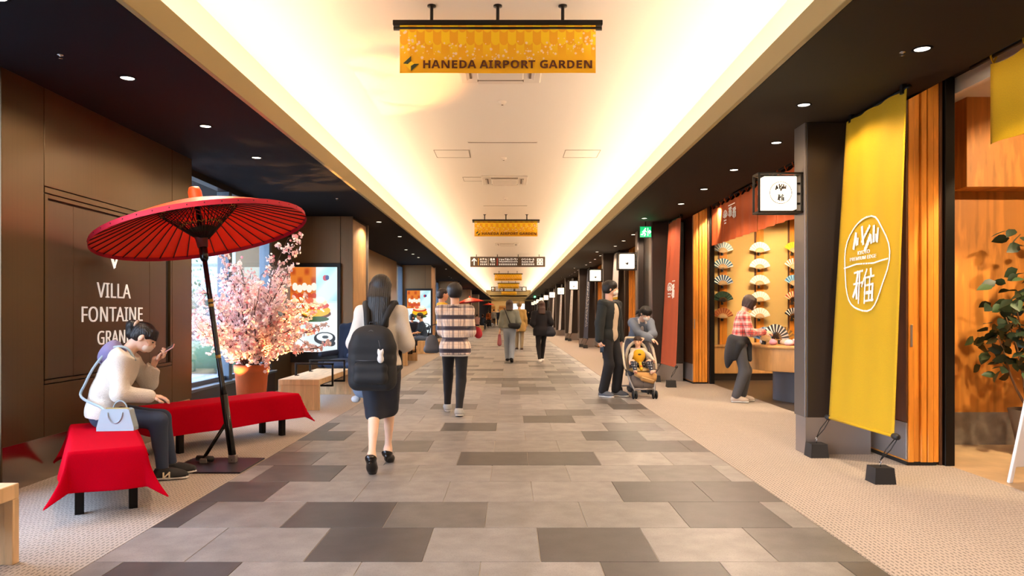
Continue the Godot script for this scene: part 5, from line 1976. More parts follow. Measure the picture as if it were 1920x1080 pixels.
func umbrella(at: Vector3, axis: Vector3, k: float, label: String) -> void:
	var t := thing("paper_umbrella", label, "umbrella", at)
	var n := 44
	var up := axis.normalized()
	var L := axis.length()
	var xx := Vector3.BACK.cross(up).normalized() * -1.0
	var b := Basis(xx, up, xx.cross(up)).orthonormalized()
	var f := Transform3D(b, Vector3(0, 0.03, 0))
	# the canopy sags a little further to the low side than its pole
	var peak := f * Vector3(0, L - 0.03, 0)
	var fc := Transform3D(Basis(), peak) * Transform3D(Basis(Vector3.BACK, 0.05), Vector3.ZERO) * Transform3D(Basis(), -peak) * f
	var R := 0.865 * k
	var H := 0.285 * k
	var top := L - 0.03
	var prof := func(q: float) -> Vector2:
		return Vector2(R * q, top - H * (0.72 * q + 0.28 * q * q))
	# canopy: pleated between the ribs, paper with an outer and an inner face
	var st := st_new(true)
	for face in 2:
		for i in n:
			for j in 10:
				var q := []
				for c in [[0, 0], [1, 0], [1, 1], [0, 1]]:
					var a0: float = TAU * (i + c[0]) / n
					var pr: Vector2 = prof.call(maxf(float(j + c[1]) / 10.0, 0.03))
					q.append(Vector3(cos(a0) * pr.x, pr.y - (0.006 if face else 0.0), sin(a0) * pr.x))
				var out := Vector3(cos(TAU * (i + 0.5) / n) * 0.3, 1, sin(TAU * (i + 0.5) / n) * 0.3) * (1.0 if face == 0 else -1.0)
				quad(st, q[0], q[1], q[2], q[3], out)
	var cm := mat("paper_red", "f04a18", 0.55)
	cm.backlight_enabled = true
	cm.backlight = Color(0.75, 0.06, 0.02)
	obj("canopy", st, cm, t, fc)
	var hem := st_new(true)
	for i in n:
		for face in 2:
			var q := []
			for c in [[0, 0], [1, 0], [1, 1], [0, 1]]:
				var a0: float = TAU * (i + c[0]) / n
				var pr: Vector2 = prof.call(1.0)
				var bulge := 0.0
				q.append(Vector3(cos(a0) * (R + 0.002 - 0.003 * face + 0.004 * c[1]), pr.y + 0.003 - 0.042 * k * c[1], sin(a0) * (R + 0.002 - 0.003 * face + 0.004 * c[1])))
			var am := TAU * (i + 0.5) / n
			quad(hem, q[0], q[1], q[2], q[3], Vector3(cos(am), 0, sin(am)) * (1.0 if face == 0 else -1.0))
	var hm := mat("paper_crimson", "c4123a", 0.6)
	hm.backlight_enabled = true
	hm.backlight = Color(0.5, 0.05, 0.08)
	obj("hem", hem, hm, t, fc)
	var e: Vector2 = prof.call(1.0)
	var m0: Vector2 = prof.call(0.08)
	var md: Vector2 = prof.call(0.5)
	var rib := st_new(true)
	tube(rib, [Vector3(m0.x, m0.y - 0.014, 0), Vector3(md.x, md.y - 0.014, 0), Vector3(e.x + 0.006, e.y - 0.016, 0)], 0.0055 * k, 5)
	var rib_m := done(rib)
	var hub_y := top - 0.36 * k
	var a1: Vector2 = prof.call(0.37)
	var strut := st_new(true)
	tube(strut, [Vector3(0.045 * k, hub_y, 0), Vector3(a1.x, a1.y - 0.015, 0)], 0.004 * k, 4)
	var strut_m := done(strut)
	var far := absf(at.z) > 20.0
	if far:
		n = 20
	for i in n:
		var tr := fc * Transform3D(Basis(Vector3.UP, TAU * i / n), Vector3.ZERO)
		obj("rib", rib_m, mat("rib_dark", "4a0d0a", 0.6), t, tr)
		obj("strut", strut_m, mat("strut_dark", "1d1712", 0.6), t, tr)
	# coloured threads laced round the struts
	for r in [[0.45, "thread_gold", "a08a30"], [0.62, "thread_red", "a02020"], [0.72, "thread_red", "a02020"], [0.84, "thread_green", "37402a"], [0.92, "thread_gold", "a08a30"]]:
		var ring := st_new(true)
		var pts := []
		for i in 45:
			var a0 := TAU * i / 44.0
			var zig := 0.03 if i % 2 else -0.03
			var w: float = r[0] + zig
			pts.append(Vector3(cos(a0) * lerpf(0.045 * k, a1.x, w), lerpf(hub_y, a1.y - 0.015, w), sin(a0) * lerpf(0.045 * k, a1.x, w)))
		tube(ring, pts, 0.0035 * k, 4)
		obj("thread", ring, mat(r[1], r[2], 0.6), t, fc)
	var band := st_new(true)
	lathe(band, [Vector2(0.075 * k, hub_y + 0.05 * k), Vector2(0.115 * k, hub_y + 0.085 * k), Vector2(0.11 * k, hub_y + 0.09 * k), Vector2(0.07 * k, hub_y + 0.055 * k)], 30)
	obj("woven_band", band, mat("thread_green"), t, fc)
	var hub := st_new(true)
	lathe(hub, [Vector2(0.02, hub_y - 0.075 * k), Vector2(0.042 * k, hub_y - 0.07 * k), Vector2(0.05 * k, hub_y), Vector2(0.075 * k, hub_y + 0.055 * k), Vector2(0.04 * k, hub_y + 0.06 * k)], 24)
	obj("runner", hub, mat("runner_red", "5a0f0d", 0.5), t, f)
	var fin := st_new(true)
	lathe(fin, [Vector2(0.058 * k, top - 0.03), Vector2(0.055 * k, top + 0.06 * k), Vector2(0.042 * k, top + 0.095 * k), Vector2(0.0, top + 0.10 * k)], 20)
	obj("finial", fin, mat("finial_orange", "e2531c", 0.5), t, fc)
	var pole := st_new(true)
	tube(pole, [Vector3(0, 0.0, 0), Vector3(0, 0.55, 0)], 0.031, 14)
	tube(pole, [Vector3(0, 0.55, 0), Vector3(0, 0.62, 0), Vector3(0, top - 0.02, 0)], [0.029, 0.022, 0.019], 14)
	obj("pole", pole, mat("lacquer_black", "15110e", 0.25), t, f)
	var sock := st_new(true)
	tube(sock, [Vector3(0, hub_y - 0.19, 0), Vector3(0, hub_y - 0.17, 0), Vector3(0, hub_y - 0.06, 0)], [0.024, 0.034, 0.036], 14)
	obj("socket", sock, mat("lacquer_black"), t, f)
	for q in [0.86, 1.34, 1.30]:
		var ring := st_new(true)
		tube(ring, [Vector3(0, q, 0), Vector3(0, q + 0.028, 0)], 0.0225, 14)
		obj("gilt_ring", ring, mat("gilt", "c09a4a", 0.35, 0.7), t, f)
	# base plate with hinge and back stay
	obj("base_plate", bx(Vector3(-0.41, 0.0, -0.20), Vector3(0.20, 0.012, 0.39), 0.003), mat("plate_dark", "2a2226", 0.35, 0.5), t)
	obj("hinge", bx(Vector3(-0.03, 0.012, -0.03), Vector3(0.03, 0.075, 0.03), 0.004), mat("steel_grey"), t)
	var stay := st_new(true)
	tube(stay, [f * Vector3(0, 0.33, 0), Vector3(-0.235, 0.05, 0.02)], 0.015, 10)
	obj("stay", stay, mat("lacquer_black"), t)
	var clampk := st_new(true)
	tube(clampk, [Vector3(-0.30, 0.045, -0.01), Vector3(-0.16, 0.045, 0.03)], 0.025, 10)
	obj("clamp", clampk, mat("black_plastic"), t)
	obj("foot", bx(Vector3(-0.26, 0.012, -0.02), Vector3(-0.20, 0.05, 0.05), 0.004), mat("steel_grey"), t)


# ---------------------------------------------------------------- flowering cherry in a pot

func cherry_tree() -> void:
	var base := Vector3(-3.20, 0, -9.25)
	var pot := thing("cherry_tree", "pink flowering cherry branches spreading from a terracotta pot by the window", "potted tree", base)
	var p := st_new(true)
	lathe(p, [Vector2(0.0, 0.0), Vector2(0.155, 0.0), Vector2(0.16, 0.02), Vector2(0.195, 0.52), Vector2(0.208, 0.53), Vector2(0.212, 0.62), Vector2(0.19, 0.625), Vector2(0.185, 0.57), Vector2(0.0, 0.56)], 40)
	obj("pot", p, mat("terracotta"), pot)
	var soil := st_new(true)
	lathe(soil, [Vector2(0.187, 0.575), Vector2(0.1, 0.59), Vector2(0.0, 0.60)], 24)
	obj("soil", soil, mat("soil", "3a2a20", 0.95), pot)
	var r := RandomNumberGenerator.new()
	r.seed = 31
	var wood := st_new(true)
	var places := []
	# main stems given by direction and reach, each forked into side branches and twigs
	var stems := []
	for i in 46:
		var a := r.randf() * TAU
		var tilt := 0.12 + 1.05 * pow(r.randf(), 0.8)
		var reach := lerpf(1.50, 1.05, clampf(tilt / 1.15, 0.0, 1.0)) * r.randf_range(0.75, 1.06)
		var dx := cos(a) * sin(tilt)
		if dx < 0.0:
			dx *= 0.78
		stems.append([Vector3(dx, cos(tilt), sin(a) * sin(tilt) * 0.75), reach])
	stems.append([Vector3(0.36, 0.92, 0.15), 1.72])
	stems.append([Vector3(0.42, 0.9, 0.0), 1.66])
	stems.append([Vector3(0.85, 0.42, 0.2), 1.10])
	stems.append([Vector3(0.82, 0.25, 0.3), 1.0])
	for s in stems:
		var d: Vector3 = s[0].normalized()
		var reach: float = s[1]
		var pts := []
		var rad := []
		var q := Vector3(r.randf_range(-0.09, 0.09), 0.56, r.randf_range(-0.09, 0.09))
		var dir := (d + Vector3.UP * 0.8).normalized()
		var steps := 9
		for i in steps + 1:
			pts.append(q)
			rad.append(lerpf(0.012, 0.0025, float(i) / steps))
			dir = dir.lerp(d, 0.22).normalized()
			dir = (dir + Vector3(r.randfn(), r.randfn() * 0.5, r.randfn()) * 0.10 - Vector3.UP * 0.025).normalized()
			q = q + dir * reach / steps
		tube(wood, pts, rad, 5)
		for i in range(2, steps + 1):
			var kids := 3 if i < steps else 1
			for j in kids:
				var sd := (d * 0.7 + Vector3(r.randfn(), r.randfn() * 0.8 + 0.15, r.randfn()) * 0.75).normalized()
				var sl := r.randf_range(0.10, 0.30) * (1.0 - 0.3 * float(i) / steps)
				var a0: Vector3 = pts[i]
				var a1 := a0 + sd * sl * 0.55
				var a2 := a1 + (sd + Vector3(r.randfn(), r.randfn(), r.randfn()) * 0.3).normalized() * sl * 0.45
				tube(wood, [a0, a1, a2], [0.004, 0.0028, 0.0016], 4)
				for m in int(3 + sl * 62.0):
					var u := r.randf_range(0.2, 1.0)
					var c: Vector3 = a0.lerp(a1, u * 2.0) if u < 0.5 else a1.lerp(a2, u * 2.0 - 1.0)
					places.append(c + Vector3(r.randfn(), r.randfn(), r.randfn()) * 0.017)
	obj("branch", wood, mat("cherry_bark", "4b3024", 0.85), pot)
	# five-petalled blossoms
	var bl := st_new(true)
	for k in 5:
		var a := TAU * k / 5.0
		var x := Vector3(cos(a), 0, sin(a))
		var y := Vector3(-sin(a), 0, cos(a))
		var c0 := Vector3(0, -0.002, 0)
		var pl := x * 0.011 + y * 0.008 + Vector3.UP * 0.004
		var prr := x * 0.011 - y * 0.008 + Vector3.UP * 0.004
		var tl := x * 0.0185 + y * 0.004 + Vector3.UP * 0.007
		var trr := x * 0.0185 - y * 0.004 + Vector3.UP * 0.007
		tri(bl, c0, pl, prr, Vector3.UP)
		tri(bl, pl, tl, trr, Vector3.UP)
		tri(bl, pl, trr, prr, Vector3.UP)
	var bmesh := done(bl)
	var mm := MultiMesh.new()
	mm.transform_format = MultiMesh.TRANSFORM_3D
	mm.use_colors = true
	mm.mesh = bmesh
	mm.instance_count = places.size()
	for i in places.size():
		var b := Basis.from_euler(Vector3(r.randf() * TAU, r.randf() * TAU, r.randf() * TAU)).scaled(Vector3.ONE * r.randf_range(0.75, 1.3))
		mm.set_instance_transform(i, Transform3D(b, places[i]))
		var w := r.randf()
		mm.set_instance_color(i, Color(0.93, 0.66, 0.62).lerp(Color(0.97, 0.89, 0.86), w) if r.randf() > 0.07 else Color(0.85, 0.34, 0.36))
	var mi := MultiMeshInstance3D.new()
	mi.name = "blossom"
	mi.multimesh = mm
	var bmat := mat("blossom", Color.WHITE, 0.7)
	bmat.vertex_color_use_as_albedo = true
	bmat.backlight_enabled = true
	bmat.backlight = Color(0.7, 0.6, 0.6)
	mi.material_override = bmat
	mi.set_meta("kind", "stuff")
	pot.add_child(mi, true)
	# two small uplights that shine through the blossom
	for q in [[Vector3(-3.46, 0, -8.72), Vector3(-3.32, 1.4, -9.12), "beside the window end of the pot", 9.0], [Vector3(-2.86, 0, -9.46), Vector3(-2.70, 2.9, -9.0), "between the pot and the wooden bench", 34.0]]:
		var u := thing("floor_spotlight", "small black floor spotlight " + q[2] + ", aimed up into the blossom", "spotlight", q[0])
		var dir: Vector3 = (q[1] - q[0]).normalized()
		obj("base", bx(Vector3(-0.05, 0.0, -0.05), Vector3(0.05, 0.02, 0.05), 0.003), mat("black_metal"), u)
		var st := st_new(true)
		tube(st, [Vector3(0, 0.02, 0), Vector3(0, 0.09, 0)], 0.008, 8)
		obj("stem", st, mat("black_metal"), u)
		var can := st_new(true)
		tube(can, [Vector3(0, 0.09, 0) - dir * 0.03, Vector3(0, 0.09, 0) + dir * 0.06], 0.032, 16)
		obj("can", can, mat("black_metal"), u)
		var l := st_new(true)
		tube(l, [Vector3(0, 0.09, 0) + dir * 0.06, Vector3(0, 0.09, 0) + dir * 0.064], 0.028, 16)
		obj("lens", l, glow("uplight_glow", Color(1.0, 0.85, 0.62), 8.0), u)
		spot("uplight_beam", q[0] + Vector3(0, 0.09, 0) + dir * 0.075, q[1], 30.0, q[3], Color(1.0, 0.70, 0.42), 0.03)


# ---------------------------------------------------------------- advertising screens

func screen_tex() -> ImageTexture:
	var w := 150
	var h := 270
	var im := Image.create(w, h, false, Image.FORMAT_RGB8)
	im.fill(Color("d5eef0"))
	for y in h:
		for x in w:
			var c := Color("cfe9ee")
			var u := float(x) / w
			var v := float(y) / h
			if u < 0.55 and v < 0.42:
				c = Color("d9772a").lerp(Color("b5451d"), clampf(sin(u * 22.0) * sin(v * 30.0), 0.0, 1.0))
			if u > 0.55 and v < 0.4:
				c = Color("d8f1f4").lerp(Color("8fd0d8"), clampf(sin(u * 9.0 + v * 14.0), 0.0, 1.0) * 0.5)
			if v > 0.42:
				c = Color("eef4f4").lerp(Color("c6dfe4"), clampf(sin(u * 5.0 - v * 9.0), 0.0, 1.0) * 0.5)
			im.set_pixel(x, y, c)
	var disc := func(cx: float, cy: float, rx: float, ry: float, c: Color) -> void:
		for y in range(maxi(0, int(cy - ry)), mini(h, int(cy + ry) + 1)):
			for x in range(maxi(0, int(cx - rx)), mini(w, int(cx + rx) + 1)):
				if pow((x - cx) / rx, 2) + pow((y - cy) / ry, 2) < 1.0:
					im.set_pixel(x, y, c)
	for i in 5:
		disc.call(16.0 + i * 15.0, 62.0 + 6.0 * (i % 2), 9.0, 13.0, Color("f4ead8"))
		disc.call(16.0 + i * 15.0, 90.0, 8.0, 9.0, Color("c94a2b"))
	disc.call(112.0, 34.0, 8.0, 9.0, Color("c02a3a"))
	disc.call(118.0, 33.0, 6.0, 8.0, Color("2b3f7a"))
	for k in [[80.0, 148.0, 50.0, 16.0, "6b3a1c"], [80.0, 138.0, 48.0, 20.0, "e9b41e"], [80.0, 122.0, 44.0, 13.0, "d2452a"], [80.0, 112.0, 38.0, 14.0, "f0dcae"], [62.0, 106.0, 13.0, 10.0, "e06a4a"], [96.0, 104.0, 15.0, 10.0, "f4efe2"], [78.0, 165.0, 46.0, 9.0, "3a5a2c"], [110.0, 226.0, 34.0, 20.0, "22262a"], [110.0, 222.0, 26.0, 13.0, "e8eff0"], [112.0, 222.0, 10.0, 5.0, "30363a"], [128.0, 242.0, 16.0, 10.0, "2b3034"], [60.0, 206.0, 12.0, 8.0, "e58fa0"]]:
		disc.call(k[0], k[1], k[2], k[3], Color(k[4]))
	return ImageTexture.create_from_image(im)


func screens() -> void:
	var tex := screen_tex()
	var m := mat("screen_print", Color(0.05, 0.05, 0.05), 0.2)
	m.emission_enabled = true
	m.emission = Color.WHITE
	m.emission_operator = BaseMaterial3D.EMISSION_OP_MULTIPLY
	m.emission_texture = tex
	m.emission_energy_multiplier = 1.15
	var labs := ["tall lit poster screen with dessert pictures behind the cherry blossom", "smaller lit poster screen behind the seated man in blue"]
	var i := 0
	for d in [13.0, 26.0]:
		var t := thing("poster_screen", labs[i], "screen", Vector3(-3.40 if i == 0 else -3.16, 1.31, -d))
		obj("housing", bx(Vector3(-0.47, -0.90, 0.0), Vector3(0.47, 0.82, 0.07), 0.008), mat("black_plastic"), t)
		var st := st_new()
		var uv := [Vector2(0, 1), Vector2(1, 1), Vector2(1, 0), Vector2(0, 0)]
		var q := [Vector3(-0.41, -0.72, 0.075), Vector3(0.41, -0.72, 0.075), Vector3(0.41, 0.75, 0.075), Vector3(-0.41, 0.75, 0.075)]
		for k in [0, 3, 2, 0, 2, 1]:
			st.set_uv(uv[k])
			st.add_vertex(q[k])
		box(st, Vector3(0, 0.015, 0.072), Vector3(0.82, 1.47, 0.004))
		obj("screen_face", st, m, t)
		area_light("screen_light", Vector3(t.position.x, 1.33, -d + 0.09), Vector2(0.8, 1.45), Basis(Vector3.UP, PI), Color(0.9, 0.95, 0.95), 0.25)
		i += 1


# ---------------------------------------------------------------- shop interiors

func open_fan(t: Node3D, style: int) -> void:
	# a folding fan standing open: pleated leaf, sticks and rivet; local xy plane, pivot at the origin
	var c: Array = [["f2efe8", "9db4c8"], ["e9e6df", "3d6a8a"], ["dfe6ea", "28527c"], ["1f3a2a", "2a4a35"], ["9a4a22", "c07a40"], ["f4efe6", "e5dccb"], ["d8d02a", "a9b82a"], ["e2752a", "f0ead8"], ["2b6fb0", "9cc8e6"], ["c3202a", "e8d0a0"], ["eceae4", "2a2a30"], ["c9a24a", "6a4a1a"]][style]
	var n := 18
	var a0 := 0.26
	for which in 2:
		var st := st_new()
		for i in n:
			if (i % 2) != which:
				continue
			var a := lerpf(a0, PI - a0, float(i) / n)
			var b := lerpf(a0, PI - a0, float(i + 1) / n)
			var za := 0.006 if i % 2 else -0.006
			for fr in [[0.095, 0.205]]:
				var A := Vector3(cos(a) * fr[0], sin(a) * fr[0], za * 0.5)
				var B := Vector3(cos(b) * fr[0], sin(b) * fr[0], -za * 0.5)
				var C := Vector3(cos(b) * fr[1], sin(b) * fr[1], -za)
				var D := Vector3(cos(a) * fr[1], sin(a) * fr[1], za)
				var k := Vector3(0, 0, 0.0015)
				quad(st, A + k, B + k, C + k, D + k, Vector3.BACK)
				quad(st, A - k, B - k, C - k, D - k, Vector3.FORWARD)
				quad(st, D - k, D + k, C + k, C - k, (C + D) * 0.5)
		obj("leaf", st, mat("fan_leaf_" + c[which], c[which], 0.7), t)
	var sticks := st_new()
	for i in n + 1:
		var a := lerpf(a0, PI - a0, float(i) / n)
		stroke(sticks, [Vector2.ZERO, Vector2(cos(a), sin(a)) * 0.10], 0.007, Transform3D(Basis(), Vector3(0, 0, -0.002)), 0.003)
	obj("stick", sticks, mat("fan_stick_" + ("dark" if style in [3, 9, 10] else "pale"), "2a1c14" if style in [3, 9, 10] else "d8b585", 0.5), t)
	var rv := st_new(true)
	lathe(rv, [Vector2(0, 0.006), Vector2(0.008, 0.005), Vector2(0.008, -0.005), Vector2(0, -0.006)], 10, Transform3D(Basis(Vector3.RIGHT, PI / 2), Vector3.ZERO))
	obj("rivet", rv, mat("gilt"), t)
	obj("stand", bx(Vector3(-0.012, -0.05, -0.10), Vector3(0.012, 0.04, -0.008), 0.002), mat("black_plastic"), t)


func shop_things() -> void:
	# fan shop: battens with fans, low cabinet, round display counter
	var xs := [4.04, 4.74, 5.38]
	var colname := ["the first batten of the fan wall", "the middle batten of the fan wall", "the batten beside the dark column"]
	for i in 3:
		var b := thing("wall_batten", "upright wooden batten, %s" % ["nearest the folded doors", "in the middle of the fan wall", "at the column end of the fan wall"][i], "batten", Vector3(xs[i] + 0.04, 0, -14.3))
		obj("post", bx(Vector3(-0.07, 0.66, 0.0), Vector3(0.07, 3.1, 0.04), 0.003), mat("wood_orange"), b)
		obj("dark_side_strip", bx(Vector3(-0.10, 0.66, 0.0), Vector3(-0.07, 3.1, 0.02)), mat("wood_brown"), b)  # solid dark brown strip along one side of the batten
	var cols := [["white fan with pale blue border", "white fan with teal border", "pale fan with dark blue border", "dark green fan", "reddish brown fan"], ["white fan, topmost", "white fan, second from the top", "white fan, third from the top", "white fan, fourth from the top", "white fan, lowest"], ["yellow green striped fan", "orange and white striped fan", "blue striped fan", "red and gold fan", "black and white striped fan"]]
	var styles := [[0, 1, 2, 3, 4], [5, 5, 5, 5, 5], [6, 7, 8, 9, 10]]
	for i in 3:
		for j in 5:
			var y := 2.41 - 0.312 * j
			var t := thing("folding_fan", "open %s on %s" % [cols[i][j], colname[i]], "fan", Vector3(xs[i], y, -14.16), 0.0, "open folding fans on the shop wall")
			if i == 2:
				t.rotation = Vector3(0, 0.1, -0.25)
			open_fan(t, styles[i][j])
	var cab := thing("low_cabinet", "long low wooden cabinet beneath the wall of fans", "cabinet", Vector3(3.72, 0, -14.3))
	obj("front", bx(Vector3(0, 0.13, 0), Vector3(3.2, 0.63, 0.28), 0.003), mat("wood_counter"), cab)
	obj("top_board", bx(Vector3(-0.01, 0.63, 0), Vector3(3.2, 0.665, 0.30), 0.003), mat("wood_counter"), cab)
	obj("toe_kick", bx(Vector3(0, 0.0, 0), Vector3(3.2, 0.13, 0.25)), mat("column"), cab)
	var ctr := thing("display_counter", "round blond wood display counter on a dark drum base in the fan shop", "counter", Vector3(4.38, 0, -10.85))
	var st := st_new(true)
	lathe(st, [Vector2(0.0, 0.45), Vector2(0.86, 0.45), Vector2(0.865, 0.46), Vector2(0.865, 0.76)], 56)
	obj("apron", st, mat("wood_counter"), ctr)
	var tp := st_new(true)
	lathe(tp, [Vector2(0.865, 0.76), Vector2(0.89, 0.765), Vector2(0.89, 0.805), Vector2(0.88, 0.81), Vector2(0.0, 0.81)], 56)
	obj("top", tp, mat("wood_counter"), ctr)
	var dr := st_new(true)
	lathe(dr, [Vector2(0.53, 0.0), Vector2(0.53, 0.45)], 48)
	obj("drum_base", dr, mat("drum_grey", "565b66", 0.5), ctr)
	# goods on the counter
	var goods := [["pink pouch with dark spots", "e3a0b4", -0.66, 0.30], ["white folded paper box", "efe9e2", -0.70, 0.02], ["pale pink folded cloth", "e8bcc4", -0.52, 0.52], ["plum coloured pouch", "7a4a6a", -0.36, 0.66], ["cream folded cloth", "ead9c0", -0.48, 0.24], ["rose pouch with white cord", "d58a9a", -0.40, 0.42], ["violet folded cloth", "8f7aa8", -0.20, 0.62]]
	for g in goods:
		var t := thing("cloth_pouch", "small %s on the round counter" % g[0], "pouch", Vector3(4.38 + g[2], 0.81, -10.85 + g[3]), g[2] * 3.0)
		obj("body", sdf_mesh([ell(Vector3(0, 0.035, 0), Vector3(0.085, 0.038, 0.055)), ell(Vector3(0.02, 0.06, 0.0), Vector3(0.05, 0.025, 0.04))], 0.01, 90.0, [[Vector3.DOWN, 0.0]]), mat("pouch_" + g[1], g[1], 0.8), t)
		var bow := st_new(true)
		tube(bow, [Vector3(-0.03, 0.075, 0.02), Vector3(0, 0.088, 0.02), Vector3(0.03, 0.075, 0.03)], 0.006, 5)
		obj("cord", bow, mat("white_print"), t)
	for r in [[-0.72, 0.16, 8, "blue fan with pale stripes standing open on the round counter"], [-0.42, 0.0, 11, "gold and brown fan standing open on the round counter"]]:
		var t := thing("folding_fan", r[3], "fan", Vector3(4.38 + r[0], 0.86, -10.85 + r[1]), 0.2, "open fans on the round counter")
		open_fan(t, r[2])
	# shop lights: warm spots on the fans and a soft panel over the counter
	for i in 3:
		var p := Vector3(xs[i] - 0.55, 3.12, -12.6)
		shop_spot(p, Vector3(xs[i] + 0.1, 1.7, -14.2), 5.0, "in the fan shop aimed at %s" % colname[i])
	shop_spot(Vector3(4.2, 3.12, -9.3), Vector3(4.3, 0.8, -10.7), 8.0, "in the fan shop aimed at the round counter")
	shop_spot(Vector3(4.7, 3.12, -4.7), Vector3(4.9, 1.5, -7.1), 8.0, "in the wood-lined shop aimed at the plant")
	shop_spot(Vector3(4.15, 3.12, -5.5), Vector3(4.1, 0.2, -6.6), 9.0, "in the wood-lined shop just inside the doorway")
	panel_lamp(Vector3(5.2, 3.22, -11.0), "square warm ceiling lamp in the fan shop", 0.5)
	panel_lamp(Vector3(5.2, 3.22, -4.6), "square warm ceiling lamp in the wood-lined shop", 1.1)
	# unseen strips added in the recess over both doorways to brighten the noren
	for q in [[-13.1, -7.4, "over the fan shop doorway"], [-5.9, -1.3, "over the doorway of the wood-lined shop"]]:
		var ls := thing("added_recess_light", "added unseen light strip in the recess " + q[2], "light strip", Vector3(3.30, 3.185, (q[0] + q[1]) * 0.5))
		var hl: float = (q[1] - q[0]) * 0.5
		obj("profile", bx(Vector3(-0.03, 0.0, -hl), Vector3(0.03, 0.015, hl)), mat("black_metal"), ls)
		obj("diffuser", bx(Vector3(-0.022, -0.006, -hl), Vector3(0.022, 0.0, hl)), glow("recess_glow", Color(1.0, 0.9, 0.75), 2.0), ls)
		area_light("added_recess_strip_light", ls.position + Vector3(0, -0.015, 0), Vector2(0.05, hl * 2.0), Basis(Vector3.RIGHT, -PI / 2), Color(1.0, 0.9, 0.78), 6.5)
	# potted rubber plant
	var pl := thing("potted_plant", "tall potted plant with dark oval leaves against the orange wood wall", "plant", Vector3(4.66, 0, -6.62))
	var pot := st_new(true)
	lathe(pot, [Vector2(0, 0), Vector2(0.125, 0), Vector2(0.21, 0.40), Vector2(0.19, 0.40), Vector2(0.18, 0.36), Vector2(0, 0.36)], 32)
	obj("pot", pot, mat("pot_brown", "5c4c3f", 0.7), pl)
	var soil := st_new(true)
	lathe(soil, [Vector2(0.183, 0.365), Vector2(0, 0.375)], 20)
	obj("soil", soil, mat("soil"), pl)
	var r := RandomNumberGenerator.new()
	r.seed = 5
	var lm := leaf_mesh(0.135, 0.095, 0.22)
	var n := 0
	for s in [[-0.16, 1.22], [-0.08, 1.45], [0.0, 1.95], [0.12, 1.75], [0.06, 1.55], [-0.20, 1.05]]:
		var pts := []
		var top := Vector3(s[0] * 1.6, s[1], r.randf_range(-0.15, 0.15))
		var root := Vector3(s[0] * 0.25, 0.36, 0.03 * r.randfn())
		for i in 7:
			var u := i / 6.0
			pts.append(root.lerp(top, u) + Vector3(sin(u * 5.0 + s[1] * 9.0) * 0.03, 0, cos(u * 4.0) * 0.02))
		var stw := st_new(true)
		tube(stw, pts, [0.013, 0.012, 0.010, 0.009, 0.007, 0.006, 0.004], 7)
		obj("stem", stw, mat("plant_stem", "6a4a2c", 0.8), pl)
		for i in range(3, 7):
			for k in 10:
				var a := r.randf() * TAU
				var at: Vector3 = pts[i] + Vector3(0, r.randf_range(-0.09, 0.09), 0)
				var out := Vector3(cos(a), r.randf_range(-0.1, 0.5), sin(a)).normalized()
				var leng := r.randf_range(0.04, 0.26)
				var tip := at + out * leng
				var z := (out * 0.8 + Vector3(0, -0.45 + 0.3 * r.randfn(), 0) + Vector3(r.randfn(), 0, r.randfn()) * 0.35).normalized()
				var x := Vector3.UP.cross(z).normalized()
				var b := Basis(x, z.cross(x), z).rotated(z, r.randfn() * 0.75).scaled(Vector3.ONE * r.randf_range(0.75, 1.1))
				var lf := obj("leaf", lm, mat("plant_leaf", "1b2917", 0.45) if n % 3 else mat("plant_leaf_pale", "34482a", 0.45), pl, Transform3D(b, tip))
				n += 1
	# white A-frame board at the doorway, mostly outside the frame
	var af := thing("signboard", "white A-frame signboard standing in the doorway of the wood-lined shop", "signboard", Vector3(4.02, 0, -5.36), 0.25)
	for s in [-1.0, 1.0]:
		var b := Basis(Vector3.RIGHT, 0.22 * s)
		var st2 := st_new()
		box(st2, Vector3(0, 0.50, -0.13 * s), Vector3(0.56, 0.78, 0.02), 0.006, b)
		obj("board", st2, mat("board_white", "eceae8", 0.5), af)
		for x in [-0.27, 0.27]:
			var lg := st_new()
			box(lg, Vector3(x, 0.45, -0.14 * s), Vector3(0.035, 0.92, 0.025), 0.004, b)
			obj("leg", lg, mat("board_white"), af)


func shop_spot(at: Vector3, to: Vector3, e: float, where: String) -> void:
	var t := thing("track_spotlight", "small track spotlight " + where, "spotlight", at)
	var dir := (to - at).normalized()
	var st := st_new(true)
	tube(st, [-dir * 0.06, dir * 0.08], 0.04, 14)
	obj("can", st, mat("black_metal"), t)
	obj("arm", bx(Vector3(-0.01, 0.0, -0.01), Vector3(0.01, 3.25 - at.y, 0.01)), mat("black_metal"), t)
	var l := st_new(true)
	tube(l, [dir * 0.08, dir * 0.084], 0.034, 14)
	obj("lens", l, glow("downlight_glow", Color(1.0, 0.93, 0.84), 6.0), t)
	spot("shop_beam", at + dir * 0.095, to, 36.0, e, Color(1.0, 0.88, 0.70), 0.03)


func panel_lamp(at: Vector3, label: String, e: float) -> void:
	var t := thing("ceiling_lamp", label, "ceiling lamp", at)
	obj("housing", bx(Vector3(-0.6, -0.02, -0.6), Vector3(0.6, 0.03, 0.6), 0.006), mat("white_ceiling"), t)
	obj("diffuser", bx(Vector3(-0.57, -0.03, -0.57), Vector3(0.57, -0.02, 0.57)), glow("panel_lamp_glow", Color(1.0, 0.84, 0.6), 2.0), t)
	area_light("panel_lamp_light", at + Vector3(0, -0.045, 0), Vector2(1.1, 1.1), Basis(Vector3.RIGHT, -PI / 2), Color(1.0, 0.80, 0.55), e)


# ---------------------------------------------------------------- people

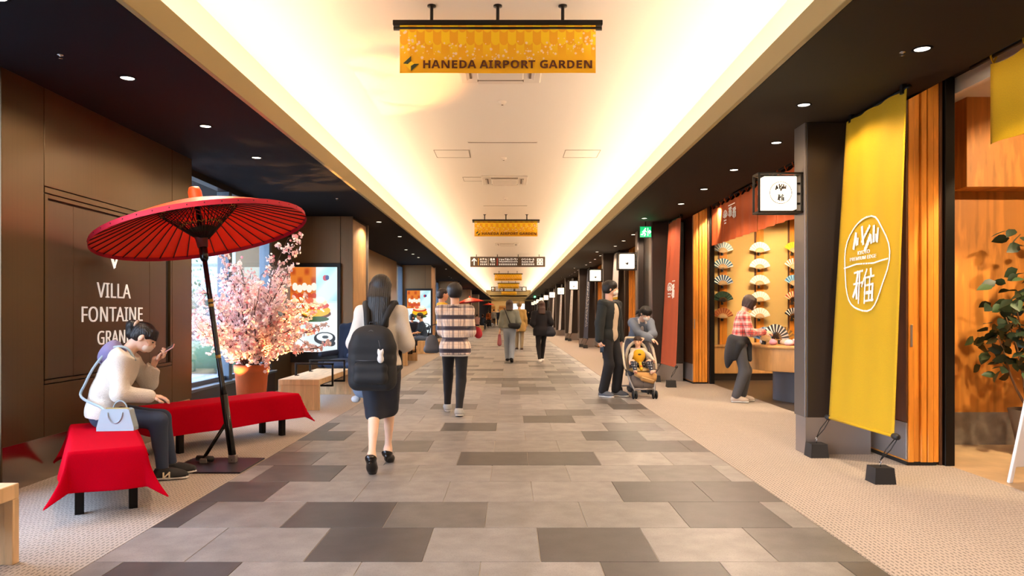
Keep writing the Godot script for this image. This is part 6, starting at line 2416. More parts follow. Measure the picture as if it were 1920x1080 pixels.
# builds a clothed figure from a description; the pose keys are those of pose()
func person(o: Dictionary) -> Node3D:
	var J := pose(o)
	var s: float = J.s
	var t := thing("person", o.label, "person", o.at, o.get("yaw", 0.0), o.get("group", ""))
	var q: Array = o.get("q", [0.02, 0.008, 0.0055, 0.014])
	var cc: float = q[3]
	var sk: Material = skin("skin_" + o.get("skin", "e0b498"), o.get("skin", "e0b498"))
	obj("body", body_mesh(J, q[0], q[1], q[2], o.get("body_legs", true), o.get("body_feet", true)), sk, t)
	var pb: Basis = J.pb
	var top: Dictionary = o.get("top", {})
	if top:
		var e: float = top.get("e", 0.022)
		var hem: float = top.get("hem", -0.06) * s
		var pr := p_torso(J, e)
		if hem < -0.1 * s:
			for n in ["L", "R"]:
				var h: Vector3 = J["hip" + n]
				pr.append(cap(h, h - pb.y * 0.22 * s, 0.085 * s + e, 0.085 * s + e))
		var sl: float = top.get("sleeve", 0.95)
		var arms := []
		var opening := []
		var split: bool = top.get("open", 0.0) > 0.0
		for n in ["L", "R"]:
			if sl > 0.0:
				(arms if split else pr).append_array(p_arm(J, n, e * top.get("arm_e", 0.8), sl))
			else:
				var m: Vector3 = J["sh" + n].lerp(J["el" + n], 1.0 + sl)
				pr.append(cap(J["sh" + n], m, 0.05 * s + e, 0.05 * s + e))
		if top.get("open", 0.0) > 0.0:
			var w: float = top.open
			opening.append([2, J.waist + J.tb.z * 0.19 * s - J.tb.y * 0.02 * s, Vector3(w, 0.46 * s, 0.15 * s), J.tb])
		var cl := [[-pb.y, -pb.y.dot(J.pelvis + pb.y * hem)]]
		var nd: Vector3 = (J.head - J.neck).normalized()
		var neck_n: Vector3 = (J.tb.y + J.tb.z * 0.25).normalized()
		cl.append([neck_n, neck_n.dot(J.neck + J.tb.y * top.get("collar", 0.012) * s)])
		var c := obj(top.get("name", "shirt"), joined([sdf(pr + opening, cc, 85.0, cl), sdf(arms, cc, 85.0)]) if split else sdf_mesh(pr, cc, 85.0, cl), top.mat, t)
		if top.has("under"):
			var pu := p_torso(J, e * 0.45)
			obj("undershirt", sdf_mesh(pu, cc, 55.0, [[-pb.y, -pb.y.dot(J.pelvis + pb.y * (hem + top.get("under_hem", 0.0) * s))], [neck_n, neck_n.dot(J.neck - J.tb.y * 0.012 * s)]]), top.under, t)
		if top.has("band"):
			var bandp := p_hips(J, e + 0.004)
			if hem < -0.1 * s:
				for n in ["L", "R"]:
					var h: Vector3 = J["hip" + n]
					bandp.append(cap(h, h - pb.y * 0.22 * s, 0.085 * s + e * 0.8, 0.085 * s + e * 0.8))
			obj("hem_band", sdf_mesh(bandp, cc, 55.0, [[-pb.y, -pb.y.dot(J.pelvis + pb.y * (hem - 0.022 * s))], [pb.y, pb.y.dot(J.pelvis + pb.y * (hem + 0.005 * s))]]), top.band, c)
	var bot: Dictionary = o.get("bottom", {})
	if bot:
		var e: float = bot.get("e", 0.012)
		var waist: float = bot.get("waist", 0.10) * s
		var cl := [[pb.y, pb.y.dot(J.pelvis + pb.y * waist)]]
		if bot.kind == "pants":
			var pr := p_hips(J, e * 0.8)
			for n in ["L", "R"]:
				pr.append_array(p_leg(J, n, e, bot.get("to", 0.95)))
				if bot.has("flare"):
					var kn: Vector3 = J["kn" + n]
					var an: Vector3 = J["an" + n]
					pr.append(cap(kn, kn.lerp(an, 0.95), 0.052 * s + e, bot.flare * s))
			obj("trousers", sdf_mesh(pr, cc, 75.0, cl), bot.mat, t)
		else:
			var pr := p_hips(J, e)
			var to: float = bot.get("to", 0.9)
			var kl: Vector3 = J.knL
			var kr: Vector3 = J.knR
			for n in ["L", "R"]:
				var kn: Vector3 = J["kn" + n]
				pr.append(cap(J["hip" + n], kn, 0.088 * s + e, 0.062 * s + e))
				if bot.has("below"):
					pr.append(cap(kn, kn.lerp(J["an" + n], 0.9), 0.070 * s + e, bot.below * s))
			for u in [0.25, 0.5, 0.75, 1.0]:
				var a: Vector3 = J.hipL.lerp(kl, u)
				var b: Vector3 = J.hipR.lerp(kr, u)
				pr.append(cap(a, b, (0.08 - 0.018 * u) * s + e, (0.08 - 0.018 * u) * s + e))
			if bot.has("below"):
				for u in [0.35, 0.7]:
					pr.append(cap(kl.lerp(J.anL, u), kr.lerp(J.anR, u), bot.below * s, bot.below * s))
			cl.append([Vector3.DOWN, -bot.hem])
			obj("skirt", sdf_mesh(pr, cc, 55.0, cl), bot.mat, t)
	match o.get("shoes", []):
		[]:
			pass
		var sh:
			for n in ["L", "R"]:
				shoe(t, J, n, sh[0], sh[1], minf(cc, 0.012) if cc < 0.02 else cc, sh[2] if sh.size() > 2 else null)
	if o.has("mask"):
		mask_on(t, J, o.mask)
	if o.get("face", true):
		face_bits(t, J)
	var hair: Dictionary = o.get("hair", {})
	if hair:
		var h: float = J.hh
		var hb: Basis = J.hb
		var c: Vector3 = J.head
		var hc: float = o.get("hair_cell", h * 0.085)
		var pr := p_haircap(J, hair.get("vol", 1.0))
		var cut := []
		match hair.kind:
			"short":
				pr.append(ell(c + hb.y * 0.50 * h - hb.z * 0.02 * h, Vector3(0.74, 0.55, 0.80) * h * hair.get("vol", 1.0), hb))
				for i in 9:
					var a := TAU * i / 9.0
					pr.append(cap(c + hb.y * 0.8 * h + (hb.x * cos(a) + hb.z * sin(a)) * 0.3 * h, c + hb.y * 0.45 * h + (hb.x * cos(a) + hb.z * sin(a)) * 0.76 * h, 0.16 * h, 0.10 * h))
				cut.append([-hb.y, -hb.y.dot(c - hb.y * 0.62 * h)])
			"bob":
				for i in 13:
					var a := lerpf(0.28, TAU - 0.28, i / 12.0) + PI / 2
					var d := hb.x * cos(a) + hb.z * sin(a)
					pr.append(cap(c + hb.y * 0.35 * h + d * 0.62 * h, c - hb.y * 0.72 * h + d * 0.70 * h, 0.22 * h, 0.17 * h))
			"long":
				var ln: float = hair.get("len", 0.4)
				for i in 9:
					var x := lerpf(-0.66, 0.66, i / 8.0)
					var back := hb.z * (-0.66 + 0.42 * x * x)
					var p0 := c + hb.y * 0.2 * h + (hb.x * x + back) * h
					var p1 := c - hb.y * 0.9 * h + (hb.x * x * 1.0 + back * 1.05) * h
					# hangs outside the clothes, behind the shoulder blades
					var back_z: float = (p1 - J.neck).dot(J.tb.z)
					var want: float = -(0.105 * s + hair.get("clear", 0.03)) * (1.0 - 0.25 * x * x)
					p1 += J.tb.z * minf(0.0, want * 0.75 - back_z)
					var p2: Vector3 = p1 - Vector3(0, ln, 0) + J.tb.z * want * 0.35
					pr.append(cap(p0, p1, 0.24 * h, 0.24 * h))
					pr.append(cap(p1, p2, 0.24 * h, (0.13 if i % 2 else 0.17) * h))
			"pony":
				cut.append([-hb.y, -hb.y.dot(c - hb.y * 0.50 * h)])
		if hair.has("fringe"):
			pr.append_array(p_fringe(J, 9, hair.fringe))
		if hair.kind != "pony" or true:
			obj("hair", sdf_mesh(pr, hc, 20.0 / h, cut), hair.mat, t)
		if hair.kind == "pony":
			var p0 := c + hb.y * 0.42 * h - hb.z * 1.02 * h
			var tail := []
			for i in 7:
				var a := TAU * i / 6.0
				var off := (hb.x * cos(a) + hb.y * sin(a)) * (0.11 * h if i < 6 else 0.0)
				var p1 := p0 - hb.z * 0.35 * h + off * 1.3 + Vector3(0, -0.22 * h, 0)
				var p2 := p1 + Vector3(0, -0.62 * h, 0) - hb.z * 0.02 * h
				var p3 := p2 + Vector3(0, -0.40 * h, 0) + hb.z * (0.12 + 0.04 * i) * h
				tail.append(cap(p0 + off, p1, 0.13 * h, 0.16 * h))
				tail.append(cap(p1, p2, 0.16 * h, 0.15 * h))
				tail.append(cap(p2, p3, 0.15 * h, 0.04 * h))
			obj("ponytail", sdf_mesh(tail, hc, 12.0 / h), hair.mat, t)
	return t


# where a point of a figure's own frame lies in the scene
func from_figure(o: Dictionary, p: Vector3) -> Vector3:
	return o.at + Basis(Vector3.UP, o.get("yaw", 0.0)) * p


func plaid_tex(kind: int) -> ImageTexture:
	var n := 128
	return image_tex(n, n, func(x: int, y: int) -> Color:
		if kind == 0:
			var c := Color("efd9c6")
			var u := x % 64
			var v := y % 64
			if v >= 6 and v < 30:
				c = c.lerp(Color("2b2433"), 0.86)
			if v >= 14 and v < 21:
				c = c.lerp(Color("1a1620"), 0.7)
			if u >= 10 and u < 22:
				c = c.lerp(Color("3a3040"), 0.42)
			if u >= 36 and u < 40 or u >= 46 and u < 50:
				c = c.lerp(Color("3a3040"), 0.38)
			if v >= 44 and v < 47:
				c = c.lerp(Color("c08a70"), 0.35)
			return c
		var c2 := Color("c9453f")
		var u2 := x % 64
		var v2 := y % 64
		if u2 < 22:
			c2 = c2.lerp(Color("f0e2d6"), 0.55)
		if v2 < 22:
			c2 = c2.lerp(Color("f0e2d6"), 0.55)
		if u2 >= 40 and u2 < 46:
			c2 = c2.lerp(Color("2e2326"), 0.7)
		if v2 >= 40 and v2 < 46:
			c2 = c2.lerp(Color("2e2326"), 0.7)
		return c2)


func people_near() -> void:
	var black_hair := hair_mat("hair_black", "1d1715")
	var brown_hair := hair_mat("hair_brown", "4a2f20")
	var denim := cloth("denim_dark", "33415a", 0.85)
	var black := cloth("cloth_black", "16151a", 0.85)
	var white_sole := mat("sole_white", "e9e6e0", 0.6)

	# ---- the woman sitting on the red bench with her phone
	var A := {
		"label": "woman sitting on the red-draped bench in cream fleece and dark jeans, looking at her phone", "at": Vector3(-3.05, 0, -5.57), "yaw": deg_to_rad(108.0), "H": 1.56, "q": [0.018, 0.0045, 0.0035, 0.011],
		"pelvis": Vector3(0.0, 0.525, 0.03), "lean": 0.12, "hunch": 0.30, "head_pitch": 0.62, "chin_out": 0.42, "head_yaw": 0.0,
		"ankleL": Vector3(0.10, 0.078, 0.47), "ankleR": Vector3(-0.085, 0.078, 0.43), "kneeL": Vector3(0.05, 1, 0.9), "kneeR": Vector3(-0.05, 1, 0.9),
		"wristL": Vector3(0.07, 0.90, 0.36), "elbowL": Vector3(0.5, -1.0, -0.1), "handL": Vector3(-0.25, 0.35, 0.75), "palmL": Vector3(-0.25, 0.75, -0.45), "curlL": 0.75,
		"wristR": Vector3(-0.09, 0.632, 0.35), "elbowR": Vector3(-0.55, -0.75, -0.55), "handR": Vector3(0.25, -0.12, 0.9), "palmR": Vector3(0.1, -1, 0), "curlR": 0.4,
		"toeL": 0.1, "toeR": -0.05, "skin": "e3b79c", "mask": "ecd6c2",
		"hair": {"kind": "pony", "mat": black_hair, "fringe": 0.2},
		"bottom": {"kind": "pants", "mat": denim, "e": 0.014, "to": 0.94},
		"shoes": [cloth("sneaker_black", "1b1a1c", 0.7), white_sole, mat("lace_dark", "2c2a2a", 0.8)],
	}
	var fleece := cloth("fleece_cream", "f1e9dc", 0.95)
	fleece.normal_enabled = true
	fleece.normal_texture = meshes["fleece_n"]
	fleece.normal_scale = 0.8
	A.top = {"mat": fleece, "e": 0.040, "hem": -0.055, "sleeve": 0.93, "name": "fleece_jacket", "arm_e": 0.72}
	var ta := person(A)
	var JA := pose(A)
	var hood := cloth("hood_lavender", "8d86b4", 0.9)
	var hp: Vector3 = JA.neck - JA.tb.z * 0.085 - JA.tb.y * 0.035
	obj("hood", sdf_mesh([ell(hp, Vector3(0.105, 0.085, 0.065), JA.tb), ell(hp - JA.tb.y * 0.05 - JA.tb.z * 0.025, Vector3(0.085, 0.07, 0.05), JA.tb), cap(JA.neck + JA.tb.x * 0.075 - JA.tb.z * 0.01, hp + JA.tb.x * 0.08, 0.028, 0.035), cap(JA.neck - JA.tb.x * 0.075 - JA.tb.z * 0.01, hp - JA.tb.x * 0.08, 0.028, 0.035)], 0.010, 70.0), hood, ta)
	var scr := st_new(true)
	var sc: Vector3 = JA.head + JA.hb.y * 0.42 * JA.hh - JA.hb.z * 1.03 * JA.hh
	var rg := []
	for i in 13:
		var a := TAU * i / 12.0
		rg.append(sc + (JA.hb.x * cos(a) + JA.hb.y * sin(a)) * 0.028)
	tube(scr, rg, 0.014, 8)
	obj("scrunchie", scr, cloth("scrunchie", "d9b8a0", 0.9), ta)
	for n in ["L", "R"]:
		var g := 1.0 if n == "L" else -1.0
		var b: Basis = JA["fb" + n]
		var a: Vector3 = JA["an" + n]
		var nm_ := st_new()
		var f := Transform3D(Basis(b.z * g, b.y, b.x * g) if g < 0 else Basis(b.z * -1.0, b.y, b.x), a - b.y * 0.036 + b.x * 0.056 * g + b.z * 0.035)
		stroke(nm_, [Vector2(-0.02, -0.02), Vector2(-0.02, 0.02), Vector2(0.02, -0.02), Vector2(0.02, 0.02)], 0.010, f * Transform3D(Basis(), Vector3(0, 0, -0.012)), 0.014)
		obj("shoe_mark", nm_, mat("mark_cream", "e6d8b8", 0.7), ta)
	# her phone, in the left hand
	var ph := thing("phone", "phone in a pinkish case held by the seated woman", "phone", from_figure(A, JA.wrL + JA.hdL * 0.105 + JA.pnL * 0.030), A.yaw)
	var pst := st_new()
	var py: Vector3 = (JA.hdL * 0.8 + Vector3(0, 0.25, 0.2)).normalized()
	var px: Vector3 = py.cross(JA.pnL).normalized()
	var pbz := Basis(px, py, px.cross(py))
	box(pst, Vector3.ZERO, Vector3(0.072, 0.148, 0.009), 0.003, pbz)
	obj("case", pst, mat("phone_case", "c98f86", 0.5), ph)
	var psc := st_new()
	box(psc, pbz.z * 0.005 * signf(pbz.z.dot(JA.pnL)), Vector3(0.064, 0.136, 0.002), 0.0005, pbz)
	obj("screen", psc, mat("phone_glass", "14161a", 0.1), ph)
	# pale blue handbag standing on the bench at her side, its strap over her shoulder
	var hb := thing("handbag", "pale grey-blue leather handbag standing on the red bench beside the seated woman", "handbag", Vector3(-2.80, 0.420, -5.33), 0.10)
	hb.scale = Vector3.ONE * 0.80
	var leather := mat("leather_blue", "9dafb8", 0.45)
	var poly := PackedVector2Array([Vector2(-0.158, 0.0), Vector2(0.158, 0.0), Vector2(0.158, 0.03), Vector2(0.118, 0.185), Vector2(0.10, 0.195), Vector2(-0.10, 0.195), Vector2(-0.118, 0.185), Vector2(-0.158, 0.03)])
	var body := st_new()
	for z in [-0.055, 0.045]:
		prism(body, poly, 0.010, Transform3D(Basis(), Vector3(0, 0, z)))
	var inner := PackedVector2Array()
	for p in poly:
		inner.append(Vector2(p.x * 0.985, p.y * 0.985))
	prism(body, inner, 0.09, Transform3D(Basis(), Vector3(0, 0, -0.045)))
	obj("body", body, leather, hb)
	for z in [-0.048, 0.05]:
		var hst := st_new(true)
		var hpt := []
		for i in 13:
			var a := PI * i / 12.0
			hpt.append(Vector3(cos(a) * 0.062, 0.165 - sin(a) * 0.095 if z > 0 else 0.17 + sin(a) * 0.085, z + 0.008 * signf(z)))
		tube(hst, hpt, 0.0065, 8)
		obj("handle", hst, mat("leather_shade", "8f9ba2", 0.5), hb)
	var zip := bx(Vector3(-0.10, 0.192, -0.004), Vector3(0.10, 0.200, 0.004), 0.001)
	obj("zip", zip, mat("gilt"), hb)
	var strap := st_new(true)
	var inv := hb.transform.affine_inverse()
	var bk: Vector3 = -JA.tb.z
	var sp := [JA.pelvis + JA.pb.y * 0.10 - JA.pb.z * 0.155 - JA.pb.x * 0.09, JA.waist + bk * 0.150 - JA.tb.x * 0.08, JA.chest + bk * 0.150 - JA.tb.x * 0.08, JA.neck + bk * 0.085 - JA.tb.x * 0.095 - JA.tb.y * 0.01, JA.neck - JA.tb.x * 0.105 + JA.tb.y * 0.035 + JA.tb.z * 0.01, JA.neck - JA.tb.x * 0.10 + JA.tb.z * 0.10 - JA.tb.y * 0.03]
	var wp := [Vector3(-0.115, 0.17, 0.0), Vector3(-0.15, 0.20, -0.03)]
	for p in sp:
		wp.append(inv * from_figure(A, p))
	tube(strap, smooth(wp, 5), 0.012, 8)
	obj("shoulder_strap", strap, leather, hb)

	# ---- the woman with the black backpack, walking away
	var B := {
		"label": "woman with long black hair walking away in a cream jacket and navy pencil skirt", "at": Vector3(-1.035, 0, -5.98), "yaw": PI, "H": 1.53, "q": [0.018, 0.007, 0.0045, 0.012],
		"pelvis": Vector3(0.0, 0.845, 0.0), "lean": 0.05, "ankleL": Vector3(0.035, 0.150, -0.20), "ankleR": Vector3(-0.020, 0.125, 0.24), "footL": 0.85, "footR": 0.50, "kneeL": Vector3(0, 0, 1), "kneeR": Vector3(0, 0, 1), "toeL": 0.05, "toeR": -0.05,
		"wristL": Vector3(0.19, 0.90, 0.16), "elbowL": Vector3(0.25, 0, -1.0), "handL": Vector3(-0.05, -0.6, 0.8), "palmL": Vector3(-1, 0, 0), "curlL": 0.8,
		"wristR": Vector3(-0.15, 0.97, 0.20), "elbowR": Vector3(-0.35, 0, -1.0), "curlR": 0.5, "skin": "e6bea2", "face": false,
		"hair": {"kind": "long", "mat": black_hair, "len": 0.22, "vol": 1.02, "clear": 0.045},
		"bottom": {"kind": "skirt", "mat": cloth("skirt_navy", "1d2230", 0.8), "e": 0.004, "hem": 0.405, "waist": 0.14},
	}
	B.top = {"mat": cloth("jacket_cream", "efe6da", 0.85), "e": 0.034, "hem": -0.01, "sleeve": 0.97, "name": "jacket"}
	var tb := person(B)
	var JB := pose(B)
	for n in ["L", "R"]:
		# court shoes with a slim heel
		var b: Basis = JB["fb" + n]
		var a: Vector3 = JB["an" + n]
		var sh := obj("shoe", sdf_mesh(p_foot(JB, n, 0.007), 0.007, 90.0, [[b.y, b.y.dot(a - b.y * 0.035)]]), mat("patent_black", "18120f", 0.25), tb)
		var hl := st_new(true)
		var top := a - b.y * 0.06 - b.z * 0.035
		tube(hl, [top, top + Vector3(0, -0.03, 0) - b.z * 0.004, top + (Vector3.DOWN * 0.055 if n == "R" else -b.y.lerp(-b.z, -0.5).normalized() * 0.055)], [0.022, 0.012, 0.008], 10)
		obj("heel", hl, mat("patent_black"), sh)
	var pk := thing("backpack", "black backpack worn by the woman with long hair", "backpack", B.at, B.yaw)
	var bag := cloth("bag_black", "17171a", 0.75)
	var pc := Vector3(0.025, 0.90, -0.215)
	var pr := []
	for y in [-0.17, -0.09, 0.0, 0.09, 0.16]:
		var w := 0.115 if y < 0.1 else 0.085
		pr.append(cap(pc + Vector3(-w, y, 0), pc + Vector3(w, y, 0), 0.068, 0.068))
		pr.append(cap(pc + Vector3(-w * 0.9, y, -0.03), pc + Vector3(w * 0.9, y, -0.03), 0.055, 0.055))
	pr.append(ell(pc + Vector3(0, 0.19, 0.01), Vector3(0.13, 0.075, 0.065)))
	obj("main_compartment", sdf_mesh(pr, 0.011, 60.0), bag, pk)
	obj("front_pocket", sdf_mesh([cap(pc + Vector3(-0.085, -0.14, -0.085), pc + Vector3(0.085, -0.14, -0.085), 0.05, 0.05), cap(pc + Vector3(-0.085, -0.06, -0.085), pc + Vector3(0.085, -0.06, -0.085), 0.045, 0.045)], 0.011, 60.0), bag, pk)
	var zp := st_new(true)
	tube(zp, [pc + Vector3(-0.13, 0.05, -0.075), pc + Vector3(-0.11, 0.16, -0.082), pc + Vector3(0, 0.225, -0.065), pc + Vector3(0.11, 0.16, -0.082), pc + Vector3(0.13, 0.05, -0.075)], 0.004, 5)
	tube(zp, [pc + Vector3(-0.11, -0.005, -0.118), pc + Vector3(0.11, -0.005, -0.118)], 0.004, 5)
	obj("zip", zp, mat("zip_grey", "4a4a4e", 0.4, 0.5), pk)
	for g in [-1.0, 1.0]:
		var stp := st_new(true)
		var n := "L" if g > 0 else "R"
		var shp: Vector3 = JB["sh" + n]
		tube(stp, [pc + Vector3(0.045 * g, 0.20, 0.03), Vector3(0.085 * g, shp.y + 0.015, -0.135), Vector3(0.108 * g, shp.y + 0.082, -0.055), Vector3(0.112 * g, shp.y + 0.085, 0.02), Vector3(0.115 * g, shp.y - 0.02, 0.13), Vector3(0.125 * g, 1.0, 0.15), Vector3(0.165 * g, 0.82, 0.0), pc + Vector3(0.13 * g, -0.16, 0.04)], [0.022, 0.026, 0.028, 0.028, 0.026, 0.022, 0.014, 0.012], 8)
		obj("shoulder_strap", stp, bag, pk)
	var grab := st_new(true)
	tube(grab, [pc + Vector3(-0.03, 0.24, 0.02), pc + Vector3(-0.025, 0.285, 0.02), pc + Vector3(0.025, 0.285, 0.02), pc + Vector3(0.03, 0.24, 0.02)], 0.007, 6)
	obj("grab_loop", grab, bag, pk)
	var ch := thing("bag_charm", "small white plush charm hanging from the black backpack", "charm", from_figure(B, pc + Vector3(-0.085, 0.03, -0.135)), PI)
	obj("body", sdf_mesh([ell(Vector3(0, -0.02, 0), Vector3(0.025, 0.032, 0.02)), ell(Vector3(0.0, 0.022, 0), Vector3(0.02, 0.02, 0.018)), ell(Vector3(-0.016, 0.042, 0), Vector3(0.007, 0.016, 0.006)), ell(Vector3(0.016, 0.042, 0), Vector3(0.007, 0.016, 0.006))], 0.005, 160.0), cloth("plush_white", "eee6df", 0.95), ch)
	var lp := st_new(true)
	tube(lp, [Vector3(0, 0.04, 0), Vector3(0.01, 0.085, 0.01), Vector3(0.02, 0.12, 0.02)], 0.003, 5)
	obj("loop", lp, mat("zip_grey"), ch)
	var wr := from_figure(B, JB.wrL + JB.hdL * 0.06)
	var gb := thing("drawstring_bag", "pale blue and white soft bag hanging from the backpack woman's wrist", "bag", wr + Vector3(0, -0.02, 0), PI)
	obj("upper", sdf_mesh([cap(Vector3(0, 0.02, 0), Vector3(0.015, -0.12, 0), 0.035, 0.05)], 0.011, 70.0), cloth("bag_white", "d9dbe0", 0.9), gb)
	obj("lower", sdf_mesh([ell(Vector3(0.02, -0.19, 0.0), Vector3(0.065, 0.095, 0.05)), cap(Vector3(-0.01, -0.24, 0), Vector3(-0.04, -0.29, 0.0), 0.03, 0.02)], 0.011, 70.0), cloth("bag_blue", "8795ad", 0.9), gb)
	obj("cuff", sdf_mesh([ell(Vector3(0.055, -0.30, 0), Vector3(0.04, 0.03, 0.03))], 0.010, 70.0), cloth("bag_white", "d9dbe0", 0.9), gb)
	obj("tail", sdf_mesh([cap(Vector3(-0.015, -0.22, 0.01), Vector3(-0.03, -0.31, 0.01), 0.022, 0.012)], 0.010, 70.0), cloth("tail_navy", "20232e", 0.9), gb)

	# ---- the man in the plaid shirt carrying a child
	var plaid := cloth("plaid_shirt", Color(1, 1, 1), 0.85, plaid_tex(0), 3.6)
	var C := {
		"label": "man in a black and cream plaid shirt carrying a child, walking away", "at": Vector3(-0.665, 0, -9.30), "yaw": PI, "H": 1.645, "male": true, "q": [0.022, 0.010, 0.007, 0.016],
		"lean": -0.02, "ankleL": Vector3(0.135, 0.085, 0.28), "ankleR": Vector3(-0.045, 0.085, -0.20), "footR": 0.12, "footL": -0.1, "pelvis": Vector3(0.02, 0.855, 0.02), "toeL": 0.15, "toeR": -0.1,
		"wristL": Vector3(0.06, 1.07, 0.27), "elbowL": Vector3(0.25, -1.0, -0.2), "wristR": Vector3(-0.10, 1.00, 0.24), "elbowR": Vector3(-0.25, -1.0, -0.3), "face": false, "skin": "d9a98a", "wide": 0.98, "chin_out": 0.2, "head_yaw": 0.25,
		"hair": {"kind": "short", "mat": black_hair, "vol": 1.10},
		"bottom": {"kind": "pants", "mat": black, "e": 0.012, "to": 1.02},
		"shoes": [cloth("sneaker_mono", "b9b9b6", 0.7), white_sole, black],
	}
	C.top = {"mat": plaid, "e": 0.034, "hem": -0.115, "sleeve": 0.9, "name": "plaid_shirt", "arm_e": 0.6, "band": cloth("tee_white", "e8e2da", 0.9)}
	person(C)
	var K := {
		"label": "small child in a yellow shirt carried at the plaid shirt man's shoulder, face in profile", "at": Vector3(-0.875, 1.03, -9.60), "yaw": deg_to_rad(115.0), "H": 0.86, "hs": 1.42, "q": [0.018, 0.008, 0.006, 0.013], "pelvis": Vector3(0, 0.10, 0), "head_yaw": 0.1,
		"ankleL": Vector3(0.12, -0.10, 0.16), "ankleR": Vector3(-0.12, -0.10, 0.16), "kneeL": Vector3(0.4, 0.6, 1), "kneeR": Vector3(-0.4, 0.6, 1), "wristR": Vector3(-0.14, 0.14, -0.06), "wristL": Vector3(0.10, 0.28, 0.16), "elbowR": Vector3(-1, 0, -0.3), "skin": "dca585",
		"hair": {"kind": "short", "mat": hair_mat("hair_child", "33241c"), "vol": 0.97},
		"bottom": {"kind": "pants", "mat": denim, "e": 0.010},
	}
	K.top = {"mat": cloth("yellow_tee", "eab21e", 0.9), "e": 0.018, "hem": -0.05, "sleeve": 0.92}
	person(K)
	var hg := thing("handbag", "dark grey handbag hanging at the plaid shirt man's side", "handbag", Vector3(-0.985, 0.80, -9.42), 0.3)
	obj("body", sdf_mesh([ell(Vector3(0, 0.08, 0), Vector3(0.085, 0.11, 0.045)), cap(Vector3(-0.06, 0.0, 0), Vector3(0.06, 0.0, 0), 0.045, 0.045)], 0.013, 70.0), cloth("bag_grey", "5d6068", 0.7), hg)
	var hgs := st_new(true)
	tube(hgs, [Vector3(-0.05, 0.17, 0), Vector3(-0.02, 0.30, 0.02), Vector3(0.08, 0.33, 0.03), Vector3(0.05, 0.17, 0)], 0.008, 6)
	obj("handle", hgs, cloth("bag_black", "17171a"), hg)
	var rb := thing("pouch", "small red fabric pouch at the plaid shirt man's elbow", "pouch", Vector3(-0.405, 1.02, -9.42), 0.0)
	obj("body", sdf_mesh([ell(Vector3.ZERO, Vector3(0.045, 0.07, 0.04)), ell(Vector3(0.015, -0.03, 0.0), Vector3(0.04, 0.045, 0.04))], 0.012, 70.0), cloth("pouch_red", "b3202c", 0.85), rb)
	var rbs := st_new(true)
	tube(rbs, [Vector3(-0.01, 0.06, 0), Vector3(-0.06, 0.10, -0.03)], 0.006, 5)
	obj("cord", rbs, cloth("pouch_red", "b3202c"), rb)

	# ---- the man standing by the shops
	var D := {
		"label": "masked man standing in an open black jacket, cream tee and loose black trousers", "at": Vector3(1.50, 0, -11.30), "yaw": deg_to_rad(48.0), "H": 1.735, "male": true, "q": [0.024, 0.009, 0.006, 0.016],
		"ankleL": Vector3(0.10, 0.082, 0.06), "ankleR": Vector3(-0.10, 0.082, -0.04), "head_yaw": deg_to_rad(38.0), "wristR": Vector3(-0.29, 0.83, 0.02), "elbowR": Vector3(-0.6, 0, -1.0), "wristL": Vector3(0.27, 0.86, 0.02), "toeL": 0.25, "toeR": -0.05,
		"handR": Vector3(0.1, -0.95, 0.25), "curlR": 0.7, "skin": "dfae90", "mask": "ece7e2",
		"hair": {"kind": "short", "mat": black_hair, "vol": 1.10, "fringe": 0.12},
		"bottom": {"kind": "pants", "mat": cloth("cloth_black", "16151a"), "e": 0.018, "flare": 0.070},
		"shoes": [cloth("sneaker_grey", "5c6068", 0.7), white_sole, white_sole],
	}
	D.top = {"mat": cloth("jacket_black", "1c2222", 0.8), "e": 0.042, "hem": -0.10, "sleeve": 0.97, "name": "jacket", "open": 0.085, "under": cloth("tee_cream", "dcc9ae", 0.9), "under_hem": -0.01, "arm_e": 0.75}
	person(D)
	var JD := pose(D)
	var dp := thing("phone", "black phone held low in the standing man's hand", "phone", from_figure(D, JD.wrR + JD.hdR * 0.11 + JD.pnR * 0.02), D.yaw)
	obj("body", bx(Vector3(-0.006, -0.09, -0.036), Vector3(0.006, 0.05, 0.036), 0.003), mat("phone_glass", "14161a", 0.1), dp)
	obj("lens", bx(Vector3(-0.008, 0.025, -0.025), Vector3(0.0, 0.042, -0.008), 0.001), mat("steel"), dp)

	# ---- the woman leaning over the pushchair
	var E := {
		"label": "woman in a blue-grey cardigan leaning on the pushchair handle behind the toddler", "at": Vector3(2.05, 0, -11.86), "yaw": 0.12, "H": 1.56, "q": [0.024, 0.009, 0.006, 0.015],
		"pelvis": Vector3(0, 0.80, -0.16), "lean": 0.62, "hunch": 0.18, "head_pitch": 0.55, "head_yaw": 0.42, "chin_out": 0.25, "ankleL": Vector3(0.10, 0.08, -0.06), "ankleR": Vector3(-0.10, 0.08, -0.16),
		"wristL": Vector3(-0.05, 0.885, 0.42), "wristR": Vector3(0.05, 0.87, 0.46), "elbowL": Vector3(1.0, -0.35, 0.0), "elbowR": Vector3(-1.0, -0.35, 0.0), "handL": Vector3(-0.9, -0.3, 0.3), "handR": Vector3(0.75, -0.4, 0.4), "palmL": Vector3(0, -1, 0.1), "palmR": Vector3(0, -1, 0.1), "skin": "e3b89d", "mask": "f0ece8",
		"hair": {"kind": "short", "mat": black_hair, "vol": 1.07, "fringe": 0.3},
		"bottom": {"kind": "skirt", "mat": cloth("dress_grey", "55575f", 0.85), "e": 0.03, "hem": 0.26, "waist": 0.12, "below": 0.09},
		"shoes": [cloth("cloth_black", "16151a"), cloth("cloth_black", "16151a")],
	}
	E.top = {"mat": cloth("cardigan_blue", "76808f", 0.95), "e": 0.034, "hem": -0.10, "sleeve": 0.95, "name": "cardigan", "open": 0.05, "under": cloth("blouse_white", "e8e2dc", 0.9), "arm_e": 0.9}
	var te := person(E)
	var JE := pose(E)
	var col := st_new(true)
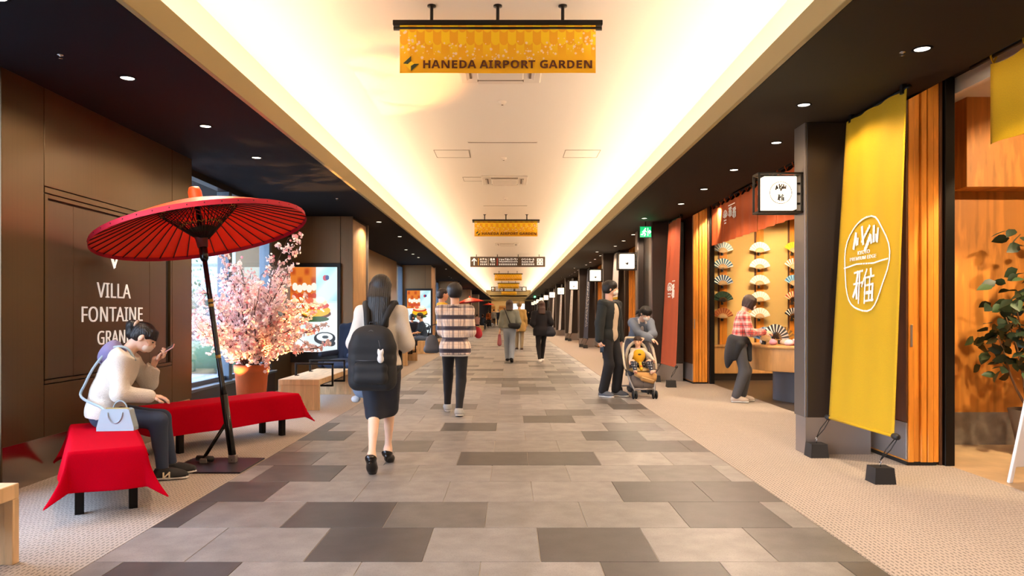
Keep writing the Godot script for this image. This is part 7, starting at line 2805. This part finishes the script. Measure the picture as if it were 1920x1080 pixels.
	for g in [-1.0, 1.0]:
		tube(col, [JE.neck + JE.tb.x * 0.05 * g + JE.tb.y * 0.01 - JE.tb.z * 0.02, JE.neck + JE.tb.x * 0.055 * g + JE.tb.z * 0.055 - JE.tb.y * 0.01, JE.neck + JE.tb.x * 0.03 * g + JE.tb.z * 0.105 - JE.tb.y * 0.065], [0.016, 0.02, 0.006], 8)
	obj("collar", col, cloth("blouse_white", "e8e2dc"), te)
	var pt := obj("ponytail", sdf_mesh([cap(JE.head - JE.hb.z * 0.095 + JE.hb.y * 0.01, JE.head - JE.hb.z * 0.15 - JE.hb.x * 0.05 - Vector3(0, 0.05, 0), 0.025, 0.022), cap(JE.head - JE.hb.z * 0.15 - JE.hb.x * 0.05 - Vector3(0, 0.05, 0), JE.head - JE.hb.z * 0.16 - JE.hb.x * 0.09 - Vector3(0, 0.10, 0), 0.022, 0.008)], 0.010, 90.0), black_hair, te)
	pushchair()

	# ---- the shopper looking at a fan
	var red_plaid := cloth("plaid_red", Color(1, 1, 1), 0.85, plaid_tex(1), 5.2)
	var F := {
		"label": "shopper with bobbed hair in a red plaid shirt examining a fan in the shop", "at": Vector3(3.24, 0, -10.58), "yaw": deg_to_rad(82.0), "H": 1.535, "q": [0.024, 0.009, 0.006, 0.015],
		"lean": 0.10, "hunch": 0.10, "head_pitch": 0.45, "chin_out": 0.3, "ankleL": Vector3(0.075, 0.08, 0.06), "ankleR": Vector3(-0.075, 0.08, -0.05), "wristL": Vector3(0.06, 1.0, 0.36), "wristR": Vector3(-0.09, 0.99, 0.34), "elbowL": Vector3(0.5, -1, -0.6), "elbowR": Vector3(-0.5, -1, -0.6),
		"handL": Vector3(-0.2, 0.0, 0.9), "handR": Vector3(0.15, 0.0, 0.9), "palmL": Vector3(-0.6, -0.7, 0), "palmR": Vector3(0.6, -0.7, 0), "curlL": 0.6, "curlR": 0.6, "skin": "dfae92", "mask": "e6e3e0",
		"hair": {"kind": "bob", "mat": hair_mat("hair_bob", "3a2620"), "fringe": 0.15, "vol": 1.02},
		"bottom": {"kind": "pants", "mat": cloth("trousers_grey", "4c4d52", 0.85), "e": 0.022, "flare": 0.062},
		"shoes": [cloth("sneaker_beige", "c9b8a8", 0.8), white_sole, white_sole],
	}
	F.top = {"mat": red_plaid, "e": 0.026, "hem": -0.10, "sleeve": 0.93, "name": "plaid_shirt"}
	var tf := person(F)
	var JF := pose(F)
	var tied := [ell(JF.pelvis + JF.pb.y * 0.06, Vector3(0.175, 0.085, 0.145), JF.pb), ell(JF.pelvis - JF.pb.y * 0.08 - JF.pb.z * 0.10, Vector3(0.17, 0.20, 0.07), JF.pb), ell(JF.pelvis - JF.pb.y * 0.20 - JF.pb.z * 0.12, Vector3(0.13, 0.16, 0.045), JF.pb), cap(JF.pelvis + JF.pb.z * 0.14 - JF.pb.x * 0.03, JF.pelvis + JF.pb.z * 0.17 - JF.pb.x * 0.05 - JF.pb.y * 0.2, 0.04, 0.03), cap(JF.pelvis - JF.pb.x * 0.16, JF.pelvis - JF.pb.x * 0.13 - JF.pb.y * 0.20 - JF.pb.z * 0.05, 0.05, 0.03)]
	obj("tied_jacket", sdf_mesh(tied, 0.014, 50.0), cloth("jacket_tied", "202024", 0.9), tf)
	var fn := thing("folding_fan", "open pale blue and black fan in the shopper's hands", "fan", from_figure(F, Vector3(-0.01, 0.90, 0.50)), 0.15)
	fn.rotation.z = -0.35
	open_fan(fn, 10)


func pushchair() -> void:
	var at := Vector3(1.96, 0, -11.25)
	var t := thing("pushchair", "cream-framed pushchair on small black wheels with a grey basket bag", "pushchair", at, 0.08)
	var fr := cloth("frame_cream", "e4d6bd", 0.5)
	var chrome := mat("steel_grey")
	for g in [-1.0, 1.0]:
		var st := st_new(true)
		tube(st, [Vector3(0.235 * g, 0.12, -0.32), Vector3(0.225 * g, 0.45, -0.20), Vector3(0.20 * g, 0.78, -0.22), Vector3(0.17 * g, 0.86, -0.24)], 0.014, 10)
		obj("side_frame", st, chrome, t)
		var st2 := st_new(true)
		tube(st2, [Vector3(0.15 * g, 0.12, 0.28), Vector3(0.20 * g, 0.30, 0.12), Vector3(0.225 * g, 0.50, -0.12)], 0.013, 10)
		obj("front_strut", st2, chrome, t)
		var arm := st_new(true)
		tube(arm, [Vector3(0.205 * g, 0.80, -0.20), Vector3(0.235 * g, 0.72, -0.14), Vector3(0.245 * g, 0.52, -0.02), Vector3(0.235 * g, 0.42, 0.06)], [0.018, 0.022, 0.02, 0.014], 10)
		obj("guard_rail", arm, fr, t)
		for z in [[0.28, 0.15], [-0.32, 0.235]]:
			var wh := st_new(true)
			var hub := Transform3D(Basis(Vector3.FORWARD, PI / 2), Vector3(z[1] * g, 0.062, z[0]))
			for k in [-0.022, 0.022]:
				lathe(wh, [Vector2(0.02, k - 0.012), Vector2(0.055, k - 0.012), Vector2(0.062, k - 0.006), Vector2(0.062, k + 0.006), Vector2(0.055, k + 0.012), Vector2(0.02, k + 0.012)], 20, hub)
			lathe(wh, [Vector2(0.0, -0.036), Vector2(0.018, -0.035), Vector2(0.018, 0.035), Vector2(0.0, 0.036)], 12, hub)
			var w := obj("wheel", wh, mat("black_plastic"), t)
			var fk := st_new(true)
			tube(fk, [Vector3(z[1] * g, 0.065, z[0]), Vector3(z[1] * g, 0.14, z[0] - 0.02 * signf(z[0]))], 0.016, 8)
			obj("fork", fk, mat("pram_grey", "7d838a", 0.5), w)
	var hd := st_new(true)
	tube(hd, [Vector3(-0.17, 0.86, -0.24), Vector3(-0.15, 0.885, -0.26), Vector3(0.15, 0.885, -0.26), Vector3(0.17, 0.86, -0.24)], 0.017, 10)
	obj("handle", hd, fr, t)
	# padded seat: arch-shaped back with a cream rim
	var back := []
	var rim := []
	for i in 9:
		var u := i / 8.0
		var a := PI * u
		rim.append(Vector3(cos(a) * 0.155, 0.62 + sin(a) * 0.20, -0.20 + 0.01 * sin(a)))
	rim.push_front(Vector3(0.165, 0.40, -0.06))
	rim.push_back(Vector3(-0.165, 0.40, -0.06))
	var rst := st_new(true)
	tube(rst, rim, 0.024, 10)
	obj("seat_rim", rst, fr, t)
	obj("backrest", sdf_mesh([ell(Vector3(0, 0.60, -0.22), Vector3(0.15, 0.21, 0.035), Basis(Vector3.RIGHT, -0.15))], 0.014, 70.0), cloth("seat_brown", "4b3c33", 0.9), t)
	obj("seat", sdf_mesh([ell(Vector3(0, 0.40, -0.06), Vector3(0.16, 0.045, 0.16))], 0.014, 70.0), cloth("seat_cream", "d9b878", 0.9), t)
	var fb := st_new(true)
	tube(fb, [Vector3(-0.14, 0.14, 0.27), Vector3(0.14, 0.14, 0.27)], 0.012, 8)
	tube(fb, [Vector3(-0.235, 0.14, -0.31), Vector3(0.235, 0.14, -0.31)], 0.012, 8)
	obj("cross_bar", fb, chrome, t)
	var bk := thing("pram_bag", "grey fabric bag slung in the pushchair basket", "bag", at + Vector3(0.01, 0.14, 0.04), 0.08)
	obj("body", sdf_mesh([cap(Vector3(-0.12, 0.06, 0.06), Vector3(0.12, 0.06, 0.06), 0.07, 0.07), cap(Vector3(-0.11, 0.13, 0.04), Vector3(0.11, 0.13, 0.04), 0.07, 0.07), cap(Vector3(-0.11, 0.05, -0.06), Vector3(0.11, 0.05, -0.06), 0.06, 0.06)], 0.014, 60.0, [[Vector3.DOWN, 0.0]]), cloth("basket_grey", "7a716b", 0.9), bk)
	obj("flap_seam", bx(Vector3(-0.003, 0.02, 0.125), Vector3(0.003, 0.17, 0.13)), cloth("seam_dark", "4a4441", 0.9), bk)
	var bl := thing("blanket", "crumpled tan blanket bundled under the toddler's feet", "blanket", at + Vector3(0.05, 0.33, 0.10), 0.08)
	obj("fold", sdf_mesh([cap(Vector3(-0.13, 0.02, 0.03), Vector3(0.13, 0.0, 0.05), 0.035, 0.045), cap(Vector3(-0.10, 0.0, 0.07), Vector3(0.12, -0.04, 0.08), 0.03, 0.04), cap(Vector3(-0.05, -0.05, 0.08), Vector3(0.10, -0.09, 0.08), 0.03, 0.03)], 0.013, 90.0), cloth("blanket_tan", "c99a5c", 0.95), bl)
	obj("edge", sdf_mesh([cap(Vector3(-0.06, -0.02, 0.11), Vector3(0.11, -0.07, 0.11), 0.014, 0.012)], 0.009, 110.0), cloth("blanket_edge", "e0b678", 0.95), bl)
	# the toddler
	var dots := image_tex(64, 64, func(x: int, y: int) -> Color:
		var a := Vector2(x % 32 - 16, y % 32 - 16).length() < 5.5
		return Color("d8d8da") if a else Color("20222c"))
	var T := {
		"label": "barefoot toddler in a yellow bib and dark spotted trousers sitting in the pushchair", "at": at, "yaw": 0.08, "H": 0.84, "hs": 1.40, "q": [0.016, 0.0065, 0.0045, 0.011], "pelvis": Vector3(0.0, 0.475, -0.10), "lean": -0.10, "head_yaw": -0.45, "head_pitch": 0.1, "head_tilt": -0.08,
		"ankleL": Vector3(0.125, 0.395, 0.20), "ankleR": Vector3(-0.115, 0.395, 0.20), "kneeL": Vector3(0.5, 1, 0.5), "kneeR": Vector3(-0.5, 1, 0.5), "toeL": 0.5, "toeR": -0.5, "footL": -0.5, "footR": -0.5,
		"wristL": Vector3(0.19, 0.56, 0.06), "wristR": Vector3(-0.18, 0.53, 0.08), "elbowL": Vector3(1, -0.2, -0.4), "elbowR": Vector3(-1, -0.2, -0.4), "skin": "e6b495",
		"hair": {"kind": "short", "mat": hair_mat("hair_toddler", "4a3020"), "vol": 0.97, "fringe": 0.05},
		"bottom": {"kind": "pants", "mat": cloth("trousers_dots", Color(1, 1, 1), 0.9, dots, 14.0), "e": 0.012, "to": 0.9},
	}
	T.top = {"mat": cloth("sleeve_pale", "d8cfbf", 0.9), "e": 0.014, "hem": -0.05, "sleeve": 0.9}
	var tt := person(T)
	var JT := pose(T)
	obj("bib", sdf_mesh([ell(JT.chest + JT.tb.z * 0.035 - JT.tb.y * 0.02, Vector3(0.105, 0.095, 0.055), JT.tb), ell(JT.waist + JT.tb.z * 0.04, Vector3(0.06, 0.08, 0.05), JT.tb)], 0.009, 80.0), cloth("bib_yellow", "f0b51c", 0.85), tt)
	obj("bib_print", sdf_mesh([ell(JT.chest + JT.tb.z * 0.088 - JT.tb.y * 0.01, Vector3(0.028, 0.016, 0.008), JT.tb)], 0.005, 150.0), cloth("bib_mark", "4a3a1c", 0.85), tt)
	var tray := thing("crotch_strap", "yellow harness strap between the toddler's legs", "strap", at + Vector3(0.0, 0.42, 0.02), 0.08)
	obj("webbing", sdf_mesh([cap(Vector3(0, 0.09, -0.01), Vector3(0, 0.0, 0.07), 0.022, 0.024)], 0.009, 90.0), cloth("bib_yellow", "f0b51c"), tray)
	obj("buckle", bx(Vector3(-0.016, 0.035, 0.055), Vector3(0.016, 0.06, 0.072), 0.003), mat("orange_plastic", "d97a1a", 0.5), tray)


func people_far() -> void:
	var black_hair: Material = mats["hair_black"]
	var brown: Material = mats["hair_brown"]
	var white_sole: Material = mats["sole_white"]
	var q := [0.03, 0.014, 0.0, 0.022]
	# two women walking away in mid aisle
	var A := {
		"label": "woman walking away in a sage grey top and light jeans with a black crossbody bag", "at": Vector3(-0.01, 0, -19.4), "yaw": PI, "H": 1.60, "q": q, "face": false,
		"ankleL": Vector3(0.05, 0.085, 0.14), "ankleR": Vector3(-0.05, 0.10, -0.20), "footR": 0.35, "wristL": Vector3(0.25, 0.80, 0.02), "wristR": Vector3(-0.21, 0.88, 0.16), "elbowL": Vector3(0.4, 0, -1.0), "elbowR": Vector3(-0.4, 0, -1.0), "wide": 1.08,
		"hair": {"kind": "long", "mat": brown, "len": 0.06, "vol": 1.12}, "bottom": {"kind": "pants", "mat": cloth("denim_light", "a3b2c6", 0.85), "e": 0.018, "flare": 0.062}, "shoes": [cloth("cloth_black", "16151a"), cloth("cloth_black", "16151a")],
	}
	A.top = {"mat": cloth("top_sage", "8f9389", 0.9), "e": 0.05, "hem": 0.02, "sleeve": 0.35, "arm_e": 0.9}
	person(A)
	var b1 := thing("crossbody_bag", "black crossbody bag on the back of the woman in the sage grey top", "bag", Vector3(0.11, 0.95, -19.22))
	obj("body", sdf_mesh([cap(Vector3(-0.09, 0, 0), Vector3(0.09, -0.02, 0), 0.07, 0.075)], 0.02, 60.0), cloth("bag_black", "17171a"), b1)
	var s1 := st_new(true)
	tube(s1, [Vector3(-0.10, 0.05, 0.0), Vector3(-0.18, 0.25, 0.02), Vector3(-0.25, 0.43, -0.1), Vector3(-0.26, 0.45, -0.2)], 0.014, 6)
	obj("strap", s1, cloth("bag_black", "17171a"), b1)
	var b2 := thing("shopping_bag", "dusty pink cloth bag hanging from the hand of the woman in the sage grey top", "bag", Vector3(-0.27, 0.47, -19.42))
	obj("body", sdf_mesh([cap(Vector3(0, 0.0, 0), Vector3(0, 0.22, 0), 0.06, 0.04)], 0.02, 60.0), cloth("bag_pink", "b8707a", 0.9), b2)
	var s2 := st_new(true)
	tube(s2, [Vector3(0, 0.24, 0), Vector3(0, 0.34, 0)], 0.014, 6)
	obj("handle", s2, cloth("bag_pink", "b8707a"), b2)
	var B := {
		"label": "woman walking away in a long black coat, black trousers and white sneakers", "at": Vector3(0.80, 0, -19.0), "yaw": PI + 0.1, "H": 1.57, "q": q, "face": false,
		"ankleL": Vector3(0.06, 0.085, -0.12), "ankleR": Vector3(-0.05, 0.085, 0.18), "wristL": Vector3(0.17, 0.95, 0.18), "wristR": Vector3(-0.21, 0.90, 0.12), "elbowL": Vector3(0.35, 0, -1.0), "elbowR": Vector3(-0.35, 0, -1.0), "wide": 1.1,
		"hair": {"kind": "long", "mat": hair_mat("hair_auburn", "4a2416"), "len": 0.12, "vol": 1.08}, "bottom": {"kind": "pants", "mat": cloth("cloth_black", "16151a"), "e": 0.01}, "shoes": [white_sole, white_sole],
	}
	B.top = {"mat": cloth("coat_black", "15141c", 0.9), "e": 0.055, "hem": -0.16, "sleeve": 0.95, "name": "coat"}
	person(B)
	var b3 := thing("shoulder_bag", "navy shoulder bag carried by the woman in the long black coat", "bag", Vector3(1.02, 0.80, -18.95))
	obj("body", sdf_mesh([cap(Vector3(-0.06, -0.04, 0), Vector3(0.06, -0.04, 0), 0.09, 0.09), ell(Vector3(0, 0.05, 0), Vector3(0.11, 0.09, 0.07))], 0.022, 60.0), cloth("bag_navy", "1f2230", 0.7), b3)
	var s3 := st_new(true)
	tube(s3, [Vector3(-0.05, 0.12, 0), Vector3(-0.07, 0.40, -0.03), Vector3(-0.02, 0.40, -0.05), Vector3(0.05, 0.12, 0)], 0.012, 6)
	obj("strap", s3, cloth("bag_navy", "1f2230"), b3)
	var C := {
		"label": "person in a long mustard coat beyond the woman in the sage grey top", "at": Vector3(0.32, 0, -25.5), "yaw": PI, "H": 1.66, "q": q, "face": false, "ankleL": Vector3(0.08, 0.085, 0.1), "ankleR": Vector3(-0.08, 0.085, -0.1),
		"hair": {"kind": "short", "mat": hair_mat("hair_fair", "a5803f"), "vol": 1.05}, "bottom": {"kind": "pants", "mat": cloth("trousers_tan", "9c8a6a", 0.9), "e": 0.02}, "shoes": [cloth("shoe_brown", "4a3626", 0.7), white_sole],
	}
	C.top = {"mat": cloth("coat_mustard", "b8995a", 0.9), "e": 0.05, "hem": -0.25, "sleeve": 0.95, "name": "coat"}
	person(C)
	# people on the distant benches
	var S := {"q": [0.035, 0.018, 0.0, 0.028], "face": false, "pelvis": Vector3(0, 0.50, 0.0), "lean": 0.25, "ankleL": Vector3(0.1, 0.08, 0.44), "ankleR": Vector3(-0.1, 0.08, 0.36), "kneeL": Vector3(0, 1, 1), "kneeR": Vector3(0, 1, 1), "wristL": Vector3(0.08, 0.62, 0.40), "wristR": Vector3(-0.08, 0.62, 0.40)}
	var D := S.duplicate()
	D.merge({"label": "man in a navy blue tee and jeans leaning forward on the distant wooden bench", "at": Vector3(-2.72, 0, -23.85), "yaw": -PI / 2 + 0.2, "H": 1.70, "male": true, "hair": {"kind": "short", "mat": hair_mat("hair_grey", "4e4640"), "vol": 1.0}, "bottom": {"kind": "pants", "mat": cloth("denim_mid", "5a7396", 0.85), "e": 0.016}, "shoes": [cloth("shoe_pale", "b9b6b2", 0.8), white_sole], "top": {"mat": cloth("tee_navy", "324a68", 0.9), "e": 0.025, "hem": -0.05, "sleeve": -0.25}})
	person(D)
	var E := S.duplicate()
	E.merge({"label": "person in dark clothes seated next to the man in the navy blue tee", "at": Vector3(-3.34, 0, -25.1), "yaw": 0.5, "H": 1.62, "hair": {"kind": "bob", "mat": black_hair}, "bottom": {"kind": "pants", "mat": cloth("trousers_navy", "23283a", 0.9), "e": 0.016}, "shoes": [cloth("shoe_red", "7a2028", 0.8), white_sole], "top": {"mat": cloth("coat_navy", "232a3c", 0.9), "e": 0.035, "hem": -0.06}}, true)
	E.pelvis = Vector3(0, 0.50, 0)
	person(E)
	var st := thing("stool", "dark stool under the person in dark clothes", "stool", Vector3(-3.34, 0, -25.1))
	obj("seat", bx(Vector3(-0.2, 0.36, -0.18), Vector3(0.2, 0.40, 0.18), 0.005), mat("black_metal"), st)
	for g in [[-0.16, -0.14], [0.16, -0.14], [0.16, 0.14], [-0.16, 0.14]]:
		obj("leg", bx(Vector3(g[0] - 0.02, 0, g[1] - 0.02), Vector3(g[0] + 0.02, 0.36, g[1] + 0.02)), mat("black_metal"), st)
	var q2 := [0.05, 0.03, 0.0, 0.04]
	var far := [
		["far person in a pale grey coat standing beside a dark suitcase", Vector3(-1.56, 0, -73.0), PI, 1.70, "coat_pale", "b9b4b0", "trousers_far", "3a3d48", "short"],
		["far person in black near the farthest red umbrella", Vector3(-1.20, 0, -77.0), 0.0, 1.66, "coat_far_black", "1c1a1c", "trousers_far", "3a3d48", "short"],
		["distant person in a dark brown jacket, first of the group by the bright shop", Vector3(1.30, 0, -83.5), 0.3, 1.68, "jacket_far_brown", "33261f", "trousers_black_far", "1a191c", "short"],
		["distant person in a black jacket, middle of the group by the bright shop", Vector3(1.72, 0, -85.0), 0.0, 1.74, "jacket_far_black", "17161a", "trousers_black_far", "1a191c", "short"],
		["distant person in a charcoal coat, last of the group by the bright shop", Vector3(2.05, 0, -82.0), -0.3, 1.62, "coat_far_charcoal", "2b2a2e", "trousers_black_far", "1a191c", "bob"],
		["distant person in orange beneath the farthest red umbrella", Vector3(-2.0, 0, -69.5), 0.2, 1.55, "jacket_far_orange", "c8672c", "trousers_far", "3a3d48", "bob"],
	]
	for r in far:
		var o := {"label": r[0], "at": r[1], "yaw": r[2], "H": r[3], "q": q2, "face": false, "hair": {"kind": r[8], "mat": black_hair}, "hair_cell": 0.03, "top": {"mat": cloth(r[4], r[5], 0.9), "e": 0.035, "hem": -0.14, "sleeve": 0.95, "name": "coat"}, "bottom": {"kind": "pants", "mat": cloth(r[6], r[7], 0.9), "e": 0.016}}
		person(o)
	for r in [["far seated person in a dusty pink top on the red bench", Vector3(-2.35, 0, -54.0), "top_far_pink", "c79a94", 0.2], ["far seated person in navy next to the one in dusty pink", Vector3(-2.05, 0, -55.2), "top_far_navy", "26364a", -0.3]]:
		var o := S.duplicate()
		o.merge({"label": r[0], "at": r[1], "yaw": PI + r[4], "H": 1.62, "hair": {"kind": "bob", "mat": brown}, "hair_cell": 0.03, "top": {"mat": cloth(r[2], r[3], 0.9), "e": 0.035, "hem": -0.06}, "bottom": {"kind": "pants", "mat": cloth("trousers_far", "3a3d48", 0.9), "e": 0.016}}, true)
		o.q = q2
		person(o)
	wood_bench(Vector3(-2.2, 0, -54.0), 1.6, [], "distant blond wood bench under the two far seated people")
	var sc := thing("suitcase", "dark suitcase standing beside the far person in the pale grey coat", "suitcase", Vector3(-2.0, 0, -72.5))
	obj("shell", bx(Vector3(-0.24, 0.06, -0.14), Vector3(0.24, 0.72, 0.14), 0.03), mat("case_dark", "3b3f48", 0.5), sc)
	obj("handle", bx(Vector3(-0.1, 0.72, -0.02), Vector3(0.1, 0.80, 0.02), 0.01), mat("steel_grey"), sc)
	for g in [[-0.18, -0.1], [0.18, -0.1], [0.18, 0.1], [-0.18, 0.1]]:
		obj("wheel", bx(Vector3(g[0] - 0.03, 0, g[1] - 0.03), Vector3(g[0] + 0.03, 0.06, g[1] + 0.03), 0.012), mat("black_plastic"), sc)
